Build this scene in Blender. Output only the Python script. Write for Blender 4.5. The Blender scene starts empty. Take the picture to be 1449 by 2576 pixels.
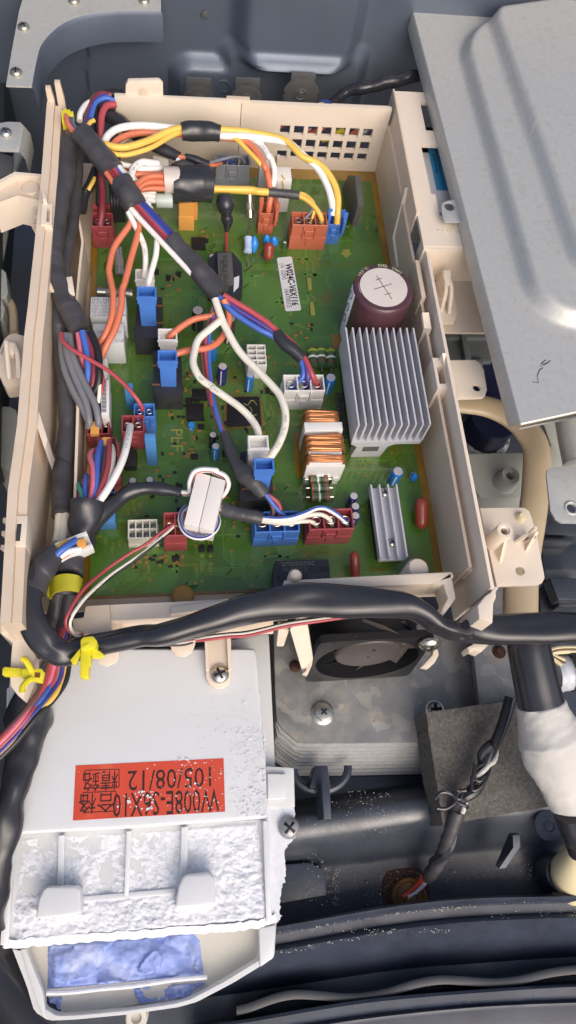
import bpy, bmesh, math, random
from mathutils import Vector, Matrix, noise
random.seed(7)
S = 0.01                                  # all numbers below are centimetres; the scene is in metres
scene = bpy.context.scene
col = scene.collection

# ------------------------------------------------------------------ camera
CXP, CYP, FPX = 724.5, 1288.0, 1930.0     # measured on the 1449 x 2576 view of the photograph
CAM = Vector((-6.6454, -18.9011, 43.6186))
RX = Vector((0.98998851, -0.08048896, 0.11594949))     # camera right
RD = Vector((-0.02748421, -0.91567672, -0.40097477))   # camera down
RF = Vector((0.1384463, 0.39377363, -0.9087216))       # camera forward
cam_data = bpy.data.cameras.new('camera')
cam_data.sensor_fit = 'VERTICAL'; cam_data.sensor_height = 24.0
cam_data.lens = 24.0 * FPX / 2576.0
cam_data.clip_start = 0.01; cam_data.clip_end = 100.0
cam = bpy.data.objects.new('camera', cam_data); col.objects.link(cam)
U_ = -RD
M = Matrix(((RX.x, U_.x, -RF.x), (RX.y, U_.y, -RF.y), (RX.z, U_.z, -RF.z)))
cam.matrix_world = Matrix.Translation(CAM * S) @ M.to_4x4()
scene.camera = cam

# ------------------------------------------------------------------ sky, sun, exposure
SUN_EL, SUN_AZ = math.radians(42), math.radians(162)   # azimuth clockwise from +Y
world = bpy.data.worlds.new('World'); scene.world = world; world.use_nodes = True
wn = world.node_tree; wn.nodes.clear()
wo = wn.nodes.new('ShaderNodeOutputWorld'); wb = wn.nodes.new('ShaderNodeBackground')
sky = wn.nodes.new('ShaderNodeTexSky'); sky.sky_type = 'NISHITA'; sky.sun_disc = False
sky.sun_elevation = SUN_EL; sky.sun_rotation = SUN_AZ
sky.air_density = 0.8; sky.dust_density = 5.0; sky.ozone_density = 1.0
wb.inputs['Strength'].default_value = 0.15
wn.links.new(sky.outputs[0], wb.inputs[0]); wn.links.new(wb.outputs[0], wo.inputs[0])
sun_data = bpy.data.lights.new('sun', 'SUN'); sun_data.energy = 0.95
sun_data.angle = math.radians(60); sun_data.color = (1.0, 0.94, 0.86)
sun = bpy.data.objects.new('sun', sun_data); col.objects.link(sun)
sd = Vector((math.sin(SUN_AZ) * math.cos(SUN_EL), math.cos(SUN_AZ) * math.cos(SUN_EL), math.sin(SUN_EL)))
sun.rotation_euler = sd.to_track_quat('Z', 'Y').to_euler()
sun.location = sd * 3
scene.view_settings.view_transform = 'Standard'; scene.view_settings.look = 'None'
scene.view_settings.gamma = 1.0; scene.view_settings.use_curve_mapping = False
scene.view_settings.exposure = 0.26
scene.render.engine = 'CYCLES'
scene.cycles.max_bounces = 6; scene.cycles.use_denoising = True

# ------------------------------------------------------------------ measuring: a point of the photograph put at a real height / depth
def ray(x, y):
    return RX * (x - CXP) + RD * (y - CYP) + RF * FPX
def P(x, y, z=0.0):
    d = ray(x, y); return CAM + d * ((z - CAM.z) / d.z)
def PY(x, y, Y):
    d = ray(x, y); return CAM + d * ((Y - CAM.y) / d.y)
def PX(x, y, X):
    d = ray(x, y); return CAM + d * ((X - CAM.x) / d.x)
def pix(w):
    c = Vector(w) - CAM; return (CXP + FPX * c.dot(RX) / c.dot(RF), CYP + FPX * c.dot(RD) / c.dot(RF))
def cmpx(pt):                              # centimetres per pixel at a point
    return (Vector(pt) - CAM).dot(RF) / FPX
KD = 1449 / 2304
def vw(x0, y0, w, ow=1449):
    k = w / ow * KD
    return lambda u, v: (x0 * KD + u * k, y0 * KD + v * k)
V1 = vw(0, 0, 1152); V2 = vw(1152, 0, 1152); V3 = vw(0, 600, 800); V4 = vw(700, 600, 800); V5 = vw(1400, 600, 904)
V6 = vw(200, 1100, 700); V7 = vw(800, 1100, 700); V8 = vw(200, 1600, 700); W1 = vw(800, 1550, 700); W2 = vw(1300, 1250, 700)
W3 = vw(900, 1900, 900); W4 = vw(0, 1900, 900); W5 = vw(1600, 1100, 704); W6 = vw(1000, 2200, 1304); W7 = vw(0, 2700, 1200)
W8 = vw(0, 3300, 1200); U1 = vw(1000, 2900, 1304); U2 = vw(0, 600, 400, 736); U3 = vw(500, 500, 500); U4 = vw(1000, 600, 500)
DD = lambda u, v: (u, v)

# ------------------------------------------------------------------ mesh helpers
class MB:
    def __init__(s): s.v = []; s.f = []
    def add(s, vs, fs):
        o = len(s.v); s.v += [Vector(v) for v in vs]; s.f += [tuple(i + o for i in f) for f in fs]; return s
    def box(s, x0, x1, y0, y1, z0, z1):
        x0, x1 = min(x0, x1), max(x0, x1); y0, y1 = min(y0, y1), max(y0, y1); z0, z1 = min(z0, z1), max(z0, z1)
        return s.add([(x0,y0,z0),(x1,y0,z0),(x1,y1,z0),(x0,y1,z0),(x0,y0,z1),(x1,y0,z1),(x1,y1,z1),(x0,y1,z1)],
                     [(0,3,2,1),(4,5,6,7),(0,1,5,4),(1,2,6,5),(2,3,7,6),(3,0,4,7)])
    def prism(s, pts, d):                    # polygon pts extruded by vector d
        pts = [Vector(p) for p in pts]; d = Vector(d); n = len(pts)
        nrm = Vector((0, 0, 0))
        for i in range(n): nrm += (pts[i] - pts[0]).cross(pts[(i + 1) % n] - pts[0])
        if nrm.dot(d) < 0: pts.reverse()
        vs = pts + [p + d for p in pts]
        return s.add(vs, [tuple(range(n - 1, -1, -1)), tuple(range(n, 2 * n))] + [(i, (i + 1) % n, n + (i + 1) % n, n + i) for i in range(n)])
    def slab(s, pts, z0, z1):
        return s.prism([(p[0], p[1], z0) for p in pts], (0, 0, z1 - z0))
    def tube(s, pts, r, n=10, cap=True):     # r number or list; pts already sampled
        pts = [Vector(p) for p in pts]; m = len(pts)
        rr = r if isinstance(r, (list, tuple)) else [r] * m
        t0 = (pts[1] - pts[0]).normalized()
        a = Vector((0, 0, 1)) if abs(t0.z) < .9 else Vector((1, 0, 0))
        nn = (a - t0 * a.dot(t0)).normalized(); vs = []; fs = []
        for i in range(m):
            t = (pts[min(i + 1, m - 1)] - pts[max(i - 1, 0)])
            t = t.normalized() if t.length > 1e-9 else t0
            nn = (nn - t * nn.dot(t)); nn = nn.normalized() if nn.length > 1e-9 else a
            b = t.cross(nn)
            for k in range(n):
                an = 2 * math.pi * k / n; vs.append(pts[i] + (nn * math.cos(an) + b * math.sin(an)) * rr[i])
        for i in range(m - 1):
            for k in range(n):
                fs.append((i*n+k, i*n+(k+1)%n, (i+1)*n+(k+1)%n, (i+1)*n+k))
        if cap: fs += [tuple(range(n - 1, -1, -1)), tuple((m - 1) * n + k for k in range(n))]
        return s.add(vs, fs)
    def lathe(s, c, prof, n=32, axis=(0, 0, 1)):   # prof [(r, h)...] bottom to top
        ax = Vector(axis).normalized(); a = Vector((1, 0, 0)) if abs(ax.x) < .8 else Vector((0, 1, 0))
        e1 = (a - ax * a.dot(ax)).normalized(); e2 = ax.cross(e1); c = Vector(c); vs = []; fs = []
        for r, h in prof:
            for k in range(n):
                an = 2 * math.pi * k / n; vs.append(c + ax * h + (e1 * math.cos(an) + e2 * math.sin(an)) * max(r, 1e-4))
        for i in range(len(prof) - 1):
            for k in range(n): fs.append((i*n+k, i*n+(k+1)%n, (i+1)*n+(k+1)%n, (i+1)*n+k))
        fs += [tuple(range(n - 1, -1, -1)), tuple((len(prof) - 1) * n + k for k in range(n))]
        return s.add(vs, fs)
    def loft(s, rows, thick=0.0):            # rows of equal length -> surface (optionally closed downwards)
        n = len(rows[0]); m = len(rows)
        vs = [p for r in rows for p in r]; fs = [(i*n+k, i*n+k+1, (i+1)*n+k+1, (i+1)*n+k) for i in range(m-1) for k in range(n-1)]
        if thick:
            o = len(vs); vs = vs + [Vector(p) - Vector((0, 0, thick)) for p in vs]
            fs += [tuple(o + i for i in reversed(f)) for f in fs]
            for k in range(n - 1): fs += [(k + 1, k, o + k, o + k + 1), ((m-1)*n+k, (m-1)*n+k+1, o+(m-1)*n+k+1, o+(m-1)*n+k)]
            for i in range(m - 1): fs += [(i*n, (i+1)*n, o+(i+1)*n, o+i*n), ((i+1)*n+n-1, i*n+n-1, o+i*n+n-1, o+(i+1)*n+n-1)]
        return s.add(vs, fs)
def spl(pts, per=6):                         # Catmull-Rom through points
    pts = [Vector(p) for p in pts]
    if len(pts) < 3:
        return [pts[0].lerp(pts[-1], i / per) for i in range(per + 1)]
    q = [pts[0] * 2 - pts[1]] + pts + [pts[-1] * 2 - pts[-2]]; out = []
    for i in range(1, len(q) - 2):
        a, b, c, d = q[i-1:i+3]
        for k in range(per):
            t = k / per
            out.append(.5 * ((2*b) + (c - a)*t + (2*a - 5*b + 4*c - d)*t*t + (3*b - a - 3*c + d)*t*t*t))
    out.append(pts[-1]); return out
def resamp(pts, n):
    L = [0.0]
    for a, b in zip(pts, pts[1:]): L.append(L[-1] + (Vector(b) - Vector(a)).length)
    out = []; j = 0
    for i in range(n):
        t = L[-1] * i / (n - 1)
        while j < len(L) - 2 and L[j + 1] < t: j += 1
        w = (t - L[j]) / max(L[j+1] - L[j], 1e-9); out.append(Vector(pts[j]).lerp(Vector(pts[j+1]), min(max(w, 0), 1)))
    return out

base = {}                                    # world origin (cm) of every object, so that children can be given world-space shapes
def empty(name, label, cat, loc=(0, 0, 0), group=None):
    o = bpy.data.objects.new(name, None); col.objects.link(o); o.empty_display_size = .01
    o.location = Vector(loc) * S; base[o.name] = Vector(loc); tag(o, label, cat, group); return o
def tag(o, label=None, cat=None, group=None, kind=None):
    if label: o['label'] = label
    if cat: o['category'] = cat
    if group: o['group'] = group
    if kind: o['kind'] = kind
    return o
def obj(name, mb, m, parent=None, bev=0, seg=2, ang=35, flat=False, loc=None, fixn=True):
    off = base[parent.name] if parent else (Vector(loc) if loc is not None else Vector((0, 0, 0)))
    bm = bmesh.new(); vs = [bm.verts.new((v - off) * S) for v in mb.v]
    for f in mb.f:
        try: bm.faces.new([vs[i] for i in f])
        except ValueError: pass
    if fixn: bmesh.ops.recalc_face_normals(bm, faces=bm.faces)
    if bev:
        ed = [e for e in bm.edges if len(e.link_faces) == 2 and e.calc_face_angle(0) > .5]
        bmesh.ops.bevel(bm, geom=ed, offset=bev * S, segments=seg, profile=.6, affect='EDGES', clamp_overlap=True)
    me = bpy.data.meshes.new(name); bm.to_mesh(me); bm.free()
    if not flat:
        me.polygons.foreach_set('use_smooth', [True] * len(me.polygons)); me.set_sharp_from_angle(angle=math.radians(ang))
    if isinstance(m, str): m = MAT[m]
    me.materials.append(m)
    o = bpy.data.objects.new(name, me); col.objects.link(o)
    if parent: o.parent = parent; base[o.name] = Vector(off)
    else: o.location = off * S; base[o.name] = Vector(off)
    return o
def inst(name, src, parent, loc, rot=(0, 0, 0), scale=(1, 1, 1)):   # shared mesh built round its own origin
    o = bpy.data.objects.new(name, src); col.objects.link(o)
    off = base[parent.name] if parent else Vector((0, 0, 0))
    o.parent = parent; o.location = (Vector(loc) - off) * S; o.rotation_euler = rot; o.scale = scale
    base[o.name] = Vector(loc); return o
def mesh_only(name, mb, m, bev=0, ang=35, seg=2):
    o = obj(name, mb, m, None, bev, seg, ang); me = o.data; bpy.data.objects.remove(o); return me
def struct(name, mb, m, **k):
    return tag(obj(name, mb, m, **k), kind='structure')
FONT = {}
def text(name, s, c, ex, ey, size, m, parent, ext=0.004, align='CENTER', bold=0.0, sx=1.0):
    """flat print: letters lying in the plane (ex, ey) at c, size in cm"""
    cu = bpy.data.curves.new(name, 'FONT'); cu.body = s; cu.size = size * S; cu.align_x = align; cu.align_y = 'CENTER'
    cu.extrude = ext * S; cu.offset = bold * S; cu.resolution_u = 2
    t = bpy.data.objects.new(name + '_source', cu); me = bpy.data.meshes.new_from_object(t)
    bpy.data.objects.remove(t); bpy.data.curves.remove(cu)
    ex = Vector(ex).normalized(); ey = Vector(ey); ey = (ey - ex * ey.dot(ex)).normalized(); ez = ex.cross(ey)
    off = base[parent.name] if parent else Vector((0, 0, 0))
    R = Matrix((ex * sx, ey, ez)).transposed().to_4x4()
    me.transform(Matrix.Translation((Vector(c) - off) * S) @ R)
    me.materials.clear(); me.materials.append(MAT[m] if isinstance(m, str) else m)
    o = bpy.data.objects.new(name, me); col.objects.link(o); o.parent = parent; base[o.name] = Vector(off); return o

# ------------------------------------------------------------------ materials
MAT = {}
def lin(h):
    h = h.lstrip('#'); o = []
    for i in (0, 2, 4):
        c = int(h[i:i+2], 16) / 255; o.append(c / 12.92 if c <= .04045 else ((c + .055) / 1.055) ** 2.4)
    return o
def mat(name, hexc, rough=.5, metal=0.0, var=.12, vs=40, bump=0.0, bs=400, coat=0.0, sss=0.0, spec=.5, trans=0.0, col2=None, c2s=60, c2t=(.55, .7), rvar=0.0, alpha=1.0, dust=0.0):
    m = bpy.data.materials.new(name); m.use_nodes = True; nt = m.node_tree; b = nt.nodes['Principled BSDF']; L = nt.links.new
    c = lin(hexc)
    if name[:2] in ('w_', 'c_'): g_ = .3 * c[0] + .59 * c[1] + .11 * c[2]; c = [x * .86 + g_ * .14 for x in c]
    b.inputs['Roughness'].default_value = rough; b.inputs['Metallic'].default_value = metal
    b.inputs['Specular IOR Level'].default_value = spec; b.inputs['Coat Weight'].default_value = coat; b.inputs['Coat Roughness'].default_value = .08
    b.inputs['Transmission Weight'].default_value = trans; b.inputs['Alpha'].default_value = alpha
    if sss:
        b.inputs['Subsurface Weight'].default_value = sss; b.inputs['Subsurface Radius'].default_value = (1, .9, .8); b.inputs['Subsurface Scale'].default_value = .004
    tc = nt.nodes.new('ShaderNodeTexCoord')
    def nz(scale, det=4, rough=.6):
        n = nt.nodes.new('ShaderNodeTexNoise'); n.inputs['Scale'].default_value = scale; n.inputs['Detail'].default_value = det
        n.inputs['Roughness'].default_value = rough; L(tc.outputs['Object'], n.inputs['Vector']); return n
    n1 = nz(vs); r = nt.nodes.new('ShaderNodeValToRGB'); L(n1.outputs['Fac'], r.inputs['Fac'])
    r.color_ramp.elements[0].position = .3; r.color_ramp.elements[1].position = .7
    r.color_ramp.elements[0].color = [x * (1 - var) for x in c] + [1]; r.color_ramp.elements[1].color = [min(1, x * (1 + var)) for x in c] + [1]
    out = r.outputs[0]
    def over(fac, hexcol):
        nonlocal out
        mx = nt.nodes.new('ShaderNodeMix'); mx.data_type = 'RGBA'; L(fac, mx.inputs['Factor']); L(out, mx.inputs['A'])
        mx.inputs['B'].default_value = lin(hexcol) + [1]; out = mx.outputs['Result']
    if col2:
        n2 = nz(c2s, 6, .65); r2 = nt.nodes.new('ShaderNodeValToRGB'); L(n2.outputs['Fac'], r2.inputs['Fac'])
        r2.color_ramp.elements[0].position, r2.color_ramp.elements[1].position = c2t; over(r2.outputs[0], col2)
    if dust:
        n3 = nz(900, 2, .8); r3 = nt.nodes.new('ShaderNodeValToRGB'); L(n3.outputs['Fac'], r3.inputs['Fac'])
        r3.color_ramp.elements[0].position = .72 - dust * .1; r3.color_ramp.elements[1].position = .78 - dust * .1; over(r3.outputs[0], '#b8b8b4')
    L(out, b.inputs['Base Color'])
    if rvar:
        n4 = nz(vs * 1.7); mr = nt.nodes.new('ShaderNodeMapRange'); L(n4.outputs['Fac'], mr.inputs[0])
        mr.inputs[1].default_value = .3; mr.inputs[2].default_value = .7; mr.inputs[3].default_value = max(.03, rough - rvar); mr.inputs[4].default_value = min(1, rough + rvar)
        L(mr.outputs[0], b.inputs['Roughness'])
    if bump:
        n5 = nz(bs, 5, .6); bp = nt.nodes.new('ShaderNodeBump'); bp.inputs['Strength'].default_value = bump; bp.inputs['Distance'].default_value = .0004
        L(n5.outputs['Fac'], bp.inputs['Height']); L(bp.outputs[0], b.inputs['Normal'])
    MAT[name] = m; return m
X1 = vw(0, 300, 300, 552); X2 = vw(0, 2300, 700); X3 = vw(300, 2200, 1000); X4 = vw(1850, 1950, 454); X5 = vw(1950, 2500, 354, 829); X6 = vw(1150, 2300, 700)
mat('beige', '#d3c1ac', .42, var=.05, vs=25, bump=.06, bs=900, col2='#c2ab8c', c2s=22, c2t=(.6, .85))
mat('beige_pale', '#ddcfbd', .42, var=.04, vs=25, bump=.05, bs=900, col2='#ccb89c', c2s=20, c2t=(.6, .85))
mat('resin', '#8a6a22', .12, var=.35, vs=30, coat=.6)
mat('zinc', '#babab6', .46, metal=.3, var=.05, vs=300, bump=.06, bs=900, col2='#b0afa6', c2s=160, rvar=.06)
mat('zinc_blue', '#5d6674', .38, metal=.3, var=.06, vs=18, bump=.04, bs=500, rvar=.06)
mat('zinc_dark', '#6c6e6e', .5, metal=.5, var=.15, vs=20, bump=.1, bs=300)
mat('spangle', '#9b9b99', .42, metal=.35, var=.3, vs=55, bump=.12, bs=300, col2='#b5ac9c', c2s=45, c2t=(.56, .62), rvar=.15)
mat('screw_zinc', '#cfcabf', .25, metal=.95, var=.1, vs=200)
mat('screw_brass', '#b9b4a2', .3, metal=.9, var=.2, vs=200)
mat('lamination', '#b9b9b6', .4, metal=.3, var=.1, vs=300)
mat('steel_dull', '#98989a', .38, metal=.35, var=.12, vs=100)
mat('rust', '#4a3026', .8, metal=.2, var=.4, vs=200, bump=.4)
mat('tub_black', '#343a48', .36, spec=.5, var=.25, vs=30, bump=.08, bs=500, rvar=.1, dust=.15)
mat('black_plastic', '#33363d', .3, spec=.9, var=.2, vs=25, bump=.08, bs=700, rvar=.1)
mat('black_dusty', '#3a3f49', .36, spec=.8, var=.25, vs=30, bump=.1, bs=700, dust=.35, rvar=.1)
mat('gasket', '#2d3037', .38, spec=.5, var=.2, vs=40)
mat('black_fan', '#202023', .42, var=.1, vs=60, bump=.05)
mat('fan_hub', '#4a4543', .42, var=.06, vs=60)
mat('navy_metal', '#2c3150', .35, metal=.3, var=.3, vs=25, rvar=.1)
mat('grey_panel', '#6d7273', .5, var=.15, vs=20, bump=.1, dust=.1)
mat('dark_panel', '#373b40', .5, var=.2, vs=18, bump=.1)
mat('white_pp', '#d6d8da', .33, var=.03, vs=15, sss=.35, bump=.05, bs=500)
mat('white_pp_dull', '#d4d5d5', .4, var=.04, vs=20, sss=.3, bump=.1, bs=500)
mat('grey_pp', '#a0a39d', .45, var=.06, vs=25, col2='#8c8578', c2s=14, c2t=(.6, .8))
mat('powder', '#dfe1e6', .9, var=.08, vs=260, bump=.75, bs=1100)
mat('dust_fleck', '#a9a69e', .9, var=.2, vs=120)
mat('powder_blue', '#8c9fd8', .6, var=.14, vs=40, bump=.25, bs=120, col2='#c2c7d8', c2s=40, c2t=(.5, .75))
mat('orange_label', '#cb4b34', .38, var=.06, vs=60, col2='#d97a50', c2s=30, c2t=(.62, .75), bump=.04)
mat('tape_pale', '#d4d4d0', .5)
mat('ink', '#2a1512', .6, var=.02)
mat('ink_black', '#141414', .6, var=.02)
mat('hose', '#b8a689', .35, var=.08, vs=18)
mat('bowl', '#c8c4b8', .4, var=.08, vs=30, bump=.1)
mat('hose_yellow', '#ded0a8', .35, var=.06, vs=20)
mat('felt', '#c6c3bd', .95, var=.06, vs=60, bump=.6, bs=400)
mat('foam', '#5b5854', .95, var=.35, vs=420, bump=.7, bs=600, col2='#a5a29c', c2s=800, c2t=(.62, .7))
mat('vinyl', '#303035', .22, var=.15, vs=30, bump=.15, bs=60, rvar=.08)
mat('tape', '#424144', .45, var=.2, vs=60, bump=.2, bs=120, rvar=.1)
mat('yellow_clip', '#dccf2c', .4, var=.06, vs=60)
mat('blue_label', '#3f93c4', .45, var=.05)
mat('orange_rust', '#6e4a1c', .5, var=.5, vs=80)
mat('clear_bag', '#c8ccd4', .12, var=.1, spec=.8)

def spangle_mat():
    m = MAT['spangle']; nt = m.node_tree; b = nt.nodes['Principled BSDF']; L = nt.links.new; tc = [n for n in nt.nodes if n.type == 'TEX_COORD'][0]
    nz = nt.nodes.new('ShaderNodeTexNoise'); nz.inputs['Scale'].default_value = 90; nz.inputs['Detail'].default_value = 3; L(tc.outputs['Object'], nz.inputs['Vector'])
    mv = nt.nodes.new('ShaderNodeMix'); mv.data_type = 'VECTOR'; mv.inputs['Factor'].default_value = .012; L(tc.outputs['Object'], mv.inputs['A']); L(nz.outputs['Color'], mv.inputs['B'])
    v = nt.nodes.new('ShaderNodeTexVoronoi'); v.inputs['Scale'].default_value = 120; L(mv.outputs['Result'], v.inputs['Vector'])
    sp = nt.nodes.new('ShaderNodeSeparateColor'); L(v.outputs['Color'], sp.inputs[0]); r = nt.nodes.new('ShaderNodeValToRGB'); L(sp.outputs[0], r.inputs[0])
    r.color_ramp.elements[0].color = lin('#7e8084') + [1]; r.color_ramp.elements[1].color = lin('#b3afa6') + [1]; r.color_ramp.elements.new(.6).color = lin('#8b8b8c') + [1]
    old = b.inputs['Base Color'].links[0].from_socket; mx = nt.nodes.new('ShaderNodeMix'); mx.data_type = 'RGBA'; mx.inputs['Factor'].default_value = .5; L(old, mx.inputs['A']); L(r.outputs[0], mx.inputs['B']); L(mx.outputs['Result'], b.inputs['Base Color'])
spangle_mat()
def gridplate(fn, us, vs_, holes, w0, w1, mb=None):
    """sheet with rectangular openings; fn(u, v, w) -> point, holes as (u0,u1,v0,v1)"""
    mb = mb or MB()
    uu = sorted(set(list(us) + [h[0] for h in holes] + [h[1] for h in holes])); vv = sorted(set(list(vs_) + [h[2] for h in holes] + [h[3] for h in holes]))
    def solid(i, j):
        if not (0 <= i < len(uu) - 1 and 0 <= j < len(vv) - 1): return False
        cu, cv = (uu[i] + uu[i+1]) / 2, (vv[j] + vv[j+1]) / 2
        return not any(h[0] < cu < h[1] and h[2] < cv < h[3] for h in holes)
    idx = {}; V = []; F = []
    def g(i, j, k):
        if (i, j, k) not in idx: idx[(i, j, k)] = len(V); V.append(fn(uu[i], vv[j], (w0, w1)[k]))
        return idx[(i, j, k)]
    for i in range(len(uu) - 1):
        for j in range(len(vv) - 1):
            if not solid(i, j): continue
            F.append((g(i,j,1), g(i+1,j,1), g(i+1,j+1,1), g(i,j+1,1))); F.append((g(i,j,0), g(i,j+1,0), g(i+1,j+1,0), g(i+1,j,0)))
            if not solid(i-1, j): F.append((g(i,j,0), g(i,j,1), g(i,j+1,1), g(i,j+1,0)))
            if not solid(i+1, j): F.append((g(i+1,j,0), g(i+1,j+1,0), g(i+1,j+1,1), g(i+1,j,1)))
            if not solid(i, j-1): F.append((g(i,j,0), g(i+1,j,0), g(i+1,j,1), g(i,j,1)))
            if not solid(i, j+1): F.append((g(i,j+1,0), g(i,j+1,1), g(i+1,j+1,1), g(i+1,j+1,0)))
    return mb.add(V, F)
def rrect(x0, x1, y0, y1, r, n=5, corners=(1, 1, 1, 1)):   # rounded rectangle, corners from (x0,y0) anticlockwise
    out = []
    for (cx, cy, a0, on, px, py) in ((x0+r, y0+r, 180, corners[0], x0, y0), (x1-r, y0+r, 270, corners[1], x1, y0), (x1-r, y1-r, 0, corners[2], x1, y1), (x0+r, y1-r, 90, corners[3], x0, y1)):
        if not on: out.append((px, py)); continue
        for k in range(n + 1):
            a = math.radians(a0 + 90 * k / n); out.append((cx + r * math.cos(a), cy + r * math.sin(a)))
    return out
def ring_plate(mb, outer, c, r, z0, z1, n=24):
    """flat plate (convex outline around c) with a round hole"""
    c = Vector((c[0], c[1])); O = []
    for k in range(n):
        a = 2 * math.pi * k / n; d = Vector((math.cos(a), math.sin(a))); best = 1e9
        for i in range(len(outer)):
            p, q = Vector(outer[i][:2]), Vector(outer[(i+1) % len(outer)][:2]); e = q - p
            den = d.x * e.y - d.y * e.x
            if abs(den) < 1e-9: continue
            w = p - c; t = (w.x * e.y - w.y * e.x) / den; u = (w.x * d.y - w.y * d.x) / den
            if t > 0 and -1e-6 <= u <= 1 + 1e-6: best = min(best, t)
        O.append((a, c + d * best))
    for p in outer:
        v = Vector(p[:2]) - c; O.append((math.atan2(v.y, v.x) % (2 * math.pi), Vector(p[:2])))
    O.sort(key=lambda t: t[0]); m = len(O); V = []
    for z in (z0, z1):
        for a, p in O: V.append((p.x, p.y, z))
        for a, p in O: V.append((c.x + r * math.cos(a), c.y + r * math.sin(a), z))
    F = []
    for i in range(m):
        j = (i + 1) % m
        F += [(2*m+i, 2*m+j, 3*m+j, 3*m+i), (j, i, m+i, m+j), (i, j, 2*m+j, 2*m+i), (m+j, m+i, 3*m+i, 3*m+j)]
    return mb.add(V, F)

# screws: shared meshes round their own origin
def screw_meshes(tagname, m, r=.42):
    h = MB(); h.lathe((0, 0, 0), [(r * .97, 0), (r, .06), (r * .95, .14), (r * .7, .24), (r * .35, .29), (0, .3)], 20)
    head = mesh_only('screw_head', h, m)
    c = MB(); w = r * .16; l = r * .62
    c.add([(-l,-w,.255),(l,-w,.255),(l,w,.255),(-l,w,.255),(-l*.6,-w*.6,.31),(l*.6,-w*.6,.31),(l*.6,w*.6,.31),(-l*.6,w*.6,.31)], [(0,1,5,4),(1,2,6,5),(2,3,7,6),(3,0,4,7),(4,5,6,7)])
    c.add([(-w,-l,.258),(w,-l,.258),(w,l,.258),(-w,l,.258),(-w*.6,-l*.6,.313),(w*.6,-l*.6,.313),(w*.6,l*.6,.313),(-w*.6,l*.6,.313)], [(0,1,5,4),(1,2,6,5),(2,3,7,6),(3,0,4,7),(4,5,6,7)])
    return head, mesh_only('cross_recess', c, 'ink_black')
SCR = {k: screw_meshes(k, m, r) for k, m, r in (('zinc', 'screw_zinc', .42), ('brass', 'screw_brass', .4), ('dull', 'steel_dull', .42))}
def screw(parent, loc, kind='zinc', rz=0.3, tilt=(0, 0), s=1.0):
    h = inst('screw', SCR[kind][0], parent, loc, (tilt[0], tilt[1], rz), (s, s, s))
    c = bpy.data.objects.new('cross_recess', SCR[kind][1]); col.objects.link(c); c.parent = h; return h

# =================================================================== cabinet (setting)
fl = MB(); fl.box(-40, 46, -40, 52, -15.6, -15.0); struct('cabinet_floor', fl, 'black_dusty')
lw = MB(); lw.box(-24.6, -24.2, -40, 42, -15, 6.0); struct('cabinet_side', lw, 'dark_panel')
# back panel: pressed sheet with raised shapes
def sdrr(x, z, x0, x1, z0, z1, r):
    qx = abs(x - (x0 + x1) / 2) - (x1 - x0) / 2 + r; qz = abs(z - (z0 + z1) / 2) - (z1 - z0) / 2 + r
    return math.hypot(max(qx, 0), max(qz, 0)) + min(max(qx, qz), 0) - r
def step(d, w): t = min(max(.5 - d / w, 0), 1); return t * t * (3 - 2 * t)
YB = 38.0
def bp(u, v): q = PY(u, v, YB); return q.x, q.z
bl, bb = bp(595, 128); br_, _ = bp(888, 100); sl, sb = bp(437, 205); sl2, st2 = bp(470, 92); sr, _ = bp(640, 150)
lx, lz = bp(*V1(440, 480))
rows = []
nx, nz = 190, 100
for j in range(nz + 1):
    z = -10 + 24 * j / nz; row = []
    for i in range(nx + 1):
        x = -24 + 62 * i / nx
        d1 = sdrr(x, z, bl, br_, bb, 14, 2.2)                               # big rounded bulge
        d2 = min(sdrr(x, z, sl, br_ + 1.2, sb - 8, st2 - 1.6, 1.5), sdrr(x, z, sl + 4.0, br_ + 1.2, sb - 8, st2, 1.0))
        off = 2.0 * step(d1, 1.6) + 1.1 * step(d2, 1.2) + .25 * step(x - lx + (z - lz) * -.12, .15) * -1
        row.append(Vector((x, YB - off, z)))
    rows.append(row)
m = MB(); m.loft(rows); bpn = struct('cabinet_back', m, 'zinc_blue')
q = PY(517, 33, YB); h = MB(); h.lathe((q.x, q.y - .1, q.z), [(.2, 0), (.3, .02), (.3, .08), (.12, .1)], 14, (0, -1, 0)); obj('rivet', h, 'zinc_dark', bpn)
q = PY(562, 215, YB - 1.0); h = MB(); h.tube([(q.x + .5 * math.cos(a), q.y - .05, q.z + .5 * math.sin(a)) for a in [math.radians(200 - 20 * i) for i in range(16)]], .13, 8); obj('pressed_ring', h, 'zinc_blue', bpn)
# top-left flange plate with a curved, turned-down edge
ZF = 7.0
pl = [P(*V1(*q), ZF) for q in ((30, 430), (160, 435))]
curve = spl([P(*V1(*q), ZF) for q in ((160, 435), (185, 300), (215, 215), (300, 130), (400, 85), (520, 60), (640, 56), (810, 57))], 6)
fp = MB()
n = len(curve)
outer = resamp([P(*V1(30, 430), ZF), P(*V1(60, 250), ZF), P(*V1(95, 60), ZF), P(*V1(130, -60), ZF), P(*V1(420, -160), ZF), P(*V1(810, -160), ZF)], n)
fp.loft([outer, curve], thick=.12)
root = empty('cabinet_corner_flange', 'pale galvanised corner plate with screws and a curved turned-down lip', 'metal plate', P(*V1(60, 430), ZF))
obj('plate', fp, 'zinc', root, ang=30)
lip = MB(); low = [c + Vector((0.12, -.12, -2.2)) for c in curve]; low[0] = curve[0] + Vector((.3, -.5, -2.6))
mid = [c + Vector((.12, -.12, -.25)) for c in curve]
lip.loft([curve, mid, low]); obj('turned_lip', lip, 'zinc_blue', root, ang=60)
for (u, v) in ((372, 8), (725, 8), (120, 140), (82, 368)):
    screw(root, P(*V1(u, v), ZF), 'brass', random.random())
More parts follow.
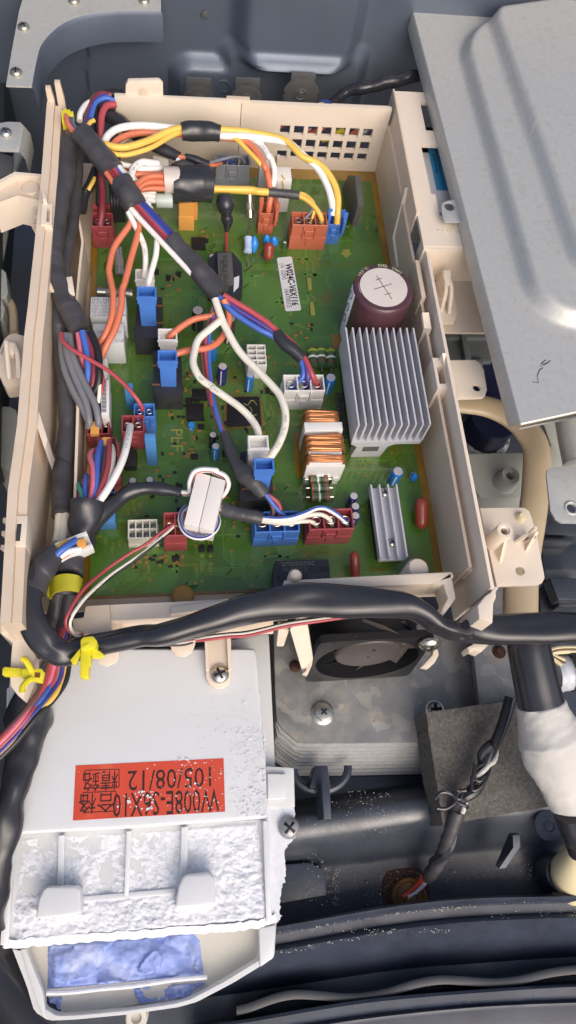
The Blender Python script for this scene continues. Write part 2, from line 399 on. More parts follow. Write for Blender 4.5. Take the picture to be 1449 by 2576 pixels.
# flange strip running on behind the tray, and the side flange
# left cabinet bits
root = empty('cabinet_side_bracket', 'folded galvanised bracket with a screw on the cabinet side at left', 'bracket', P(*X1(80, 540), 4.5))
m = MB(); pts = [P(*X1(*q), 5.0) for q in ((-60, 360), (60, 342), (150, 345), (178, 375), (150, 530), (140, 560), (10, 555), (-60, 545))]
m.prism(pts, (0, 0, -.15)); obj('plate', m, 'zinc', root, bev=.05)
m = MB(); a, b = P(*X1(178, 375), 4.85), P(*X1(140, 560), 4.85); m.loft([[a, b], [a + Vector((.3, 0, -.6)), b + Vector((.3, -.1, -.6))], [a + Vector((.3, 0, -2)), b + Vector((.3, 0, -2))]]); obj('folded_edge', m, 'zinc', root)
screw(root, P(*X1(42, 430), 5.0), 'zinc', .5)
m = MB(); m.prism([P(*X1(*q), 2.5) for q in ((-120, 540), (100, 600), (90, 720), (-10, 760), (-120, 800))], (0, 0, -.2)); lo = obj('lower_plate', m, 'zinc_dark', root, bev=.04)
m = MB(); m.tube(spl([P(*X1(u, v), -1) for u, v in ((135, 590), (95, 720), (50, 1000), (10, 1250), (-40, 1500))], 4), .35, 12)
tag(obj('water_pipe', m, 'grey_pp', loc=P(*X1(50, 1000), -1)), 'slim grey pipe running down beside the left wall under the white arm', 'pipe')
m = MB(); m.loft([[P(*X1(-80, 60), 1), P(*X1(-80, 1500), 1), P(*X1(-80, 3000), 1)], [P(*X1(30, 60), 0), P(*X1(10, 1500), 0), P(*X1(-20, 3000), 0)], [P(*X1(190, 60), -6), P(*X1(80, 1500), -7), P(*X1(60, 3000), -7)]])
struct('cabinet_inner_side', m, 'dark_panel')
# grey plastic pieces at the left edge
m = MB(); m.prism([P(*X1(*q), 0) for q in ((-60, 1420), (20, 1425), (45, 1450), (62, 1600), (50, 1640), (10, 1640), (40, 1720), (25, 1790), (0, 1810), (-60, 1810))], (0, 0, -2.5))
tag(obj('pipe_clamp', m, 'grey_pp', bev=.15, loc=P(*X1(0, 1800), -2.5)), 'rounded grey plastic clamp at the left picture edge above the beige lug', 'clamp')
m = MB(); m.tube(spl([P(*X1(u, v), -1.0) for u, v in ((-10, 1640), (40, 1645), (85, 1700), (100, 1790), (105, 1900))], 5), .3, 10)
tag(obj('drain_hose', m, 'hose', loc=P(*X1(105, 1900), -1)), 'thin curled beige hose looping out of the grey clamp at left', 'hose')
m = MB(); m.prism([P(*U2(*q), -2) for q in ((-60, 1880), (70, 1880), (120, 1905), (135, 1960), (95, 2380), (-60, 2300))], (0, 0, -5))
tag(obj('plastic_cover', m, 'grey_pp', bev=.25, loc=P(*U2(30, 2300), -7)), 'plain grey plastic cover at the left edge below the beige lug', 'cover')

# =================================================================== tray
T = empty('electronics_tray', 'beige plastic tray with vent grille holding the green circuit board', 'tray', (-2.5, 12, -1.0))
ZT = 5.5
m = MB(); m.box(-15.2, 9.9, -5.6, 29.6, -1.0, -.55); obj('floor', m, 'beige', T)
m = MB(); m.box(-12.45, 9.4, -5.0, 29.28, -.55, -.12); tag(obj('potting_resin', m, 'resin', T), 'glossy amber resin poured round the board')
# back wall with vent grille
vents = []
for c in range(7):
    for r in range(3):
        x0 = PY(704 + 35.0 * c, 330, 29.3).x; z1 = (3.78, 2.62, 1.55)[r]; vents.append((x0, x0 + .74, z1 - .82 + (.1 if r == 2 else 0), z1))
m = MB(); gridplate(lambda u, v, w: Vector((u, w, v)), (-1.55, 9.4), (-.55, ZT), vents, 29.6, 29.3, m); obj('vent_grille', m, 'beige_pale', T)
m = MB(); m.box(-10.4, -1.6, 29.2, 29.55, -.55, 5.62); obj('back_wall', m, 'beige_pale', T, bev=.05)
m = MB(); m.prism([Vector((x, 29.45, z)) for x, z in [(PY(u, v, 29.45).x, PY(u, v, 29.45).z) for u, v in ((315, 262), (316, 215), (322, 205), (400, 203), (410, 212), (411, 262))]], (0, .35, 0)); tb = obj('fixing_tab', m, 'beige_pale', T, bev=.06)
q = PY(360, 232, 29.4); h = MB(); h.lathe(q, [(.28, 0), (.3, .03), (.12, .05)], 14, (0, -1, 0)); obj('pin_hole', h, 'beige', tb)
for (u0, v0, u1, v1, k) in ((420, 248, 502, 262, 'ridge'), (518, 252, 708, 272, 'ridge'), (570, 246, 628, 262, 'ridge'), (835, 265, 980, 280, 'ridge')):
    a = PY(u0, v0, 29.5); b = PY(u1, v1, 29.5); m = MB(); m.box(a.x, b.x, 29.35, 29.75, 5.3, a.z); obj('top_ridge', m, 'beige', T, bev=.04)
m = MB(); q = PY(700, 395, 29.2); m.box(q.x - .12, q.x + .12, 28.9, 29.29, -.1, 1.2); obj('rib', m, 'beige_pale', T)
# sloping corner at the back right
m = MB(); m.prism([(9.4, 29.3, -.55), (9.4, 29.3, 5.4), (9.0, 29.3, -.55)], (0, -.01, 0))
# left wall: two steps, leaning slightly
zo = ZT
oe = [P(*X1(u, v), zo) for u, v in ((345, 195), (305, 730), (245, 1330), (205, 1700), (180, 1900), (125, 2576))] + [P(*W4(50, 100), zo), P(*W4(0, 950), zo)]
ie = [p + Vector((.5, 0, 0)) for p in oe]
def wallstrip(left, right, z0, z1):
    m = MB(); m.loft([[Vector((p.x, p.y, z1)) for p in left], [Vector((p.x, p.y, z1)) for p in right]], thick=z1 - z0); return m
obj('side_wall', wallstrip(oe, ie, -1.0, zo), 'beige', T, ang=30)
ii = [p + Vector((.98 if k > 2 else .95, 0, 0)) for k, p in enumerate(oe)]
obj('wall_ledge', wallstrip([p + Vector((.01, 0, 0)) for p in ie], ii, -.9, zo - .3), 'beige', T, ang=30)
for (u, v, u1, v1, dz) in ((353, 205, 403, 100, 0), (425, 205, 478, 60, 0)):
    a = P(*X1(u, v), zo - .1); b = P(*X1(u1, v), zo - .1); hz = PY(*X1(u, v1), a.y).z
    m = MB(); m.prism([(a.x, a.y, zo - 3), (b.x, a.y, zo - 3), (b.x, a.y, zo + .2), (a.x + (b.x - a.x) * .75, a.y, hz), (a.x, a.y, hz)], (0, .35, 0)); obj('prong', m, 'beige', T, bev=.03)
# arm reaching left
m = MB(); az = 4.4
q = [P(*X1(*p), az) for p in ((-40, 800), (110, 722), (306, 738), (300, 925), (130, 885), (-40, 950))]
m.prism(q, (0, 0, -.25)); arm = obj('side_arm', m, 'beige', T, bev=.04)
m = MB(); m.prism([P(*X1(*p), az + .5) for p in ((-40, 790), (110, 712), (306, 730), (306, 745), (112, 735), (-40, 815))], (0, 0, -.9)); obj('arm_rim', m, 'beige_pale', arm)
a = [P(*X1(*p), az + .3) for p in ((-40, 950), (130, 885), (300, 925))]; m = MB(); m.loft([a, [p + Vector((0, -.5, -2.0)) for p in a]]); obj('arm_skirt', m, 'beige_pale', arm)
m = MB(); q = P(*X1(225, 840), az); m.lathe(q, [(.58, -.1), (.58, .06), (.5, .14), (0, .14)], 28); obj('raised_pad', m, 'beige', arm, bev=0)
# clip pocket in the left wall
m = MB(); q0 = P(*X1(300, 1100), 5.6); q1 = P(*X1(388, 950), 5.6)
gridplate(lambda u, v, w: Vector((u, v, w)), (q0.x, q1.x), (q0.y, q1.y), [(q0.x + .32, q1.x - .14, q0.y + .2, q1.y - .25)], 3.6, 5.62, m); obj('clip_pocket', m, 'beige_pale', T, bev=0)
for k, (u, v) in enumerate(((248, 975), (238, 1040), (232, 1105))):
    a = P(*X1(u, v), 4.2); m = MB(); m.prism([(a.x, a.y, 4.3), (a.x + .5, a.y, 4.3), (a.x + .5, a.y - .3, 2.4)], (0, -.18, 0)); obj('ratchet_tooth', m, 'beige', T)
a = P(*X1(322, 880), 5.5); m = MB(); m.prism([(a.x, a.y, 5.5), (a.x + .28, a.y - .9, 5.5), (a.x + .05, a.y - .9, 5.5)], (0, 0, .5)); obj('small_fin', m, 'beige_pale', T)
m = MB(); m.prism([P(*X1(*p), 4.9) for p in ((215, 2420), (270, 2418), (350, 2680), (330, 2760))], (0, 0, -2.5)); obj('gusset', m, 'beige_pale', T, bev=.03)
m = MB(); m.prism([P(*W4(*p), 5.3) for p in ((85, 310), (100, 260), (178, 262), (165, 455), (80, 458))], (0, 0, -1.5)); cp = obj('clip_pocket', m, 'beige_pale', T, bev=.04)
m = MB(); m.prism([P(*W4(*p), 5.31) for p in ((110, 315), (140, 315), (128, 425), (98, 425))], (0, 0, -.6)); obj('slot', m, 'dark_panel', cp)
for (u, v) in ((22, 280), (14, 365), (8, 455)):
    a = P(*W4(u, v), 4.2); m = MB(); m.prism([(a.x, a.y, 4.3), (a.x + .6, a.y, 4.3), (a.x + .6, a.y - .3, 2.6)], (0, -.25, 0)); obj('ratchet_tooth', m, 'beige', T)
# lug on the left
lug = MB(); lug.prism([P(*X1(*p), 3.4) for p in ((0, 2010), (30, 1940), (70, 1905), (110, 1897), (150, 1910), (180, 1915), (165, 2290), (40, 2300), (20, 2270), (-20, 2180), (-20, 2060))], (0, 0, -1.2)); lg = obj('lug', lug, 'beige', T, bev=.1)
for s in ((18, 2060, 45, 1970, 70, 2240), (100, 1985, 130, 2060, 140, 2235)):
    m = MB(); m.tube([P(*X1(s[0] + 5, s[1]), 3.9), P(*X1(s[2], s[3]), 4.2), P(*X1((s[2] + s[4]) / 2, s[5] - 120), 4.1), P(*X1(s[4], s[5]), 3.6)], .16, 8); obj('lug_rib', m, 'beige_pale', lg)
m = MB(); m.prism([P(*X1(*p), 4.1) for p in ((45, 1990), (60, 1960), (110, 1965), (125, 2010), (100, 2060), (60, 2060))], (0, 0, -.5)); obj('lug_boss', m, 'beige_pale', lg, bev=.1)
# inner guide wall of the left channel
m = MB(); a = [P(*V3(*p), 2.6) for p in ((545, 330), (590, 560), (607, 665), (585, 860), (565, 1087))] + [Vector((-12.6, y, 2.2)) for y in (12, 6, 0, -4.8)]
m.loft([[p - Vector((.16, 0, 0)) for p in a], a], thick=3.0); obj('guide_wall', m, 'beige_pale', T, ang=30)
m = MB(); m.prism([P(*V3(*p), 3.0) for p in ((515, 400), (540, 330), (572, 330), (560, 415))], (0, 0, -.4)); obj('guide_hook', m, 'beige_pale', T, bev=.05)
m = MB(); m.prism([P(*X1(*p), 4.6) for p in ((345, 1570), (350, 1480), (500, 1485), (530, 1480), (550, 1610), (410, 1605))], (0, 0, -.25)); obj('cross_bridge', m, 'beige_pale', T, bev=.04)
# right wall
ry0, ry1 = -7.2, 29.3
m = MB(); m.box(9.38, 9.55, -5.5, 29.28, -.55, 4.2); obj('inner_wall', m, 'beige', T)
m = MB(); m.box(9.56, 9.84, -5.6, 18.4, 2.2, 3.6); obj('channel_floor', m, 'beige', T)
m = MB(); m.box(9.86, 10.08, ry0, 17.5, -1, ZT); ow = obj('side_wall', m, 'beige_pale', T, bev=.04)
m = MB(); m.box(9.3, 9.6, 12.9, 16.0, 3.0, 4.8); obj('wall_step', m, 'beige', T, bev=.05)
for pts in (((355, 242, 5.3), (273, 555, 1.6), (300, 748, 1.3), (415, 232, 5.3), (345, 545, 2.2), (392, 690, 2.0)),):
    L_ = [P(*V5(u, v), z) for u, v, z in pts[:3]]; R_ = [P(*V5(u, v), z) for u, v, z in pts[3:]]
    m = MB(); m.loft([L_, R_], thick=.3); obj('buttress', m, 'beige_pale', T, ang=20)
L_ = [P(*W2(u, v), z) for u, v, z in ((805, 0, 5.0), (822, 130, 4.4), (770, 265, 2.6), (800, 440, 2.2))]; R_ = [P(*W2(u, v), z) for u, v, z in ((860, 0, 5.0), (882, 135, 4.6), (830, 290, 3.0), (850, 430, 2.6))]
m = MB(); m.loft([L_, R_], thick=.3); obj('buttress', m, 'beige_pale', T, ang=20)
q0 = P(*W2(905, 630), 4.9); q1 = P(*W2(1005, 375), 4.9)
m = MB(); gridplate(lambda u, v, w: Vector((u, v, w)), (9.2, 9.95), (q0.y, q1.y), [(9.38, 9.8, q0.y + .35, q1.y - .6)], 2.6, 4.9, m); obj('clip_pocket', m, 'beige_pale', T)
a = P(*W2(1000, 360), 5.3); m = MB(); m.prism([(9.85, a.y - .7, 5.0), (9.62, a.y, 5.6), (9.85, a.y, 5.6)], (0, 0, -1.2)); obj('small_fin', m, 'beige_pale', T)
# ears on the right wall
zt = 4.0
ear = MB(); ring_plate(ear, [tuple(P(*W2(*p), zt))[:2] for p in ((1100, 710), (1300, 703), (1325, 690), (1342, 640), (1315, 470), (1285, 420), (1245, 392), (1020, 395))], P(*W2(1258, 622), zt)[:2], .26, zt - .25, zt); e1 = obj('ear', ear, 'beige_pale', T, bev=.03)
z4 = 2.6
ear = MB(); ring_plate(ear, [tuple(P(*X4(*p), z4))[:2] for p in ((440, 1262), (950, 1250), (1020, 1215), (1050, 1150), (1040, 1090), (960, 660), (880, 370), (850, 300), (800, 262), (740, 255), (225, 262))], P(*X4(735, 1065), z4)[:2], .28, z4 - .25, z4); e2 = obj('ear', ear, 'beige_pale', T, bev=.03)
c0 = P(*X4(545, 545), z4 + 2.0)
m = MB(); m.lathe((c0.x, c0.y, z4), [(.54, 0), (.5, 1.9), (.46, 2.0), (.3, 2.0), (.27, 1.9), (.2, 1.85), (.2, 1.0), (0, 1.0)], 28); obj('screw_boss', m, 'beige_pale', e2)
b = P(*X4(470, 960), z4); m = MB(); m.prism([(c0.x, c0.y - .5, z4), (b.x, b.y, z4), (c0.x, c0.y - .5, z4 + 1.6)], (.18, 0, 0)); obj('boss_rib', m, 'beige_pale', e2)
m = MB(); b = P(*X4(380, 800), z4); m.prism([(c0.x - .3, c0.y - .2, z4), (b.x, b.y, z4), (c0.x - .3, c0.y - .2, z4 + 1.6)], (-.2, .25, 0)); obj('boss_rib', m, 'beige_pale', e2)
for pts in (((670, 720), (850, 600), 1.0), ((830, 830), (975, 570), 1.2), ((800, 720), (940, 640), 1.0)):
    a = P(*X4(*pts[0]), z4); b = P(*X4(*pts[1]), z4 + pts[2]); d = (b - a); d.z = 0; nrm = Vector((-d.y, d.x, 0)).normalized() * .16
    m = MB(); m.prism([a, (b.x, b.y, z4), b], nrm); obj('rib', m, 'beige_pale', e2)
b = P(*X4(930, 520), z4 + 1.3); m = MB(); m.lathe((b.x, b.y, z4), [(.13, 0), (.13, 1.3), (.1, 1.4), (0, 1.4)], 14); obj('locating_pin', m, 'beige_pale', e2)
b = P(*X4(740, 390), z4); m = MB(); m.lathe((b.x, b.y, z4), [(.3, 0), (.3, .25), (.2, .4), (0, .42)], 18); obj('plug', m, 'hose_yellow', e2)
# corner end of the right wall
m = MB(); m.prism([P(*X4(*p), 5.35) for p in ((360, 1340), (410, 1262), (470, 1265), (425, 1330), (432, 1395), (395, 1480), (385, 1730), (215, 1680), (195, 1510), (290, 1385))], (0, 0, -3.5)); obj('wall_end', m, 'beige_pale', T, bev=.06)
m = MB(); m.prism([P(*X4(*p), 1.0) for p in ((60, 2040), (155, 1995), (340, 2000), (240, 2100), (150, 2062), (90, 2105))], (0, 0, -1.2)); obj('foot', m, 'beige_pale', T, bev=.05)
# upper plate right of the board, with openings
zu = 5.7; pz = lambda u, v: P(*V5(u, v), zu)
yb = pz(495, 615).y; hx = lambda vw_, u0, v0, u1, v1: (P(*vw_(u0, v0), zu).x, P(*vw_(u1, v1), zu).x, P(*vw_(u0, v1), zu).y, P(*vw_(u0, v0), zu).y)
holes = [hx(V2, 664, 512, 900, 655), hx(V2, 668, 725, 900, 975), hx(V5, 536, 235, 668, 420)]
holes = [(h[0], max(h[1], h[0] + 2.2), h[2], h[3]) for h in holes]
m = MB(); gridplate(lambda u, v, w: Vector((u, v, w)), (9.7, 17.5), (yb, 31.0), holes, zu - .3, zu, m); up = obj('top_plate', m, 'beige_pale', T)
m = MB(); m.box(9.55, 9.69, 19.0, 30.9, -.5, 5.95); obj('side_wall', m, 'beige', T, bev=.03)
m = MB(); m.box(9.7, 17.5, yb - .2, yb - .01, 2.6, zu - .05); obj('plate_skirt', m, 'beige_pale', T)
m = MB(); m.box(10.1, 17.5, yb - 4.6, yb - .2, 2.4, 2.6); obj('lower_plate', m, 'beige_pale', T)
c = P(*V5(640, 520), zu); text('moulded_letters', '>ABS(FR', c + Vector((.2, 0, .012)), (1, 0, 0), (0, 1, 0), .62, 'beige_pale', up, .02)
hk = MB(); hk.prism([P(*V5(*p), 3.2) for p in ((560, 760), (600, 735), (640, 770), (665, 860), (690, 1060), (670, 1100), (585, 1108), (570, 1000))], (0, 0, -.4)); hko = obj('hook', hk, 'beige_pale', T, bev=.06)
for pts in (((605, 790), (650, 880), (635, 1050)), ((600, 800), (615, 900), (582, 1040))):
    m = MB(); m.tube(spl([P(*V5(u, v), z) for (u, v), z in zip(pts, (4.2, 4.4, 3.3))], 5), .14, 8); obj('hook_rib', m, 'beige_pale', hko)
m = MB(); m.prism([P(*V5(*p), 4.6) for p in ((597, 770), (645, 765), (652, 800), (640, 860), (618, 865), (600, 820))], (0, 0, -1.2)); obj('hook_nose', m, 'beige_pale', hko, bev=.08)
m = MB(); m.lathe(P(*V5(580, 760), 2.6), [(.5, 0), (.5, .5), (.3, .5), (.3, .1), (0, .1)], 18); obj('boss', m, 'beige_pale', T)
# module seen through the openings
M_ = empty('control_module', 'white module with a pale blue printed label seen through the tray opening', 'module', (13, 25, 1))
m = MB(); m.box(9.9, 17, 20.5, 26.2, 1.5, 4.6); obj('body', m, 'white_pp_dull', M_, bev=.1)
a = P(*V2(700, 728), 4.62); b = P(*V2(880, 960), 4.62); m = MB(); m.box(a.x, a.x + 4, b.y, a.y, 4.605, 4.62); bl_ = obj('blue_label', m, 'blue_label', M_)
for k in range(4):
    m = MB(); m.box(a.x + .55 + .5 * k, a.x + .59 + .5 * k, b.y + .15, a.y - .15, 4.622, 4.628); obj('printed_line', m, 'ink_black', bl_)
for k in range(3):
    m = MB(); yy = a.y - .25 - 1.0 * k; m.box(a.x + .55, a.x + 3.8, yy - .03, yy, 4.629, 4.634); obj('printed_line', m, 'ink_black', bl_)
text('printed_words', 'KHD MODEL', (a.x + .3, (a.y + b.y) / 2 + .3, 4.63), (0, -1, 0), (1, 0, 0), .34, 'ink_black', bl_)
m = MB(); m.box(9.9, 17, 27, 30.5, 1.0, 3.2); tag(obj('relay_block', m, 'black_fan', bev=.1, loc=(13, 28, 1)), 'dark block seen through the rearmost opening of the beige plate', 'block')

# front wall of the tray
yf = -5.2
def fz(vw_, u, v, z): return P(*vw_(u, v), z)
m = MB(); a = [P(*X3(*p), 1.6) for p in ((200, 318), (560, 302), (880, 285), (1250, 255))]; m.loft([[p for p in a], [p + Vector((0, -.9, 0)) for p in a]], thick=2.4); obj('front_wall', m, 'beige_pale', T, ang=30)
m = MB(); m.prism([P(*X2(*p), 2.2) for p in ((708, 255), (905, 243), (925, 470), (760, 500), (600, 440), (600, 360), (690, 350))], (0, 0, -2.8)); obj('front_corner', m, 'beige', T, bev=.08)
m = MB(); m.prism([P(*X2(*p), 1.0) for p in ((925, 400), (985, 375), (1020, 470), (940, 490))], (0, 0, -2)); obj('front_clip', m, 'beige_pale', T, bev=.06)
m = MB(); q = [P(*X3(*p), -.2) for p in ((205, 400), (560, 380), (960, 440), (1150, 400), (1150, 480), (700, 500), (205, 470))]; m.prism(q, (0, 0, -.3)); obj('front_shelf', m, 'beige_pale', T, bev=.03)
m = MB(); m.prism([P(*X3(*p), 1.9) for p in ((555, 330), (870, 290), (870, 330), (555, 372))], (0, 0, -1.2)); obj('ledge', m, 'beige_pale', T, bev=.03)
for (x, y, r) in ((625, 262, 60),):
    c = P(*X3(x, y), .1); m = MB(); m.lathe(c - Vector((0, 0, .3)), [(.66, 0), (.66, .25), (.56, .34), (0, .36)], 24); obj('resin_plug', m, 'resin', T)
tabz = -1.55
tab = [P(*X3(*p), tabz) for p in ((755, 490), (905, 485), (905, 740), (890, 780), (855, 802), (810, 800), (775, 775), (760, 740))]
m = MB(); m.prism(tab, (0, 0, -.35)); tb = obj('screw_tab', m, 'beige_pale', T, bev=.06)
for k in (0, 1):
    a = P(*X3(762 + 133 * k, 495), tabz); b = P(*X3(764 + 130 * k, 700), tabz); m = MB(); m.box(min(a.x, b.x) - .06, min(a.x, b.x) + .12, b.y, a.y, tabz, tabz + .35); obj('tab_rim', m, 'beige_pale', tb)
screw(T, P(*X3(838, 722), tabz), 'zinc', .4, s=1.35)
for pts, z in ((((545, 520), (697, 505), (697, 545), (680, 590), (635, 617), (590, 610), (560, 580)), -1.2), (((110, 600), (258, 580), (255, 620), (235, 650), (180, 672), (140, 655)), -1.0)):
    m = MB(); m.prism([P(*X3(*p), z) for p in pts], (0, 0, -.3)); lp = obj('round_lug', m, 'beige_pale', T, bev=.05)
m = MB(); m.prism([P(*X3(*p), -1.195) for p in ((590, 530), (640, 525), (645, 545), (610, 552))], (0, 0, -.02)); 
# bottom-left leg
m = MB(); m.prism([P(*X2(*p), 2.0) for p in ((0, 360), (160, 400), (165, 470), (290, 660), (275, 760), (190, 1030), (150, 1000), (85, 920), (80, 800), (100, 560), (0, 480))], (0, 0, -2.5)); obj('corner_leg', m, 'beige_pale', T, bev=.08)
m = MB(); m.loft([[P(*X2(*p), 4.9) for p in ((0, 390), (130, 290), (130, 270))], [P(*X2(*p), 2.0) for p in ((0, 480), (165, 470), (160, 395))]], thick=.4); obj('leg_slope', m, 'beige_pale', T)
# fan bracket
zb = 3.2
def fb(u, v, z=zb): return P(*X6(u, v), z)
m = MB(); m.prism([P(*W6(*p), zb) for p in ((150, 135), (895, 97), (905, 110), (905, 122), (815, 150), (155, 178))], (0, 0, -1.6)); br = obj('fan_bracket', m, 'beige_pale', T, bev=.06)
m = MB(); m.prism([P(*W6(*p), zb) for p in ((893, 99), (915, 215), (860, 290), (845, 282), (880, 215), (860, 150), (815, 152))], (0, 0, -1.8)); obj('bracket_cheek', m, 'beige_pale', br, bev=.05)
m = MB(); c = P(*W6(202, 110), zb + .3); m.lathe((c.x, c.y, zb - .6), [(.38, 0), (.38, .8), (.25, 1.0), (0, 1.05)], 18); obj('knob', m, 'beige_pale', br)
m = MB(); c = P(*W6(748, 80), 2.4); m.lathe((c.x, c.y, 0), [(.7, 0), (.68, 2.2), (.55, 2.45), (0, 2.5)], 28); obj('pillar', m, 'beige_pale', T)
for pts in (((20, 455, 1.0), (130, 330, 2.0), (155, 330, 2.0), (212, 690, -2.6), (205, 740, -3.0), (160, 830, -3.4), (122, 805, -3.2)),):
    m = MB(); m.prism([P(*X6(u, v), z) for u, v, z in pts], (0, .25, 0)); obj('bracket_arm', m, 'beige_pale', br, bev=.05)
m = MB(); m.prism([P(*X6(*p), -2.6) for p in ((150, 690), (212, 682), (205, 740), (165, 830), (125, 815), (155, 790))], (0, 0, -.5)); obj('arm_hook', m, 'beige_pale', br, bev=.05)
m = MB(); m.prism([P(*X6(*p), -2.6) for p in ((1240, 590), (1255, 660), (1225, 720), (1170, 772), (1110, 760), (1200, 660), (1215, 600))], (0, 0, -.6)); obj('arm_hook', m, 'beige_pale', br, bev=.08)
m = MB(); m.prism([P(*X3(*p), z) for p, z in zip(((1180, 455), (1240, 470), (1210, 560), (1168, 560)), (0.3, .3, -1.6, -1.6))], (0, .4, .0)); obj('bracket_arm', m, 'beige_pale', br, bev=.05)

# =================================================================== lid
ZL = 7.0
lid = empty('galvanised_steel_sheet', 'large galvanised steel top panel with stepped pressed border, pulled aside at right', 'metal panel', P(1310, 1065, ZL))
tl, bl2 = P(1040, 30, ZL), P(1310, 1065, ZL); xdir = (P(1449, 1035, ZL) - bl2).normalized()
xdir2 = (P(1310, -10, ZL) - tl).normalized(); Wd = 30.0; rows = []
e_l = (tl - bl2); Llen = e_l.length
p1u, p1v = [], []
def lidco(u, v, vw_):
    q = P(*vw_(u, v), ZL) - bl2
    det = xdir.x * e_l.y - xdir.y * e_l.x
    return (q.x * e_l.y - q.y * e_l.x) / det, (xdir.x * q.y - xdir.y * q.x) / det     # a in cm, b in 0..1
o1 = lidco(1142, 100, DD); o2 = lidco(*V5(1080, 830), DD) if False else lidco(1080, 830, V5); i1 = lidco(965, 120, V2); i2 = lidco(1330, 690, V5)
NA, NBb = 120, 150
for j in range(NBb + 1):
    b = j / NBb; row = []
    for i in range(NA + 1):
        a = Wd * (i / NA) ** 1.35
        bc = b * Llen
        # outer step (pressed border) and inner step
        lo = o2[0] + (o1[0] - o2[0]) * (b - o2[1]) / (o1[1] - o2[1]); li = i2[0] + (i1[0] - i2[0]) * (b - i2[1]) / (i1[1] - i2[1])
        d1 = sdrr(a - lo, bc, 0, 60, (o2[1] - .13) * Llen, (o1[1] + .03) * Llen, 4.2); d2 = sdrr(a - li, bc, 0, 60, (i2[1] - .10) * Llen, (i1[1] + .005) * Llen, 2.6)
        z = .9 * step(d1 + .35, .75) + .8 * step(d2 + .35, .75)
        row.append(bl2 + xdir.lerp(xdir2, b) * a + e_l * b + Vector((0, 0, z)))
    rows.append(row)
m = MB(); m.loft(rows); sheet = obj('pressed_sheet', m, 'zinc', lid, ang=60)
m = MB(); le = [bl2, tl]; nv = Vector((-.14, 0, -.3))
m.loft([[bl2, bl2.lerp(tl, .5), tl], [p + Vector((-.1, 0, -.12)) for p in (bl2, bl2.lerp(tl, .5), tl)], [p + Vector((-.12, 0, -1.3)) for p in (bl2 + e_l * .012, bl2.lerp(tl, .5), tl)]]); obj('folded_edge', m, 'zinc', lid, ang=60)
m = MB(); fr = [bl2 + xdir * t for t in (0, 4, 10, 30)]
m.loft([fr, [p + Vector((.03, -.12, -.1)) for p in fr], [p + Vector((.03, -.14, -.55)) for p in fr]]); obj('folded_edge', m, 'screw_zinc', lid, ang=60)
q = [P(*W5(u, v), ZL + .02) for u, v in ((1088, 880), (1140, 885), (1130, 830), (1150, 780), (1175, 765), (1160, 735), (1200, 698))]
m = MB(); m.loft([[p + Vector((.014, -.02, 0)) for p in q], [p - Vector((.014, -.02, 0)) for p in q]]); m.loft([[P(*W5(u, v), ZL + .02) for u, v in ((1175, 742), (1205, 735), (1240, 706))], [P(*W5(u, v), ZL + .02) for u, v in ((1178, 732), (1205, 724), (1238, 700))]]); tag(obj('scratch', m, 'ink_black', lid), 'dark scratch near the lid corner')
for pts in (((1310, 478), (1262, 580), (1222, 672)), ((850, 575), (853, 585)), ((980, 428), (984, 430)), ((1330, 430), (1318, 452))):
    m = MB(); m.tube([P(*V2(*p), ZL + 1.72) for p in pts], .008, 5); tag(obj('scratch', m, 'tape_pale', lid), 'fine pale scratch')
mt = MB(); zz = 6.3; ring_plate(mt, [tuple(P(*V5(*p), zz))[:2] for p in ((610, 460), (760, 462), (760, 310), (690, 316), (620, 325), (588, 345), (588, 380), (600, 440))], P(*V5(638, 363), zz)[:2], .36, zz - .12, zz); obj('hole_tab', mt, 'zinc', lid, bev=.02)
# frame just visible behind the lid
root = empty('cabinet_back_rail', 'strip of galvanised back rail with a screw peeping behind the lid', 'rail', P(1060, 5, 6.5))
m = MB(); m.prism([P(*V2(*p), 6.6) for p in ((590, -60), (1060, -60), (980, 12), (630, 52), (590, 20))], (0, 0, -.12)); obj('plate', m, 'zinc', root)
screw(root, P(*V2(712, 5), 6.6), 'brass', .2); m = MB(); m.lathe(P(*V2(650, 25), 6.6), [(.55, 0), (.55, .05), (.45, .06), (.45, .02), (0, .02)], 22); obj('stamped_ring', m, 'zinc', root)
# three stamped push-nut clips
for k, (u, v, w, lab) in enumerate(((1000, 480, 1, 'stamped steel clip by the back panel, leftmost of three'), (1240, 480, 1, 'stamped steel clip by the back panel, middle of three'), (-1, -1, 1, 'round toothed steel clip by the back panel, rightmost of three'))):
    c = PY(*(V1(u, v + 20) if k < 2 else V2(65, 475)), 34.5)
    r = empty('push_nut_clip', lab, 'clip', c, 'push nut clips on the back panel')
    m = MB(); pts = []
    R = 1.35 if k == 2 else 1.15
    for i in range(40):
        a = 2 * math.pi * i / 40; rr = R * (1 if (i % 5) else .86) if math.sin(a) < .55 else R
        pts.append((c.x + rr * math.cos(a) * 1.05, c.y, c.z + rr * math.sin(a)))
    m.prism(pts, (0, .2, 0)); obj('disc', m, 'zinc_dark', r, bev=.03)
    m = MB(); m.box(c.x - .95, c.x + .95, c.y + .02, c.y + .22, c.z + .4, c.z + 1.75); obj('tongue', m, 'zinc_dark', r, bev=.04)
    text('stamped_word', 'EKT', (c.x, c.y - .01 + .02, c.z + 1.35), (1, 0, 0), (0, 0, 1), .34, 'zinc_dark', r, .02)
    m = MB(); m.lathe((c.x, c.y, c.z), [(.55, 0), (.55, .06), (.42, .1), (.3, .04), (.25, .12), (0, .12)], 20, (0, -1, 0)); obj('centre_hole', m, 'zinc_dark', r)
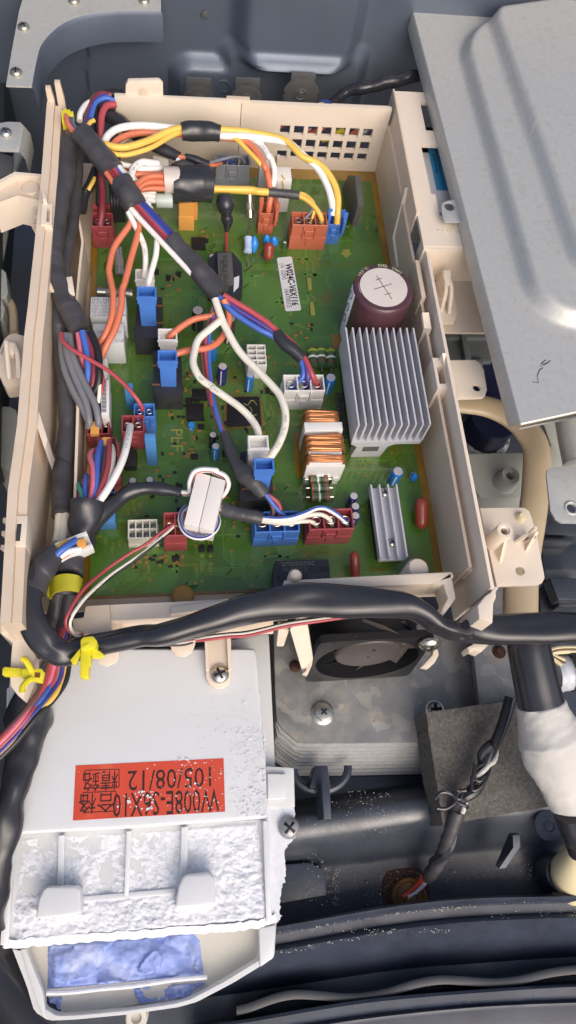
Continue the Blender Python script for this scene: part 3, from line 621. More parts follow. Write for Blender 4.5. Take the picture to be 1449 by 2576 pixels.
# =================================================================== detergent dispenser
ZD = -2.0
D_ = empty('detergent_dispenser', 'white translucent detergent dispenser box crusted with powder, orange label on top', 'dispenser', P(350, 2080, -9))
m = MB(); m.prism([P(*W7(*p), ZD) for p in ((60, -130), (1235, -130), (1250, 0), (1285, 400), (1292, 690), (610, 740), (35, 770), (25, 400), (40, 60))], (0, 0, -2.0)); obj('top_cover', m, 'white_pp', D_, bev=.25, seg=3)
m = MB(); m.prism([P(*W7(*p), -4.0) for p in ((30, 60), (1250, -200), (1300, -200), (1330, 440), (1330, 600), (1330, 930), (1300, 1190), (60, 1300), (20, 1300), (25, 400))], (0, 0, -3.5)); obj('body', m, 'white_pp_dull', D_, bev=.15)
# side flange with screw
rng = random.Random(3)
def ragged(pts, view, z, amp, per=8):
    out = []
    for a, b in zip(pts, pts[1:]):
        for k in range(per):
            t = k / per; out.append((a[0] + (b[0] - a[0]) * t + rng.uniform(-amp, amp), a[1] + (b[1] - a[1]) * t + rng.uniform(-amp, amp)))
    out.append(pts[-1]); return [P(*view(*p), z) for p in out]
m = MB(); m.prism([P(*W7(*p), -3.3) for p in ((1285, 440), (1420, 448), (1425, 640), (1285, 640))], (0, 0, -.5)); fgl = obj('side_flange', m, 'white_pp_dull', D_, bev=.08)
edge = ragged([(1425, 640), (1430, 780), (1400, 810), (1375, 850)], W7, -3.3, 5) + ragged([(1370, 140), (1375, 260), (1350, 330), (1355, 440), (1335, 470)], W8, -3.6, 8)
m = MB(); m.prism([P(*W7(1270, 640), -3.4)] + [Vector((p.x, p.y, -3.4)) for p in edge] + [Vector((P(*W8(1270, 470), -3.4).x, P(*W8(1270, 470), -3.4).y, -3.4))], (0, 0, -.6)); obj('crusted_flange', m, 'powder', D_)
screw(D_, P(*W7(1395, 738), -3.3), 'dull', .8, s=1.45)
m = MB(); m.prism([P(*W7(*p), -3.28) for p in ((1290, 478), (1380, 480), (1378, 598), (1292, 605))], (0, 0, .25)); obj('raised_pad', m, 'white_pp', fgl, bev=.06)
# recessed shelf with dividers; the powder crust is its own lumpy mass
zs = -3.4
m = MB(); m.prism([P(*W8(*p), zs) for p in ((30, 40), (1290, -30), (1310, 470), (1250, 495), (640, 545), (20, 595), (0, 570))], (0, 0, -.9)); obj('front_shelf', m, 'white_pp_dull', D_, bev=.1)
for (u0, v0, u1, v1, w) in ((50, 60, 20, 580, 26), (296, 50, 290, 330, 20), (622, 30, 610, 345, 16), (893, 10, 885, 300, 24), (1285, -20, 1300, 470, 20)):
    a = P(*W8(u0, v0), zs + .6); b = P(*W8(u1, v1), zs + .25); k = w * .008; m = MB()
    m.prism([a + Vector((-k, 0, 0)), a + Vector((k, 0, 0)), b + Vector((k, 0, 0)), b + Vector((-k, 0, 0))], (0, 0, -1.2)); obj('divider', m, 'white_pp', D_, bev=.06)
m = MB(); m.prism([P(*W8(*p), zs + .2) for p in ((390, 345), (850, 305), (850, 335), (390, 375))], (0, 0, -.9)); obj('cross_rib', m, 'white_pp', D_, bev=.06)
for pts in (((170, 455), (185, 360), (205, 310), (230, 297), (365, 292), (388, 310), (390, 430)), ((842, 405), (860, 300), (880, 250), (905, 238), (1010, 228), (1035, 250), (1042, 385))):
    m = MB(); m.prism([P(*W8(*p), zs + 1.3) for p in pts], (0, 0, -1.3)); obj('clip_tab', m, 'white_pp', D_, bev=.18, seg=3)
def patch(view, quad, nu, nv, z, amp, sc, cover=None, base_drop=.5, seed=0):
    """lumpy heap filling a quadrilateral of the picture at a given height"""
    q = [P(*view(*p), z) for p in quad]; rows = []
    for j in range(nv + 1):
        t = j / nv; row = []
        for i in range(nu + 1):
            s = i / nu; p = q[0].lerp(q[1], s).lerp(q[3].lerp(q[2], s), t)
            e = min(s, 1 - s, t, 1 - t); f = min(1, e / .06)
            h = noise.fractal(Vector((p.x * sc + seed, p.y * sc, seed)), .9, 2.1, 5) * amp + noise.noise(Vector((p.x * sc * .3, p.y * sc * .3, seed + 5))) * amp * 1.3
            if cover: h += cover(s, t, p)
            row.append(Vector((p.x + rng.uniform(-.03, .03), p.y + rng.uniform(-.03, .03), z + (h + base_drop) * f - base_drop)))
        rows.append(row)
    return rows
m = MB(); m.loft(patch(W8, ((25, 45), (1290, -30), (1345, 470), (5, 600)), 200, 95, zs, .05, 3.4, lambda s, t, p: max(min(1, max(0, t - .5) * 5), min(1, max(0, s - .68) * 6)) * (.13 + .06 * noise.fractal(Vector((p.x * 2.4, p.y * 2.8, 4)) + Vector((noise.noise(p * .8), noise.noise(p * .9 + Vector((3, 1, 0))), 0)) * .8, 1.0, 2.0, 4)) + .012 + .035 * noise.noise(p * 10) + .04 * noise.noise(p * 1.3), .3, 2))
tag(obj('detergent_powder', m, 'powder', ang=80, loc=P(600, 2250, zs)), 'lumpy white detergent powder crusted over the dispenser front', 'powder', kind='stuff')
edge2 = ragged([(1335, 470), (1250, 500), (1040, 520), (640, 550), (300, 575), (20, 598)], W8, zs, 5, 14)
m = MB(); low = [p + Vector((0, -.1, -1.1)) for p in edge2]; m.loft([[p + Vector((0, .4, .15)) for p in edge2], edge2, low]); obj('front_lip', m, 'powder', D_, ang=70)
# lower tub: sloping bowl below the lip
zl = -6.0
outl = [(60, 600), (130, 780), (165, 900), (235, 945), (360, 940), (620, 915), (860, 880), (950, 855), (1130, 760), (1325, 640), (1335, 470)]
m = MB(); rim = [P(*W8(*p), zl) for p in outl]; rim = resamp(rim, 60)
cen = P(*W8(640, 720), zl)
inner = [p.lerp(cen, .09) for p in rim]; fl_ = [Vector((p.x, p.y, zl - .9)) for p in [p.lerp(cen, .12) for p in rim]]; outr = [Vector((p.x, p.y, zl - 2.5)) for p in rim]
m.loft([outr, rim, inner, fl_]); obj('lower_bowl', m, 'white_pp_dull', D_, ang=50)
m = MB(); m.prism([P(*W8(*p), zl - .9) for p in ((80, 560), (215, 900), (420, 900), (950, 830), (1270, 640), (1300, 480))], (0, 0, -.4)); obj('bowl_floor', m, 'bowl', D_)
m = MB(); m.prism([P(*W8(*p), zl + .1) for p in ((95, 600), (125, 600), (205, 800), (225, 935), (205, 930), (165, 820))], (0, 0, -1)); obj('bowl_rib', m, 'white_pp_dull', D_, bev=.1)
m = MB(); m.prism([P(*W8(*p), zl + .2) for p in ((1250, 498), (1335, 480), (1325, 640), (1255, 690))], (0, 0, -1.4)); obj('corner_post', m, 'white_pp', D_, bev=.15)
m = MB(); a = spl([P(*W8(*p), zl - .35) for p in ((225, 812), (340, 808), (500, 790), (640, 778), (840, 748), (1000, 735))], 5); m.tube(a, .12, 8); obj('cross_rib', m, 'powder', D_)
m = MB(); c = P(*W8(660, 930), zl - 1.5); m.lathe(c - Vector((0, 0, 1.5)), [(.62, 0), (.62, 1.6), (.55, 1.75), (.3, 1.75), (.25, 1.5), (0, 1.5)], 24); obj('spigot', m, 'bowl', D_)
m = MB(); m.loft(patch(W8, ((225, 575), (960, 515), (985, 735), (222, 800)), 110, 40, zl - .45, .16, .9, lambda s, t, p: .3 * abs(noise.noise(Vector((p.x * .55, p.y * .9, 3)))) + .22 * (1 if noise.noise(Vector((p.x * .45 + 8, p.y * .6, 1))) > .05 else 0) - 2.2 * max(0, s - .78 + .25 * noise.noise(Vector((p.x * .8, p.y * .8, 9)))), .45, 9)); m.loft(patch(W8, ((630, 790), (1010, 760), (900, 835), (660, 870)), 44, 16, zl - .7, .25, 1.6, None, .4, 11)); m.loft(patch(W8, ((225, 835), (300, 830), (280, 920), (240, 930)), 16, 16, zl - .7, .25, 1.6, None, .4, 15))
tag(obj('caked_detergent', m, 'powder_blue', ang=80, loc=P(*W8(600, 700), zl)), 'blue caked detergent lying in the bowl of the white dispenser', 'detergent', kind='stuff')
# label, upside down
lz = ZD + .012
LB = [P(*W7(*p), lz) for p in ((365, 437), (1080, 402), (1087, 660), (352, 703))]
m = MB(); m.prism([p - Vector((0, 0, .008)) for p in LB], (0, 0, .008)); lab = obj('label', m, 'orange_label', D_); tag(lab, 'orange paper label with black upside-down print')
ex = (LB[0] - LB[1]).normalized(); ey = (LB[3] - LB[0]).normalized(); k1 = cmpx(LB[0]) * .5208
def lt(name, s, u, v, size, sx=1.0, align='LEFT', bold=0): return text(name, s, P(*W7(u, v), lz + .006), ex, -ey if False else ey * 1.0, size, 'ink', lab, .003, align, bold, sx)
ey = (LB[3] - LB[0]).normalized()
lt('label_text', '105/08/12', 1040, 484, 1.5, .8); lt('label_text', 'W008E-S6X10', 1058, 596, 1.75, .55)
lt('label_text', '精銘', 572, 500, 1.1, .9); lt('label_text', '合格', 556, 606, 1.1, .9)
for (u0, u1, v0, v1) in ((412, 575, 455, 547), (402, 560, 562, 664)):
    for (a, b) in (((u0, v0 + 6), (u1, v0)), ((u1, v0), (u1, v1 - 6)), ((u1, v1 - 6), (u0, v1)), ((u0, v1), (u0, v0 + 6))):
        m = MB(); m.tube([P(*W7(*a), lz + .004), P(*W7(*b), lz + .004)], .022, 4); obj('label_box_line', m, 'ink', lab)
# =================================================================== loose powder flecks
fleck = MB(); rr = random.Random(11)
def flecks(view, u0, u1, v0, v1, z, n, smax=.09):
    for _ in range(n):
        u = rr.triangular(u0, u1, u1); v = rr.uniform(v0, v1); p = P(*view(u, v), z); s = rr.uniform(.02, smax) * (1 if rr.random() < .9 else 1.7)
        a = rr.uniform(0, 6.28); pts = [p + Vector((s * rr.uniform(.5, 1.2) * math.cos(a + t), s * rr.uniform(.4, 1) * math.sin(a + t), 0)) for t in (0, 1.7, 3.1, 4.6)]
        fleck.prism(pts, (0, 0, s * .6))
flecks(W7, 650, 1280, 60, 400, ZD, 150, .06); flecks(W7, 1080, 1285, 250, 690, ZD, 330, .07); flecks(W7, 700, 1075, 405, 660, ZD + .012, 90, .06); flecks(W7, 60, 1250, 20, 690, ZD, 60, .04); flecks(W7, 560, 760, 560, 650, ZD + .02, 40, .08)
tag(obj('powder_crumbs', fleck, 'powder', flat=True, loc=P(450, 1900, ZD)), 'white detergent crumbs sprinkled over the dispenser top and orange label', 'powder', kind='stuff'); fleck = MB()

# =================================================================== fan
FT = math.radians(7.5)
fx = Vector((1, 0, 0)); fdn = Vector((0, -math.sin(FT), -math.cos(FT))); fnn = Vector((0, -math.cos(FT), math.sin(FT)))
f0 = P(803, 1614, -1.6); f1 = P(1099, 1603, -1.6); FW = f1.x - f0.x; f0.y = (f0.y + f1.y) / 2
def F(a, b, c=0): return f0 + fx * a + fdn * b + fnn * c
FAN = empty('cooling_fan', 'black square cooling fan with round hub hanging under the tray front', 'fan', F(FW / 2, FW, -1))
fc = F(FW / 2, FW / 2); RO = FW * .46
def fan_flange(c0, c1):
    m = MB(); nn = 64; V = []; 
    for cc in (c0, c1):
        for k in range(nn):
            a = 2 * math.pi * k / nn; dx, dy = math.cos(a), math.sin(a); t = 1 / max(abs(dx), abs(dy)); 
            t = min(t, 1.36); V.append(F(FW/2 + dx * t * FW / 2, FW/2 + dy * t * FW / 2, cc))
        for k in range(nn):
            a = 2 * math.pi * k / nn; V.append(F(FW/2 + math.cos(a) * RO, FW/2 + math.sin(a) * RO, cc))
    Fc = []
    for i in range(nn):
        j = (i + 1) % nn; Fc += [(2*nn+i, 2*nn+j, 3*nn+j, 3*nn+i), (j, i, nn+i, nn+j), (i, j, 2*nn+j, 2*nn+i), (nn+j, nn+i, 3*nn+i, 3*nn+j)]
    return m.add(V, Fc)
obj('front_frame', fan_flange(-.5, 0), 'black_fan', FAN, ang=30); obj('rear_frame', fan_flange(-2.6, -2.15), 'black_fan', FAN, ang=30)
m = MB(); V = []; nn = 48
for cc in (-2.15, -.5):
    for R in (RO + .18, RO): V += [F(FW/2 + math.cos(2*math.pi*k/nn) * R, FW/2 + math.sin(2*math.pi*k/nn) * R, cc) for k in range(nn)]
m.add(V, [(i, (i+1)%nn, 2*nn+(i+1)%nn, 2*nn+i) for i in range(nn)] + [(nn+(i+1)%nn, nn+i, 3*nn+i, 3*nn+(i+1)%nn) for i in range(nn)]); obj('duct', m, 'black_fan', FAN, ang=50, fixn=False)
for a, b in ((.45, .45), (FW - .45, .45), (.45, FW - .45), (FW - .45, FW - .45)):
    m = MB(); c = F(a, b, -.02); m.lathe(c, [(.3, 0), (.3, .04), (.2, .045), (.19, -.2), (0, -.2)], 18, fnn); obj('corner_hole', m, 'dark_panel', FAN)
for a, b in ((.95, .35), (.38, .95), (FW - .95, FW - .35), (FW - 1.4, FW - .4), (1.0, FW - .3)):
    m = MB(); c = F(a, b, -.02); m.lathe(c, [(.2, 0), (.2, .04), (.14, .042), (.13, -.15), (0, -.15)], 14, fnn); obj('small_hole', m, 'dark_panel', FAN)
hubc = P(*X6(668, 685), fc.z); hubc = CAM + ray(*X6(668, 672)) * ((fc - CAM).dot(fnn) / ray(*X6(668, 672)).dot(fnn))
HR = 282 * .3038 * cmpx(hubc)
m = MB(); m.lathe(hubc - fnn * 1.6, [(HR, 0), (HR, 1.35), (HR * .95, 1.5), (HR * .9, 1.54), (0, 1.56)], 48, fnn); hub = obj('hub', m, 'fan_hub', FAN, ang=50)
for (u, v, r) in ((718, 628, .12), (668, 684, .07)):
    q = CAM + ray(*X6(u, v)) * ((hubc - CAM).dot(fnn) / ray(*X6(u, v)).dot(fnn)); m = MB(); m.lathe(q - fnn * .05, [(r, 0), (r, .03), (0, .035)], 12, fnn); obj('hub_dimple', m, 'ink_black', hub)
for k in range(7):
    a = 2 * math.pi * k / 7 + .3; rows = []
    for r in (HR * .98, (HR + RO) / 2, RO * .96):
        row = []
        for t in (-.5, 0, .5):
            aa = a + t * .75 + (r - HR) * .06; dd = Vector((math.cos(aa), 0, 0))
            row.append(hubc + (fx * math.cos(aa) + fdn * math.sin(aa)) * r + fnn * (-.75 + t * 1.1))
        rows.append(row)
    m = MB(); m.loft(rows, thick=.06); obj('blade', m, 'fan_hub', FAN, ang=70)
for k in range(3):
    a = 2 * math.pi * k / 3 + .9; m = MB(); m.tube([hubc + (fx * math.cos(a) + fdn * math.sin(a)) * r - fnn * 1.9 for r in (HR * .5, RO + .1)], .16, 8); obj('strut', m, 'black_fan', FAN)
sh = F(FW - .35, .55, .02)
h_ = inst('screw', SCR['zinc'][0], FAN, sh + fnn * .1, (math.pi / 2 - FT, 0, 0), (1.75, 1.75, 1.75)); c_ = bpy.data.objects.new('cross_recess', SCR['zinc'][1]); col.objects.link(c_); c_.parent = h_

# =================================================================== laminated counterweight / metal bracket under the fan
zp = -10.0
pm = empty('laminated_weight', 'stack of galvanised steel plates with rounded corner under the fan', 'metal plates', P(880, 1920, zp - 3))
def wp(pts, z): return [P(*W6(*p), z) for p in pts]
top = wp(((105, 330), (965, 330), (1010, 700), (1000, 830), (850, 850), (270, 858), (200, 840), (150, 800), (118, 740)), zp)
cc = P(*W6(560, 600), zp)
for k in range(10):
    m = MB(); s = 1 + (.0 if k == 0 else .004 * ((k * 7) % 3)); z1 = zp - .42 * k
    q = [Vector((cc.x + (p.x - cc.x) * s, cc.y + (p.y - cc.y) * s - (.2 * k if p.y < cc.y else 0), z1)) for p in top]; q = resamp(spl(q + [q[0]], 5), 60)[:-1]
    m.prism(q, (0, 0, -.36 if k == 0 else -.27)); obj('plate', m, 'spangle' if k == 0 else 'lamination', pm, ang=30)
def hexbolt(parent, c, r=.75, hexmat='screw_brass'):
    m = MB(); m.lathe(c, [(r * 1.22, 0), (r * 1.22, .08), (r * 1.1, .12), (0, .16)], 28); w = obj('washer', m, hexmat, parent)
    m = MB(); m.prism([c + Vector((r * math.cos(a), r * math.sin(a), .16)) for a in [math.radians(60 * i + 15) for i in range(6)]], (0, 0, .55)); b = obj('hex_head', m, hexmat, parent, bev=.06)
    i = bpy.data.objects.new('cross_recess', SCR['zinc'][1]); col.objects.link(i); i.parent = b; i.location = (c + Vector((0, 0, .16 + .55 - .3)) - base[parent.name]) * S; i.scale = (1.3, 1.3, 1.05); i.rotation_euler = (0, 0, .7)
hexbolt(pm, P(*W6(322, 725), zp), .66, 'screw_zinc'); 
m = MB(); c = P(*W6(820, 710), zp); m.lathe(c, [(.68, 0), (.68, .08), (.55, .1), (.45, .25), (.38, .38), (0, .4)], 28); wsh = obj('bolt', m, 'screw_zinc', pm)
i = bpy.data.objects.new('cross_recess', SCR['zinc'][1]); col.objects.link(i); i.parent = wsh; i.location = (c + Vector((0, 0, .18)) - base[pm.name]) * S; i.scale = (1.5, 1.5, 1)
for (u, v) in ((200, 518),):
    m = MB(); m.lathe(P(*W6(u, v), zp), [(.42, 0), (.4, .1), (.27, .2), (0, .22)], 20); obj('rusty_rivet', m, 'rust', pm)
p2 = empty('galvanised_sheet', 'galvanised sheet panel right of the fan with layered left edge', 'metal sheet', P(*W6(1100, 600), -9))
for k in range(4):
    m = MB(); m.prism(wp(((958 - 3 * k, 120), (1180, 120), (1180, 660), (1020 - 3 * k, 690)), -8.2 - .42 * k), (0, 0, -.36)); obj('plate', m, 'spangle', p2)
m = MB(); m.lathe(P(*W6(1107, 452), -8.2), [(.5, 0), (.47, .1), (.3, .12), (.27, .25), (0, .27)], 20); obj('rusty_rivet', m, 'rust', p2)
for (u, v, ) in ((1150, 240), (1150, 320)):
    m = MB(); m.lathe(P(*W6(u, v), -8.2), [(.32, 0), (.3, .15), (0, .17)], 16); obj('dark_rivet', m, 'black_fan', p2)
# =================================================================== foam block
zf = -7.0
m = MB(); q = [P(*W6(*p), zf) for p in ((780, 722), (800, 738), (1090, 690), (1200, 665), (1240, 800))] 
fo = [P(*W6(*p), z) for p, z in (((782, 722), zf), ((1170, 668), zf), ((1290, 700), zf), ((1310, 1170), zf - 2), ((860, 1235), zf - 2), ((800, 860), zf))]
q = [Vector((p.x, p.y, 0)) for p in fo]; nr = 40; rows = []
a, b, c, d = P(*W6(782, 722), zf), P(*W6(1300, 650), zf), P(*W6(1330, 1140), zf - 1.5), P(*W6(858, 1222), zf - 1.5)
lm = P(*W6(800, 850), zf)
for j in range(nr + 1):
    t = j / nr; row = []
    L_ = a.lerp(d, t) + (Vector((.0, 0, 0))); R_ = b.lerp(c, t)
    for i in range(nr + 1):
        p = L_.lerp(R_, i / nr); p = p + Vector((rr.uniform(-.03, .03), rr.uniform(-.03, .03), noise.noise(p * .7) * .15 + rr.uniform(-.025, .025))); row.append(p)
    rows.append(row)
m = MB(); m.loft(rows, thick=3.0); tag(obj('foam_block', m, 'foam', loc=P(1180, 2000, -10)), 'dark grey sponge foam block beside the white wrapped hose', 'foam')

# =================================================================== wrapped hose on the right
H = empty('wrapped_hose', 'hose wrapped in white felt between bands of black tape at right edge', 'hose', P(1420, 2190, -12))
def hp(u, v, z): return P(*X5(u, v), z)
def htube(pts, per=6): 
    c = spl([hp(*p[:3]) for p in pts], per); 
    rs = []; 
    for i in range(len(c)):
        s = i / per; k = min(int(s), len(pts) - 2); rs.append((pts[k][3] + (pts[k+1][3] - pts[k][3]) * (s - k)) * cmpx(c[i]) * .2686)
    return c, rs
c, r = htube(((372, 60, .5, 190), (385, 200, .4, 198), (430, 420, 0, 205), (480, 650, -.5, 212), (505, 755, -.7, 215))); m = MB(); m.tube(c, r, 24); obj('black_tape', m, 'vinyl', H, ang=60)
c, r = htube(((500, 735, -.7, 224), (540, 900, -1.1, 255), (590, 1050, -1.5, 306), (650, 1250, -2, 290), (720, 1450, -3, 235), (775, 1650, -4, 200), (785, 1735, -4.2, 180)), 8)
m = MB(); m.tube(c, r, 40); 
for i, v in enumerate(m.v):
    ax = c[i // 40]; m.v[i] = v + (v - ax).normalized() * noise.noise(v * .6) * .13 + (v - ax).normalized() * (rr.uniform(-.03, .03) + .05 * noise.noise(v * 2.5))
obj('felt_wrap', m, 'felt', H, ang=80)
c, r = htube(((785, 1700, -4.2, 185), (815, 1860, -5.5, 160), (845, 2010, -7, 120), (860, 2120, -8, 105))); m = MB(); m.tube(c, r, 24); obj('black_tape', m, 'vinyl', H, ang=60)
c, r = htube(((860, 2080, -8, 80), (830, 2180, -9.5, 130), (800, 2300, -11, 200), (790, 2420, -12.5, 210))); m = MB(); m.tube(c, r, 24); obj('hose_end', m, 'hose_yellow', H, ang=60)
q = hp(740, 2330, -11.5); m = MB(); m.lathe(q - Vector((0, 0, 1.2)), [(1.35, -1), (1.35, 1.0), (1.25, 1.1), (1.14, 1.0), (1.1, -.5)], 36); obj('collar', m, 'black_plastic', H)
# connector bag behind it
m = MB(); m.tube(spl([P(*X5(u, v), -4) for u, v in ((620, 460), (700, 450), (800, 440), (900, 440))], 4), [1.15, 1.2, 1.25, 1.2] + [1.2] * 9, 14); cbag = empty('wire_joint', 'wire joint with shiny clear sleeve behind the wrapped hose', 'wire joint', P(*X5(700, 450), -5)); obj('clear_sleeve', m, 'clear_bag', cbag)
m = MB(); m.tube(spl([P(*X5(u, v), -3.8) for u, v in ((760, 430), (850, 420), (950, 420))], 4), 1.35, 14); obj('tape_band', m, 'tape', cbag)
for k, (cname, off) in enumerate((('w_white', 0), ('w_brown', 18), ('w_white', 35))):
    m = MB(); m.tube(spl([P(*X5(u, v + off), -3) for u, v in ((900, 215), (700, 215), (600, 235), (585, 265), (640, 300), (720, 330 + off))], 5), .16, 8); obj('wire', m, {'w_white': 'hose_yellow', 'w_brown': 'orange_rust'}[cname], cbag)
# yellow-beige hoses right of the tray
Hh = empty('beige_hose', 'wide flat beige hose curving round behind the right tray wall', 'hose', P(1330, 1300, -3))
def ribbon(pts, view, name, parent, zf_=.45, per=7, m_='hose'):
    c = spl([P(*view(*p[:2]), p[2]) for p in pts], per); rs = []
    for i in range(len(c)):
        s = i / per; k = min(int(s), len(pts) - 2); rs.append((pts[k][3] + (pts[k+1][3] - pts[k][3]) * (s - k)))
    m = MB(); n = 14; V = []
    for i in range(len(c)):
        t = (c[min(i+1, len(c)-1)] - c[max(i-1, 0)]); t.z = 0; t.normalize(); sd_ = Vector((t.y, -t.x, 0))
        for k in range(n):
            a = 2 * math.pi * k / n; V.append(c[i] + sd_ * math.cos(a) * rs[i] + Vector((0, 0, math.sin(a) * rs[i] * zf_)))
    Fs = [(i*n+k, i*n+(k+1)%n, (i+1)*n+(k+1)%n, (i+1)*n+k) for i in range(len(c)-1) for k in range(n)]
    m.add(V, Fs); return obj(name, m, m_, parent, ang=70)
ribbon(((420, 1045, -2, .85), (700, 1080, -2, .88), (910, 1165, -2, 1.0), (1050, 1290, -2, 1.08), (1125, 1450, -2, 1.06), (1120, 1680, -2, 1.0), (1095, 1950, -2, 1.0), (1035, 2250, -2.2, 1.1), (1000, 2500, -2.5, 1.2), (990, 2900, -3, 1.22)), W5, 'hose_loop', Hh)
Hg = empty('inlet_hose', 'straight beige hose crossing under the steel lid beside the hook', 'hose', P(1150, 785, -1)); ribbon(((330, 330, -1, .6), (500, 312, -1, .55), (720, 288, -1, .56), (900, 270, -1, .58)), W5, 'hose_run', Hg)
# grey panel, navy cylinder and bracket seen right of the tray
gp = empty('ribbed_panel', 'grey ribbed plastic panel under the beige hoses right of the tray', 'panel', P(1150, 900, -6))
m = MB(); m.prism([P(*W5(*p), -5) for p in ((330, 370), (760, 360), (760, 705), (400, 705))], (0, 0, -.5)); obj('sheet', m, 'grey_panel', gp)
m = MB(); m.prism([P(*W5(*p), -4.6) for p in ((360, 480), (745, 478), (745, 515), (365, 520))], (0, 0, -.6)); obj('rib', m, 'grey_panel', gp, bev=.08)
m = MB(); m.prism([P(*W5(*p), -4.4) for p in ((480, 380), (525, 380), (590, 690), (540, 690))], (0, 0, -.8)); obj('rib', m, 'grey_panel', gp, bev=.08)
m = MB(); m.prism([P(*W5(*p), -4.6) for p in ((600, 690), (700, 690), (690, 735), (640, 730))], (0, 0, -.6)); obj('rib', m, 'grey_panel', gp, bev=.08)
nv_ = empty('motor_can', 'navy blue motor can with chipped corroded rim below the beige hose', 'motor', P(1220, 1090, -9))
m = MB(); m.prism([P(*W5(*p), -5.5) for p in ((745, 505), (1000, 500), (1000, 1100), (530, 1130), (680, 760))], (0, 0, -.4)); obj('cover', m, 'navy_metal', nv_)
c = P(*W5(705, 1280), -7); m = MB(); m.lathe(c - Vector((0, 0, 3)), [(2.0, 0), (1.98, 1.5), (1.85, 2.6), (1.8, 5.0), (0, 5.05)], 48); obj('can', m, 'navy_metal', nv_)
m = MB(); V = []; nn = 80
for R, z in ((1.9, -.2), (2.1, -.3), (2.3, -1.2)):
    V += [c + Vector(((R + rr.uniform(-.07, .07)) * math.cos(2*math.pi*k/nn), (R + rr.uniform(-.07, .07)) * math.sin(2*math.pi*k/nn), z)) for k in range(nn)]
m.add(V, [(j*nn+i, j*nn+(i+1)%nn, (j+1)*nn+(i+1)%nn, (j+1)*nn+i) for j in range(2) for i in range(nn)]); mat('corroded', '#5b5552', .8, var=.6, vs=90, col2='#b9bcc0', c2s=70, c2t=(.5, .58), bump=.5, bs=200); obj('corroded_rim', m, 'corroded', nv_)
wb_ = empty('mounting_block', 'translucent white plastic block with round hollow boss right of the tray', 'bracket', P(1230, 1240, -7))
m = MB(); m.prism([P(*W5(*p), -4.5) for p in ((540, 1465), (1100, 1455), (1100, 1840), (720, 1840), (660, 1825), (630, 1790))], (0, 0, -2)); obj('plate', m, 'grey_pp', wb_, bev=.25)
c = P(*W5(910, 1650), -3.3); m = MB(); m.lathe((c.x, c.y, -4.5), [(.9, 0), (.78, .2), (.7, 1.1), (.64, 1.25), (.36, 1.25), (.3, 1.1), (.28, .3), (0, .3)], 32); obj('boss', m, 'grey_pp', wb_, ang=50)
gb = empty('grey_bracket', 'flat grey steel bracket with round hole at the right picture edge', 'bracket', P(1420, 1300, 2))
m = MB(); ring_plate(m, [tuple(P(*W5(*p), 3))[:2] for p in ((1205, 1640), (1215, 1600), (1250, 1582), (1600, 1560), (1600, 2045), (1330, 2040), (1280, 2010), (1240, 1940))], P(*W5(1412, 1920), 3)[:2], .3, 2.85, 3.0); obj('plate', m, 'zinc', gb, bev=.03)
c = P(*W5(1412, 1920), 3); m = MB(); m.tube([(c.x + .4 * math.cos(t), c.y + .4 * math.sin(t), 3.0) for t in [2 * math.pi * i / 28 for i in range(29)]], .09, 8, cap=False); obj('hole_rim', m, 'zinc', gb, ang=70)
m = MB(); m.tube(spl([P(*W5(u, v), 1.5) for u, v in ((1370, 1100), (1400, 1300), (1440, 1500), (1452, 1560))], 4), .85, 20); pp = tag(obj('steel_tube', m, 'zinc', loc=P(1430, 1150, 0)), 'round steel tube coming down under the lid at right edge', 'tube')
m = MB(); m.prism([P(*W5(*p), -3) for p in ((1130, 1150), (1330, 1150), (1360, 1580), (1200, 1580), (1240, 1400), (1190, 1250))], (0, 0, -1)); tag(obj('white_frame', m, 'grey_pp', bev=.15, loc=P(1400, 1180, -4)), 'pale grey frame piece beside the steel tube under the lid corner', 'frame')
# dark plastic housings at right edge
m = MB(); m.prism([P(*X4(*p), -5) for p in ((1050, 1060), (1500, 1060), (1500, 1150), (1060, 1180))], (0, 0, -1)); tag(obj('zinc_strip', m, 'zinc_dark', loc=P(1430, 1430, -6)), 'dull metal strip crossing the dark housings at right edge', 'strip')
dk = empty('dark_housing', 'black plastic housing with ribs at the right edge above the thick cable', 'housing', P(1420, 1500, -9))
for k, (pts, z) in enumerate(((((1110, 1150), (1500, 1150), (1500, 1440), (1225, 1440)), -4), (((1230, 1440), (1500, 1440), (1500, 1520), (1225, 1525)), -4.6), (((980, 1290), (1110, 1160), (1225, 1440), (1225, 1620), (1000, 1620)), -6), (((1050, 350), (1500, 330), (1500, 620), (1050, 600)), -6), (((1050, 640), (1420, 640), (1400, 720), (1020, 700)), -5.5), (((1000, 740), (1500, 720), (1500, 1060), (1040, 1060)), -6.6))):
    m = MB(); m.prism([P(*X4(*p), z) for p in pts], (0, 0, -1.2)); obj('rib' if k in (1, 4) else 'box', m, 'black_plastic', dk, bev=.15)

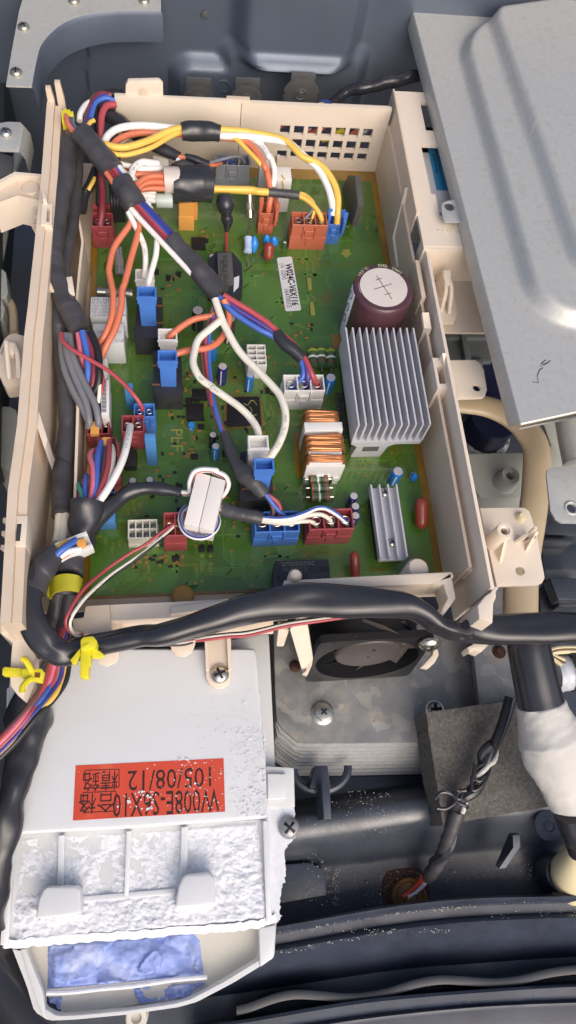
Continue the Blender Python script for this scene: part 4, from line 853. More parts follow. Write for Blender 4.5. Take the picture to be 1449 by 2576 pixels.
# =================================================================== tub rim (black plastic), bottom right
def row(pts, z, n=40, view=U1): return resamp(spl([P(*view(*p), z) for p in pts], 8), n)
E0 = -260; E1 = 1900
def ext(pts):   # extend left and right along the end slopes
    (a, b), (c, d) = pts[0], pts[1]; l = (E0, b + (b - d) / (c - a) * (a - E0) * .9) if a > E0 else None
    (e, f), (g, h) = pts[-2], pts[-1]; r = (E1, h + (h - f) / (g - e) * (E1 - g) * .5)
    return ([l] if l else []) + pts + [r]
TUB = tag(obj('tub_cover', MB().loft([
    row(ext([(100, -300), (600, -330), (1449, -400)]), -14.8), row(ext([(100, 60), (600, 30), (1449, -40)]), -14.7), row(ext([(215, 330), (500, 290), (800, 255), (1300, 240)]), -14.5), row(ext([(215, 400), (500, 345), (800, 305), (1300, 285)]), -10.9), row(ext([(215, 430), (500, 380), (800, 340), (1300, 315)]), -10.6),
    row(ext([(215, 485), (500, 450), (800, 410), (1300, 372)]), -10.8), row(ext([(215, 515), (500, 475), (800, 432), (1300, 400)]), -11.1),
    row(ext([(200, 560), (500, 520), (800, 480), (1300, 440)]), -12.0), row(ext([(180, 620), (500, 590), (800, 560), (1300, 520)]), -13.4), row(ext([(170, 650), (500, 620), (800, 585), (1300, 560)]), -13.8),
    row(ext([(125, 905), (640, 820), (1000, 785), (1449, 770)]), -13.9)]), 'black_dusty', ang=60), kind='structure')
RIM = tag(obj('tub_rim', MB().loft([
    row(ext([(125, 905), (640, 818), (1000, 780), (1449, 768)]), -13.9), row(ext([(125, 885), (640, 796), (1000, 762), (1449, 750)]), -11.0),
    row(ext([(125, 897), (640, 808), (1000, 772), (1449, 762)]), -10.7), row(ext([(125, 912), (640, 826), (1000, 790), (1449, 778)]), -11.0), row(ext([(125, 930), (640, 842), (1000, 806), (1449, 792)]), -11.9),
    row(ext([(120, 975), (640, 884), (1000, 848), (1449, 830)]), -12.0), row(ext([(118, 992), (640, 900), (1000, 862), (1449, 845)]), -11.6), row(ext([(115, 1003), (640, 912), (1000, 874), (1449, 856)]), -11.5), row(ext([(115, 1020), (640, 928), (1000, 890), (1449, 872)]), -11.9),
    row(ext([(100, 1090), (640, 1000), (1000, 965), (1449, 945)]), -13.2), row(ext([(60, 1150), (640, 1055), (1000, 1025), (1449, 1003)]), -14.2), row(ext([(40, 1180), (640, 1090), (1000, 1060), (1449, 1030)]), -14.9)]), 'tub_black', ang=60), kind='structure')
gasket = [(-60, 1260), (0, 1245), (110, 1205), (200, 1188), (300, 1192), (420, 1203), (520, 1198), (620, 1178), (740, 1140), (850, 1123), (960, 1128), (1080, 1136), (1200, 1125), (1320, 1095), (1449, 1078), (1700, 1060)]
m = MB(); g0 = row(gasket, -12.6, 90); m.loft([[p + Vector((0, .05, -1.4)) for p in g0], [p + Vector((0, .12, -.05)) for p in g0], g0, [p + Vector((0, -.4, -.12)) for p in g0], [p + Vector((0, -.6, -1.0)) for p in g0], [p + Vector((0, -.7, -2.4)) for p in g0]]); tag(obj('rubber_gasket', m, 'gasket', ang=60, loc=P(1000, 2500, -14)), 'wavy black rubber gasket lip at the bottom right', 'gasket')
RG = tag(obj('tub_inner_ring', MB().loft([row(ext([(0, 1290), (500, 1210), (1000, 1165), (1449, 1140)]), -14.6), row(ext([(0, 1305), (500, 1222), (1000, 1178), (1449, 1152)]), -12.4), row(ext([(0, 1320), (500, 1238), (1000, 1192), (1449, 1164)]), -12.3), row(ext([(0, 1375), (500, 1292), (1000, 1245), (1449, 1222)]), -12.9),
    row(ext([(0, 1390), (500, 1308), (1000, 1256), (1449, 1235)]), -12.6), row(ext([(0, 1405), (500, 1325), (1000, 1272), (1449, 1250)]), -12.7), row(ext([(0, 1480), (500, 1400), (1000, 1350), (1449, 1330)]), -14.5), row(ext([(0, 1600), (500, 1520), (1000, 1480), (1449, 1460)]), -14.9)]), 'tub_black', ang=60), kind='structure')
# ribs and bosses on the tub
for pts in (((285, 430), (300, 260), (320, 250), (328, 420)), ((775, 455), (830, 300), (850, 225), (872, 300), (870, 350), (815, 470)), ((1090, 625), (1150, 480), (1168, 490), (1168, 545), (1105, 640))):
    a = [P(*U1(*p), z) for p, z in zip(pts, (-12, -8.6, -8.4, -8.6, -9, -12))]; m = MB(); m.prism([Vector((p.x, p.y, p.z)) for p in a], (.5, .0, 0)); obj('rib', m, 'tub_black', TUB, bev=.05)
c = P(*U1(315, 190), -11); m = MB(); m.tube([c + Vector((1.9 * math.cos(a), 1.5 * math.sin(a), 0)) for a in [math.radians(180 + 9 * i) for i in range(21)]], .28, 8); obj('arched_rib', m, 'tub_black', TUB)
m = MB(); m.prism([P(*U1(*p), -9.5) for p in ((290, 180), (345, 180), (360, 280), (265, 280))], (0, 0, -2)); obj('web', m, 'tub_black', TUB, bev=.1)
m = MB(); m.prism([P(*U1(*p), -12.6) for p in ((120, 620), (260, 610), (335, 640), (345, 760), (120, 800))], (0, 0, -1.2)); obj('raised_pad', m, 'black_dusty', TUB, bev=.25)
c = P(*U1(1325, 445), -10.9); m = MB(); m.lathe(c, [(1.0, 0), (.95, .08), (.45, .1), (.36, .03), (.2, .06), (0, .06)], 28); obj('moulded_dimple', m, 'tub_black', TUB)
# rusty sensor with twisted cable
sn = empty('rusty_sensor', 'rust-stained round sensor on the tub floor at the cable end', 'sensor', P(*U1(700, 770), -13.8))
c = P(*U1(705, 765), -13.7); m = MB(); m.lathe(c, [(1.25, 0), (1.2, .35), (1.0, .45), (.9, .3), (.5, .32), (.4, .5), (0, .5)], 30); obj('disc', m, 'orange_rust', sn)
m = MB(); m.lathe(P(*U1(690, 725), -13.85), [(1.7, 0), (1.6, .03), (0, .04)], 30); obj('rust_stain', m, 'rust', sn)
tw = empty('twisted_cable', 'black and white twisted cable tied with black wire running to the rusty sensor', 'cable', P(*U1(800, 660), -12))
cp = [(1160, -120, -5.4), (1120, 10, -5.8), (1070, 120, -6.2), (1010, 250, -6.8), (940, 350, -7.4), (890, 480, -8.8), (850, 590, -10.6), (790, 680, -12.5)]
cl = spl([P(*U1(u, v), z) for u, v, z in cp], 8)
m = MB(); m.tube([p for p in cl[:30]], [.42 - .004 * i for i in range(30)], 12); obj('sleeve', m, 'vinyl', tw)
for k, mm in enumerate(('vinyl', 'felt')):
    pts = []
    for i, p in enumerate(cl):
        a = i * .38 + k * math.pi; t = (cl[min(i+1, len(cl)-1)] - cl[max(i-1, 0)]).normalized(); s1 = t.cross(Vector((0, 0, 1))).normalized(); s2 = t.cross(s1)
        pts.append(p + (s1 * math.cos(a) + s2 * math.sin(a)) * (.26 if i > 18 else .4))
    m = MB(); m.tube(pts[14:52], .34 if k == 0 else .17, 10); obj('strand', m, mm, tw)
m = MB(); m.tube(cl[34:], [.44 + .03 * (i % 3) for i in range(len(cl) - 34)], 14); obj('tape_wrap', m, 'tape', tw)
for k, (mm, du) in enumerate((('orange_label', -14), ('powder', 10))):
    m = MB(); m.tube(spl([P(*U1(u + du, v), z) for u, v, z in ((785, 670, -12.4), (760, 710, -13), (720, 745, -13.3), (690, 765, -13.3))], 4), .17, 8); obj('wire_end', m, mm, tw)
for (pts) in (((870, 290), (900, 310), (925, 345), (960, 360), (968, 372)), ((830, 370), (870, 372), (910, 345), (925, 300), (960, 290)), ((985, 240), (990, 290), (1030, 270), (1065, 200), (1050, 170), (1010, 190), (985, 240)), ((820, 330), (850, 300), (890, 305), (930, 330), (940, 300), (920, 290)), ((1000, 175), (995, 230), (1020, 250), (1045, 225))):
    m = MB(); m.tube(spl([P(*U1(*p), -6.3) for p in pts], 6), .12, 8); obj('tie_wire', m, 'vinyl', tw)
flecks(U1, 230, 640, 290, 480, -10.4, 120, 0.046); flecks(U1, 380, 760, 650, 800, -13.6, 130, 0.058); flecks(U1, 780, 1280, 590, 700, -13.5, 90, 0.058); flecks(U1, 150, 900, 905, 925, -11.3, 60, 0.052)
flecks(U1, 340, 400, 640, 800, -13.4, 90, 0.058); flecks(U1, 200, 340, 560, 800, -12.4, 60, 0.046); flecks(U1, 900, 1449, 780, 860, -11.2, 50, 0.039); flecks(W6, 150, 800, 400, 800, zp, 60, .05)
for (ea, eb) in (((130, 925), (640, 838)), ((640, 838), (1000, 803)), ((130, 1010), (640, 918))):
    for _ in range(60):
        t = rr.random(); u = ea[0] + (eb[0] - ea[0]) * t; v = ea[1] + (eb[1] - ea[1]) * t + rr.gauss(0, 5); p = P(*U1(u, v), -11.5); s = rr.uniform(.015, .06)
        fleck.prism([p + Vector((s * math.cos(a), s * .8 * math.sin(a), 0)) for a in (0.2, 1.9, 3.3, 4.9)], (0, 0, s))
tag(obj('powder_flecks', fleck, 'dust_fleck', flat=True, loc=P(900, 2100, -8)), 'scattered flecks of white washing powder', 'powder', kind='stuff')
# =================================================================== circuit board
def board_mat():
    m = mat('board_green', '#4c7229', .3, var=.2, vs=22, coat=.8); nt = m.node_tree; b = nt.nodes['Principled BSDF']; L = nt.links.new
    tc = [n for n in nt.nodes if n.type == 'TEX_COORD'][0]
    cur = b.inputs['Base Color'].links[0].from_socket
    def layer(fac, c):
        nonlocal cur
        mx = nt.nodes.new('ShaderNodeMix'); mx.data_type = 'RGBA'; L(fac, mx.inputs['Factor']); L(cur, mx.inputs['A']); mx.inputs['B'].default_value = lin(c) + [1]; cur = mx.outputs['Result']
    def thr(sock, lo, hi, scale=1.0):
        r = nt.nodes.new('ShaderNodeMapRange'); L(sock, r.inputs[0]); r.inputs[1].default_value = lo; r.inputs[2].default_value = hi; r.inputs[3].default_value = 0; r.inputs[4].default_value = scale; r.clamp = True; return r.outputs[0]
    v = nt.nodes.new('ShaderNodeTexVoronoi'); v.distance = 'CHEBYCHEV'; v.inputs['Scale'].default_value = 38; L(tc.outputs['Object'], v.inputs['Vector'])
    sp = nt.nodes.new('ShaderNodeSeparateColor'); L(v.outputs['Color'], sp.inputs[0]); layer(thr(sp.outputs[0], .55, .6, .45), '#34561b')      # copper pours under the mask
    layer(thr(sp.outputs[1], .8, .82, .35), '#557a2a')
    v2 = nt.nodes.new('ShaderNodeTexVoronoi'); v2.distance = 'MANHATTAN'; v2.feature = 'DISTANCE_TO_EDGE' if False else 'F1'; v2.inputs['Scale'].default_value = 150; L(tc.outputs['Object'], v2.inputs['Vector'])
    n = nt.nodes.new('ShaderNodeTexNoise'); n.inputs['Scale'].default_value = 16; n.inputs['Detail'].default_value = 2; L(tc.outputs['Object'], n.inputs['Vector'])
    # fine tracks
    br = nt.nodes.new('ShaderNodeTexBrick'); br.inputs['Scale'].default_value = 110; br.inputs['Mortar Size'].default_value = .04; br.inputs['Color1'].default_value = (0, 0, 0, 1); br.inputs['Color2'].default_value = (0, 0, 0, 1); br.inputs['Mortar'].default_value = (1, 1, 1, 1)
    br.offset = .37; br.squash = 1.6; L(tc.outputs['Object'], br.inputs['Vector'])
    mu = nt.nodes.new('ShaderNodeMath'); mu.operation = 'MULTIPLY'; L(br.outputs['Fac'], mu.inputs[0]); L(thr(n.outputs['Fac'], .48, .6, .34), mu.inputs[1]); layer(mu.outputs[0], '#7a7a26')
    sp2 = nt.nodes.new('ShaderNodeSeparateColor'); L(v2.outputs['Color'], sp2.inputs[0])
    mu2 = nt.nodes.new('ShaderNodeMath'); mu2.operation = 'MULTIPLY'; L(thr(sp2.outputs[0], .86, .88, .6), mu2.inputs[0]); L(thr(n.outputs['Fac'], .52, .6, 1), mu2.inputs[1]); layer(mu2.outputs[0], '#6b5a1e')
    # resin pooled over the left half of the board has yellowed a little
    n3 = nt.nodes.new('ShaderNodeTexNoise'); n3.inputs['Scale'].default_value = 9; n3.inputs['Detail'].default_value = 3; L(tc.outputs['Object'], n3.inputs['Vector']); layer(thr(n3.outputs['Fac'], .5, .7, .4), '#4f5a1c')
    L(cur, b.inputs['Base Color'])
    n4 = nt.nodes.new('ShaderNodeTexNoise'); n4.inputs['Scale'].default_value = 30; n4.inputs['Detail'].default_value = 2; L(tc.outputs['Object'], n4.inputs['Vector']); bp_ = nt.nodes.new('ShaderNodeBump'); bp_.inputs['Strength'].default_value = .25; bp_.inputs['Distance'].default_value = .001; L(n4.outputs['Fac'], bp_.inputs['Height']); L(bp_.outputs[0], b.inputs['Coat Normal'])
board_mat()
for nm, c, r in (('c_orange', '#c2603c', .4), ('c_blue', '#3a78cf', .4), ('c_red', '#a03a40', .42), ('c_amber', '#e39a2b', .42), ('c_grey', '#7d828c', .42), ('c_white', '#dcdad6', .4), ('c_cream', '#d8d5c4', .42), ('c_lightblue', '#3d83c4', .4), ('c_orange2', '#e07a28', .42)):
    mat(nm, c, r, var=.05, vs=60, bump=.05)
mat('relay_black', '#2a2a30', .38, var=.12, vs=40, bump=.06); mat('relay_white', '#cfd2d4', .42, var=.04, vs=40); mat('chip', '#1c1a1a', .5, var=.1, vs=80)
mat('alu', '#c9c9cf', .42, metal=.15, var=.05, vs=40, bump=.06, bs=500); mat('copper', '#b4794f', .3, metal=.7, var=.1, vs=200); mat('cap_brown', '#50333a', .3, var=.1, vs=40, coat=.3)
mat('cap_black', '#1d1d20', .35, var=.1); mat('cap_navy', '#27286e', .33, var=.1); mat('cap_blue', '#2177c8', .35, var=.08); mat('cap_top', '#c9c4bd', .4, metal=.35, var=.06); mat('cap_top_big', '#d6cdc4', .5, metal=.1, var=.05, vs=50)
mat('film_red', '#8e3c2c', .35, var=.15, vs=60, coat=.2); mat('film_blue', '#2b86d6', .32, var=.08, coat=.2); mat('res_green', '#3f5b3c', .45, var=.12, vs=90); mat('res_blue', '#b3c3e0', .45, var=.06); mat('band_red', '#a83a38', .5); mat('band_white', '#d5d5cf', .5); mat('band_green', '#8c9c2c', .5); mat('tin', '#b8b5ac', .25, metal=.9, var=.1)
mat('silk', '#8f8f42', .55, var=.1); mat('silk_faint', '#5d6a28', .5, var=.1); mat('silk_white', '#c9cba0', .55, var=.1); mat('sticker', '#d3d3d3', .35, var=.03, spec=.6); mat('tape_white', '#d6d9de', .4); mat('dark_grey', '#565451', .45, var=.08); mat('glass_fuse', '#8e8a80', .12, var=.1, spec=.8, metal=.2); mat('yellow_ink', '#d8b82a', .5); mat('ferrite_white', '#e4ded8', .45, var=.03, bump=.04); mat('smd_tan', '#8a6e3a', .5, var=.2, vs=300)

PCB = empty('circuit_board', 'green control board with connectors, capacitors and heat sinks potted in clear resin', 'circuit board', (-1.8, 11.5, -.12))
m = MB(); m.box(-12.0, 8.85, -4.95, 28.1, -.12, 0); obj('board', m, 'board_green', PCB)
def front(view, ul, ur, vt, vb, ub=None):
    ub = ub if ub is not None else (ul + ur) / 2; y0 = P(*view(ub, vb), 0).y; um = (ul + ur) / 2
    h = PY(*view(um, vt), y0).z; return PY(*view(ul, vt), y0).x, PY(*view(ur, vt), y0).x, y0, h
def cbox(name, view, ul, ur, vt, vb, depth, m_, parent=None, bev=.05, ub=None):
    x0, x1, y0, h = front(view, ul, ur, vt, vb, ub); m = MB(); m.box(x0, x1, y0, y0 + depth, -.02, h); return obj(name, m, m_, parent or PCB, bev=bev), (x0, x1, y0, h)
def socket(parent, dims, n, depth, m_, rows_=1, pocket=.75, name='plug_body', wall=.09, header=True, latch=True, taper=0.0):
    """connector housing: header below, plug above with n open cells, latch on its front"""
    x0, x1, y0, h = dims; zm = h * .52; w = (x1 - x0 - wall) / n; dd = (depth - wall) / rows_
    holes = [(x0 + wall + w * i, x0 + w * (i + 1), y0 + wall + dd * j, y0 + dd * (j + 1)) for i in range(n) for j in range(rows_)]
    m = MB(); gridplate(lambda u, v, ww: Vector((u, v, ww)), (x0, x1), (y0, y0 + depth), holes, h - pocket, h, m); b = obj(name, m, m_, parent, bev=.02, seg=1)
    m = MB(); m.box(x0 + .01, x1 - .01, y0 + .01, y0 + depth - .01, zm, h - pocket); obj('cell_floor', m, m_, b)
    if n >= 2 and rows_ == 1:
        for hh in holes:
            cx, cy, e = (hh[0] + hh[1]) / 2, (hh[2] + hh[3]) / 2, min(hh[1] - hh[0], hh[3] - hh[2]) * .36; m = MB(); m.tube([(cx + e * math.cos(t), cy + e * .8 * math.sin(t), h - .2) for t in [2 * math.pi * i / 14 for i in range(15)]], .035, 6); m.tube([(cx - e, cy, h - .2), (cx - e, cy, h - pocket)], .04, 5); obj('terminal', m, 'tin', b)
    if header:
        m = MB(); m.box(x0 - .04, x1 + .04, y0 - .05, y0 + depth + .05, -.02, zm); obj('header', m, m_, b, bev=.05)
    if latch:
        c = (x0 + x1) / 2; lw_ = min(.32, (x1 - x0) * .22)
        m = MB(); m.box(c - lw_, c + lw_, y0 - .14, y0 - .001, h * .62, h * .8); m.box(c - lw_ * .55, c + lw_ * .55, y0 - .12, y0 - .002, h * .2, h * .5)
        m.box(c - lw_ * 1.5, c - lw_ * 1.15, y0 - .1, y0 - .003, h * .45, h * .95); m.box(c + lw_ * 1.15, c + lw_ * 1.5, y0 - .1, y0 - .003, h * .45, h * .95); obj('latch', m, m_, b, bev=.02, seg=1)
    return b
def blade_socket(parent, view, ul, ur, vt, vb, depth, m_, name='plug_body', wall=.1, slot=False, ub=None):
    x0, x1, y0, h = front(view, ul, ur, vt, vb, ub); m = MB()
    gridplate(lambda u, v, w: Vector((u, v, w)), (x0, x1), (y0, y0 + depth), [(x0 + wall, x1 - wall, y0 + wall, y0 + depth - wall)], h - .8, h, m); b = obj(name, m, m_, parent, bev=.02, seg=1)
    m = MB(); cx = (x0 + x1) / 2; m.prism([(x0 + .06, y0 + .04, h - .8), (x1 - .06, y0 + .04, h - .8), (x1 - .1, y0 + .04, .3), (x0 + .1, y0 + .04, .3)], (0, depth - .1, 0)); obj('stem', m, m_, b, bev=.03)
    m = MB(); m.box(x0 - .05, x1 + .05, y0 - .05, y0 + .2, h - .14, h - .001); obj('collar', m, m_, b, bev=.02, seg=1)
    m = MB(); m.lathe((cx, y0 + .04, h * .62), [(.035, -.01), (.03, .03), (0, .04)], 8, (0, -1, 0)); obj('gate_mark', m, 'c_white', b); return b, (x0, x1, y0, h)

def ecap(view, u, v, ru, h, body, label=None, top='cap_top', n=28, mark=True):
    c = P(*view(u, v), h); e = P(*view(u + ru, v), h); r = (e - c).length
    m = MB(); m.lathe((c.x, c.y, 0), [(r * .96, 0), (r, .05), (r, h - .12), (r * .97, h - .03), (r * .88, h)], n); b = obj('electrolytic_capacitor', m, body, PCB, ang=40)
    m = MB(); m.lathe((c.x, c.y, h - .08), [(r * .86, 0), (r * .86, .07), (r * .82, .085), (0, .09)], n); t = obj('can_top', m, top, b)
    if mark:
        for k in range(3):
            a = math.radians(20 + 120 * k); m = MB(); m.tube([(c.x, c.y, h + .008), (c.x + r * .7 * math.cos(a), c.y + r * .7 * math.sin(a), h + .008)], r * .03, 4); obj('vent_score', m, 'steel_dull', b)
    m = MB(); nn = 3; a0 = -2.0   # pale stripe round part of the sleeve
    V = [(c.x + (r + .004) * math.cos(a0 + .12 * k), c.y + (r + .004) * math.sin(a0 + .12 * k), z) for z in (.1, h - .15) for k in range(nn)]
    m.add(V, [(k, k + 1, nn + k + 1, nn + k) for k in range(nn - 1)]); obj('sleeve_stripe', m, 'tape_white' if body != 'cap_black' else 'dark_grey', b)
    if label: tag(b, label)
    return b
def axial(p0, p1, r, body, bands=(), name='resistor', lead=.4, ends=True):
    """axial component between two points, with end beads, colour bands and wire leads"""
    p0, p1 = Vector(p0), Vector(p1); d = (p1 - p0); L = d.length; ax = d.normalized()
    m = MB(); m.lathe(p0, [(r * .6, 0), (r, L * .05), (r, L * .2), (r * .88, L * .27), (r * .88, L * .73), (r, L * .8), (r, L * .95), (r * .6, L)], 16, ax); b = obj(name, m, body, PCB, ang=50)
    for (t, w, mm) in bands:
        rr_ = r * 1.012 if (t < .2 or t > .8) else r * .9
        m = MB(); m.lathe(p0 + ax * L * (t - w / 2), [(rr_, 0), (rr_, L * w)], 16, ax); obj('colour_band', m, mm, b)
    m = MB()
    for s, p in ((-1, p0), (1, p1)): m.tube(spl([p - ax * s * .02, p + ax * s * lead * .6, p + ax * s * lead + Vector((0, 0, -.12)), p + ax * s * lead + Vector((0, 0, -p.z))], 4), r * .16, 6)
    obj('lead', m, 'tin', b); return b
def disc(view, u, v0, v1, w, h, m_, name='disc_capacitor', tilt=0):
    """flat dipped capacitor standing on the board, seen edge-on"""
    y0 = P(*view(u, v1), 0).y; x = P(*view(u, v1), 0).x; hh = PY(*view(u, v0), y0 + .2).z if h is None else h
    k = cmpx(P(*view(u, v1), 0)); m = MB(); wd = w; Rr = hh / 2
    rows_ = []
    m.lathe((x, y0 + Rr * .6, Rr * 1.0), [(Rr * .3, -wd * .5), (Rr * .75, -wd * .42), (Rr * .98, -wd * .15), (Rr * .98, wd * .15), (Rr * .75, wd * .42), (Rr * .3, wd * .5)], 20, (1, 0, 0)); return obj(name, m, m_, PCB, ang=60)
def pill(view, a, b, ra, z0, z1, m_, name='film_capacitor'):
    """elongated dipped capacitor: capsule between two picture points"""
    p, q = P(*view(*a), z1), P(*view(*b), z0); r = ra; d = q - p; L = d.length; n = 10
    pts = [p + d * (i / n) for i in range(n + 1)]; rs = [r * math.sqrt(max(.05, 1 - (abs(i / n - .5) * 2) ** 6)) for i in range(n + 1)]
    m = MB(); m.tube(pts, rs, 14); return obj(name, m, m_, PCB, ang=70)

# ---- top row
b = socket(PCB, front(V4, 28, 135, 385, 580), 1, 1.3, 'c_amber', name='header_socket', latch=False); tag(b, 'empty amber one-way header')
x0, x1, y0, h = front(V4, 132, 165, 378, 510); m = MB(); m.box(x0, x1, y0, y0 + .8, 0, h); obj('locking_wing', m, 'c_amber', b, bev=.04)
m = MB(); pts = spl([P(*V4(u, v), z) for u, v, z in ((365, 330, 3.0), (365, 400, 2.6), (372, 470, 2.0), (380, 530, 1.4), (372, 600, .7))], 6); m.tube(pts, [.55, .58, .6, .62, .64, .66, .66, .64, .6, .54, .46, .4, .38, .42, .44, .44, .42, .4, .36, .32, .28, .24, .2, .16, .12][:len(pts)], 20); tag(obj('sleeved_varistor', m, 'vinyl', PCB, ang=70), 'black shrink-wrapped varistor standing on the board')
m = MB(); m.tube([P(*V4(372, 600), .8), P(*V4(374, 740), .25)], .13, 8); obj('lead', m, 'film_red', PCB)
def fuse(p, q, r=.26):
    d = (Vector(q) - Vector(p)); L = d.length; ax = d.normalized()
    m = MB(); m.lathe(p, [(r * .95, 0), (r, .03), (r, L - .03), (r * .95, L)], 18, ax); f = obj('glass_fuse', m, 'glass_fuse', PCB)
    for t in (0, L - .55): m = MB(); m.lathe(Vector(p) + ax * t, [(r * .9, -.02), (r * 1.1, 0), (r * 1.1, .55), (r * .9, .57)], 18, ax); obj('end_cap', m, 'tin', f)
    return f
f = fuse(P(*V4(540, 320), 2.1), P(*V4(545, 488), .9)); m = MB(); m.tube([P(*V4(544, 460), .95), P(*V4(546, 500), .7), P(*V4(545, 580), .02)], .05, 6); obj('lead', m, 'tin', f)
fuse(P(*V3(855, 712), 1.2), P(*V3(872, 905), .5), .32); fuse(P(*V6(395, 140), 1.0), P(*V6(685, 155), 1.0), .3)
axial(P(*V4(530, 630), .9), P(*V4(528, 745), .6), .3, 'res_blue', (), 'resistor', .8)
for (u, v0, v1, w) in ((578, 620, 752, .3), (665, 615, 690, .3), (718, 628, 702, .32)):
    p, q = P(*V4(u, v0), 1.2), P(*V4(u - 8 if u < 600 else u, v1), .1); d = q - p; n = 8; m = MB(); m.tube([p + d * (i / n) for i in range(n + 1)], [w * max(.15, math.sin(math.pi * (i + .4) / (n + .8))) for i in range(n + 1)], 14); obj('disc_capacitor', m, 'film_blue', PCB, ang=70)
pill(V4, (684, 668), (674, 800), .38, .3, 1.3, 'film_red')
axial(P(*V4(797, 650), .35), P(*V4(790, 705), .35), .16, 'res_green', ((.5, .2, 'band_white'),), 'glass_diode', .3)
b, dm = cbox('film_box', V4, 722, 850, 215, 452, 1.3, 'c_white', bev=.12); x0, x1, y0, h = dm
m = MB(); m.tube([(x0 + (x1 - x0) * .42, y0 + .45, h + .005), (x0 + (x1 - x0) * .55, y0 - .005 + .02, h + .003)], .05, 5); m.tube([(x0 + (x1 - x0) * .45, y0 - .012, h * .97), (x0 + (x1 - x0) * .55, y0 - .012, h * .74)], .05, 5); obj('pen_stroke', m, 'yellow_ink', b); tag(b, 'white box capacitor with a yellow pen mark')
cbox('film_box', V4, 612, 690, 135, 300, .9, 'relay_white', bev=.1)
a, c = P(*V4(1255, 185), 5), P(*V4(1220, 560), 0)
xs0 = P(*V4(1225, 540), .2); m = MB(); q = [PX(*V4(*p), xs0.x + .4) for p in ((1250, 185), (1300, 185), (1325, 395), (1285, 550), (1225, 540))]; m.prism([(xs0.x + .35, p.y, max(p.z, -.0)) for p in [PX(*V4(*p), xs0.x + .35) for p in ((1255, 182), (1205, 300), (1222, 540), (1280, 550), (1325, 400), (1302, 185))]], (.42, 0, 0)); tag(obj('heat_plate', m, 'dark_grey', PCB, bev=.05), 'dark grey upright heat plate at the right end of the top row')
m = MB(); m.tube([P(*V4(1235, 552), .05), P(*V4(1262, 550), .05)], .05, 6); obj('lead', m, 'tin', PCB)
# ---- transformer, small caps
tr = MB(); 
def poly_top(view, pts, h): return [P(*view(*p), h) for p in pts]
m = MB(); m.prism(poly_top(V4, ((240, 790), (300, 735), (420, 735), (485, 820), (492, 960), (480, 1030), (420, 1060), (240, 1000)), 1.4), (0, 0, -1.4)); t_ = obj('transformer', m, 'relay_black', PCB, bev=.08); tag(t_, 'black transformer with grey printed top')
m = MB(); m.prism(poly_top(V4, ((305, 742), (412, 740), (425, 945), (315, 952)), 1.95), (0, 0, -.7)); tc_ = obj('core', m, 'dark_grey', t_, bev=.05)
for k, s in enumerate(('7216-270', 'TDK X 862516')):
    text('printed_text', s, P(*V4(342 + 25 * k, 860), 1.957), (0, 1, 0), (-1, 0, 0), .42, 'ink_black', tc_, .002, sx=.9)
m = MB(); m.prism(poly_top(V4, ((428, 925), (466, 910), (462, 990), (424, 1030)), 1.45), (0, 0, -.1)); obj('white_tape', m, 'tape_white', t_)
m = MB()
for k in range(5): c = P(*V4(470 + 4 * (k % 2), 930 + 25 * k), .9); m.lathe(c, [(.13, 0), (.13, .3), (0, .32)], 10)
obj('pin', m, 'relay_black', t_)
ecap(V4, 272, 770, 26, 1.3, 'cap_black', mark=False); ecap(V6, 1225, 292, 50, 1.9, 'cap_black'); ecap(V7, 250, 355, 48, 2.4, 'cap_brown', top='cap_top'); ecap(V7, 100, 570, 45, 1.6, 'cap_blue'); ecap(V7, 188, 755, 40, 1.9, 'cap_navy', 'dark navy electrolytic capacitor'); ecap(V7, 417, 826, 34, 1.7, 'cap_blue'); ecap(V7, 1085, 848, 42, 1.6, 'cap_blue'); ecap(W2, 606, 1314, 44, 1.5, 'cap_blue')
for (u, v) in ((685, 668), (825, 660)): ecap(V8, u, v, 34, 1.6, 'cap_black', mark=False)
ecap(V8, 1350, 287, 32, 1.5, 'cap_black', mark=False); ecap(V8, 1374, 382, 34, 1.5, 'cap_blue', mark=False)
for (u, v) in ((1275, 897), (1288, 982), (1290, 1060)): ecap(W1, u, v, 36, 1.5, 'cap_navy', mark=False)
ecap(W1, 213, 520, 26, .7, 'cap_black', top='cap_black', mark=False); ecap(V8, 1172, 200, 28, .5, 'film_blue', top='film_blue', mark=False)
p = P(*W2(735, 1350), .5); m = MB(); m.lathe(p - Vector((0, .1, .35)), [(.2, 0), (.24, .15), (.24, .5), (.1, .7)], 14); o = obj('glass_diode', m, 'cap_blue', PCB); m = MB(); m.tube(spl([P(*W2(705, 1390), 0), P(*W2(708, 1340), .9), P(*W2(728, 1322), 1.0), P(*W2(745, 1345), .7)], 4), .035, 6); obj('lead', m, 'tin', o)
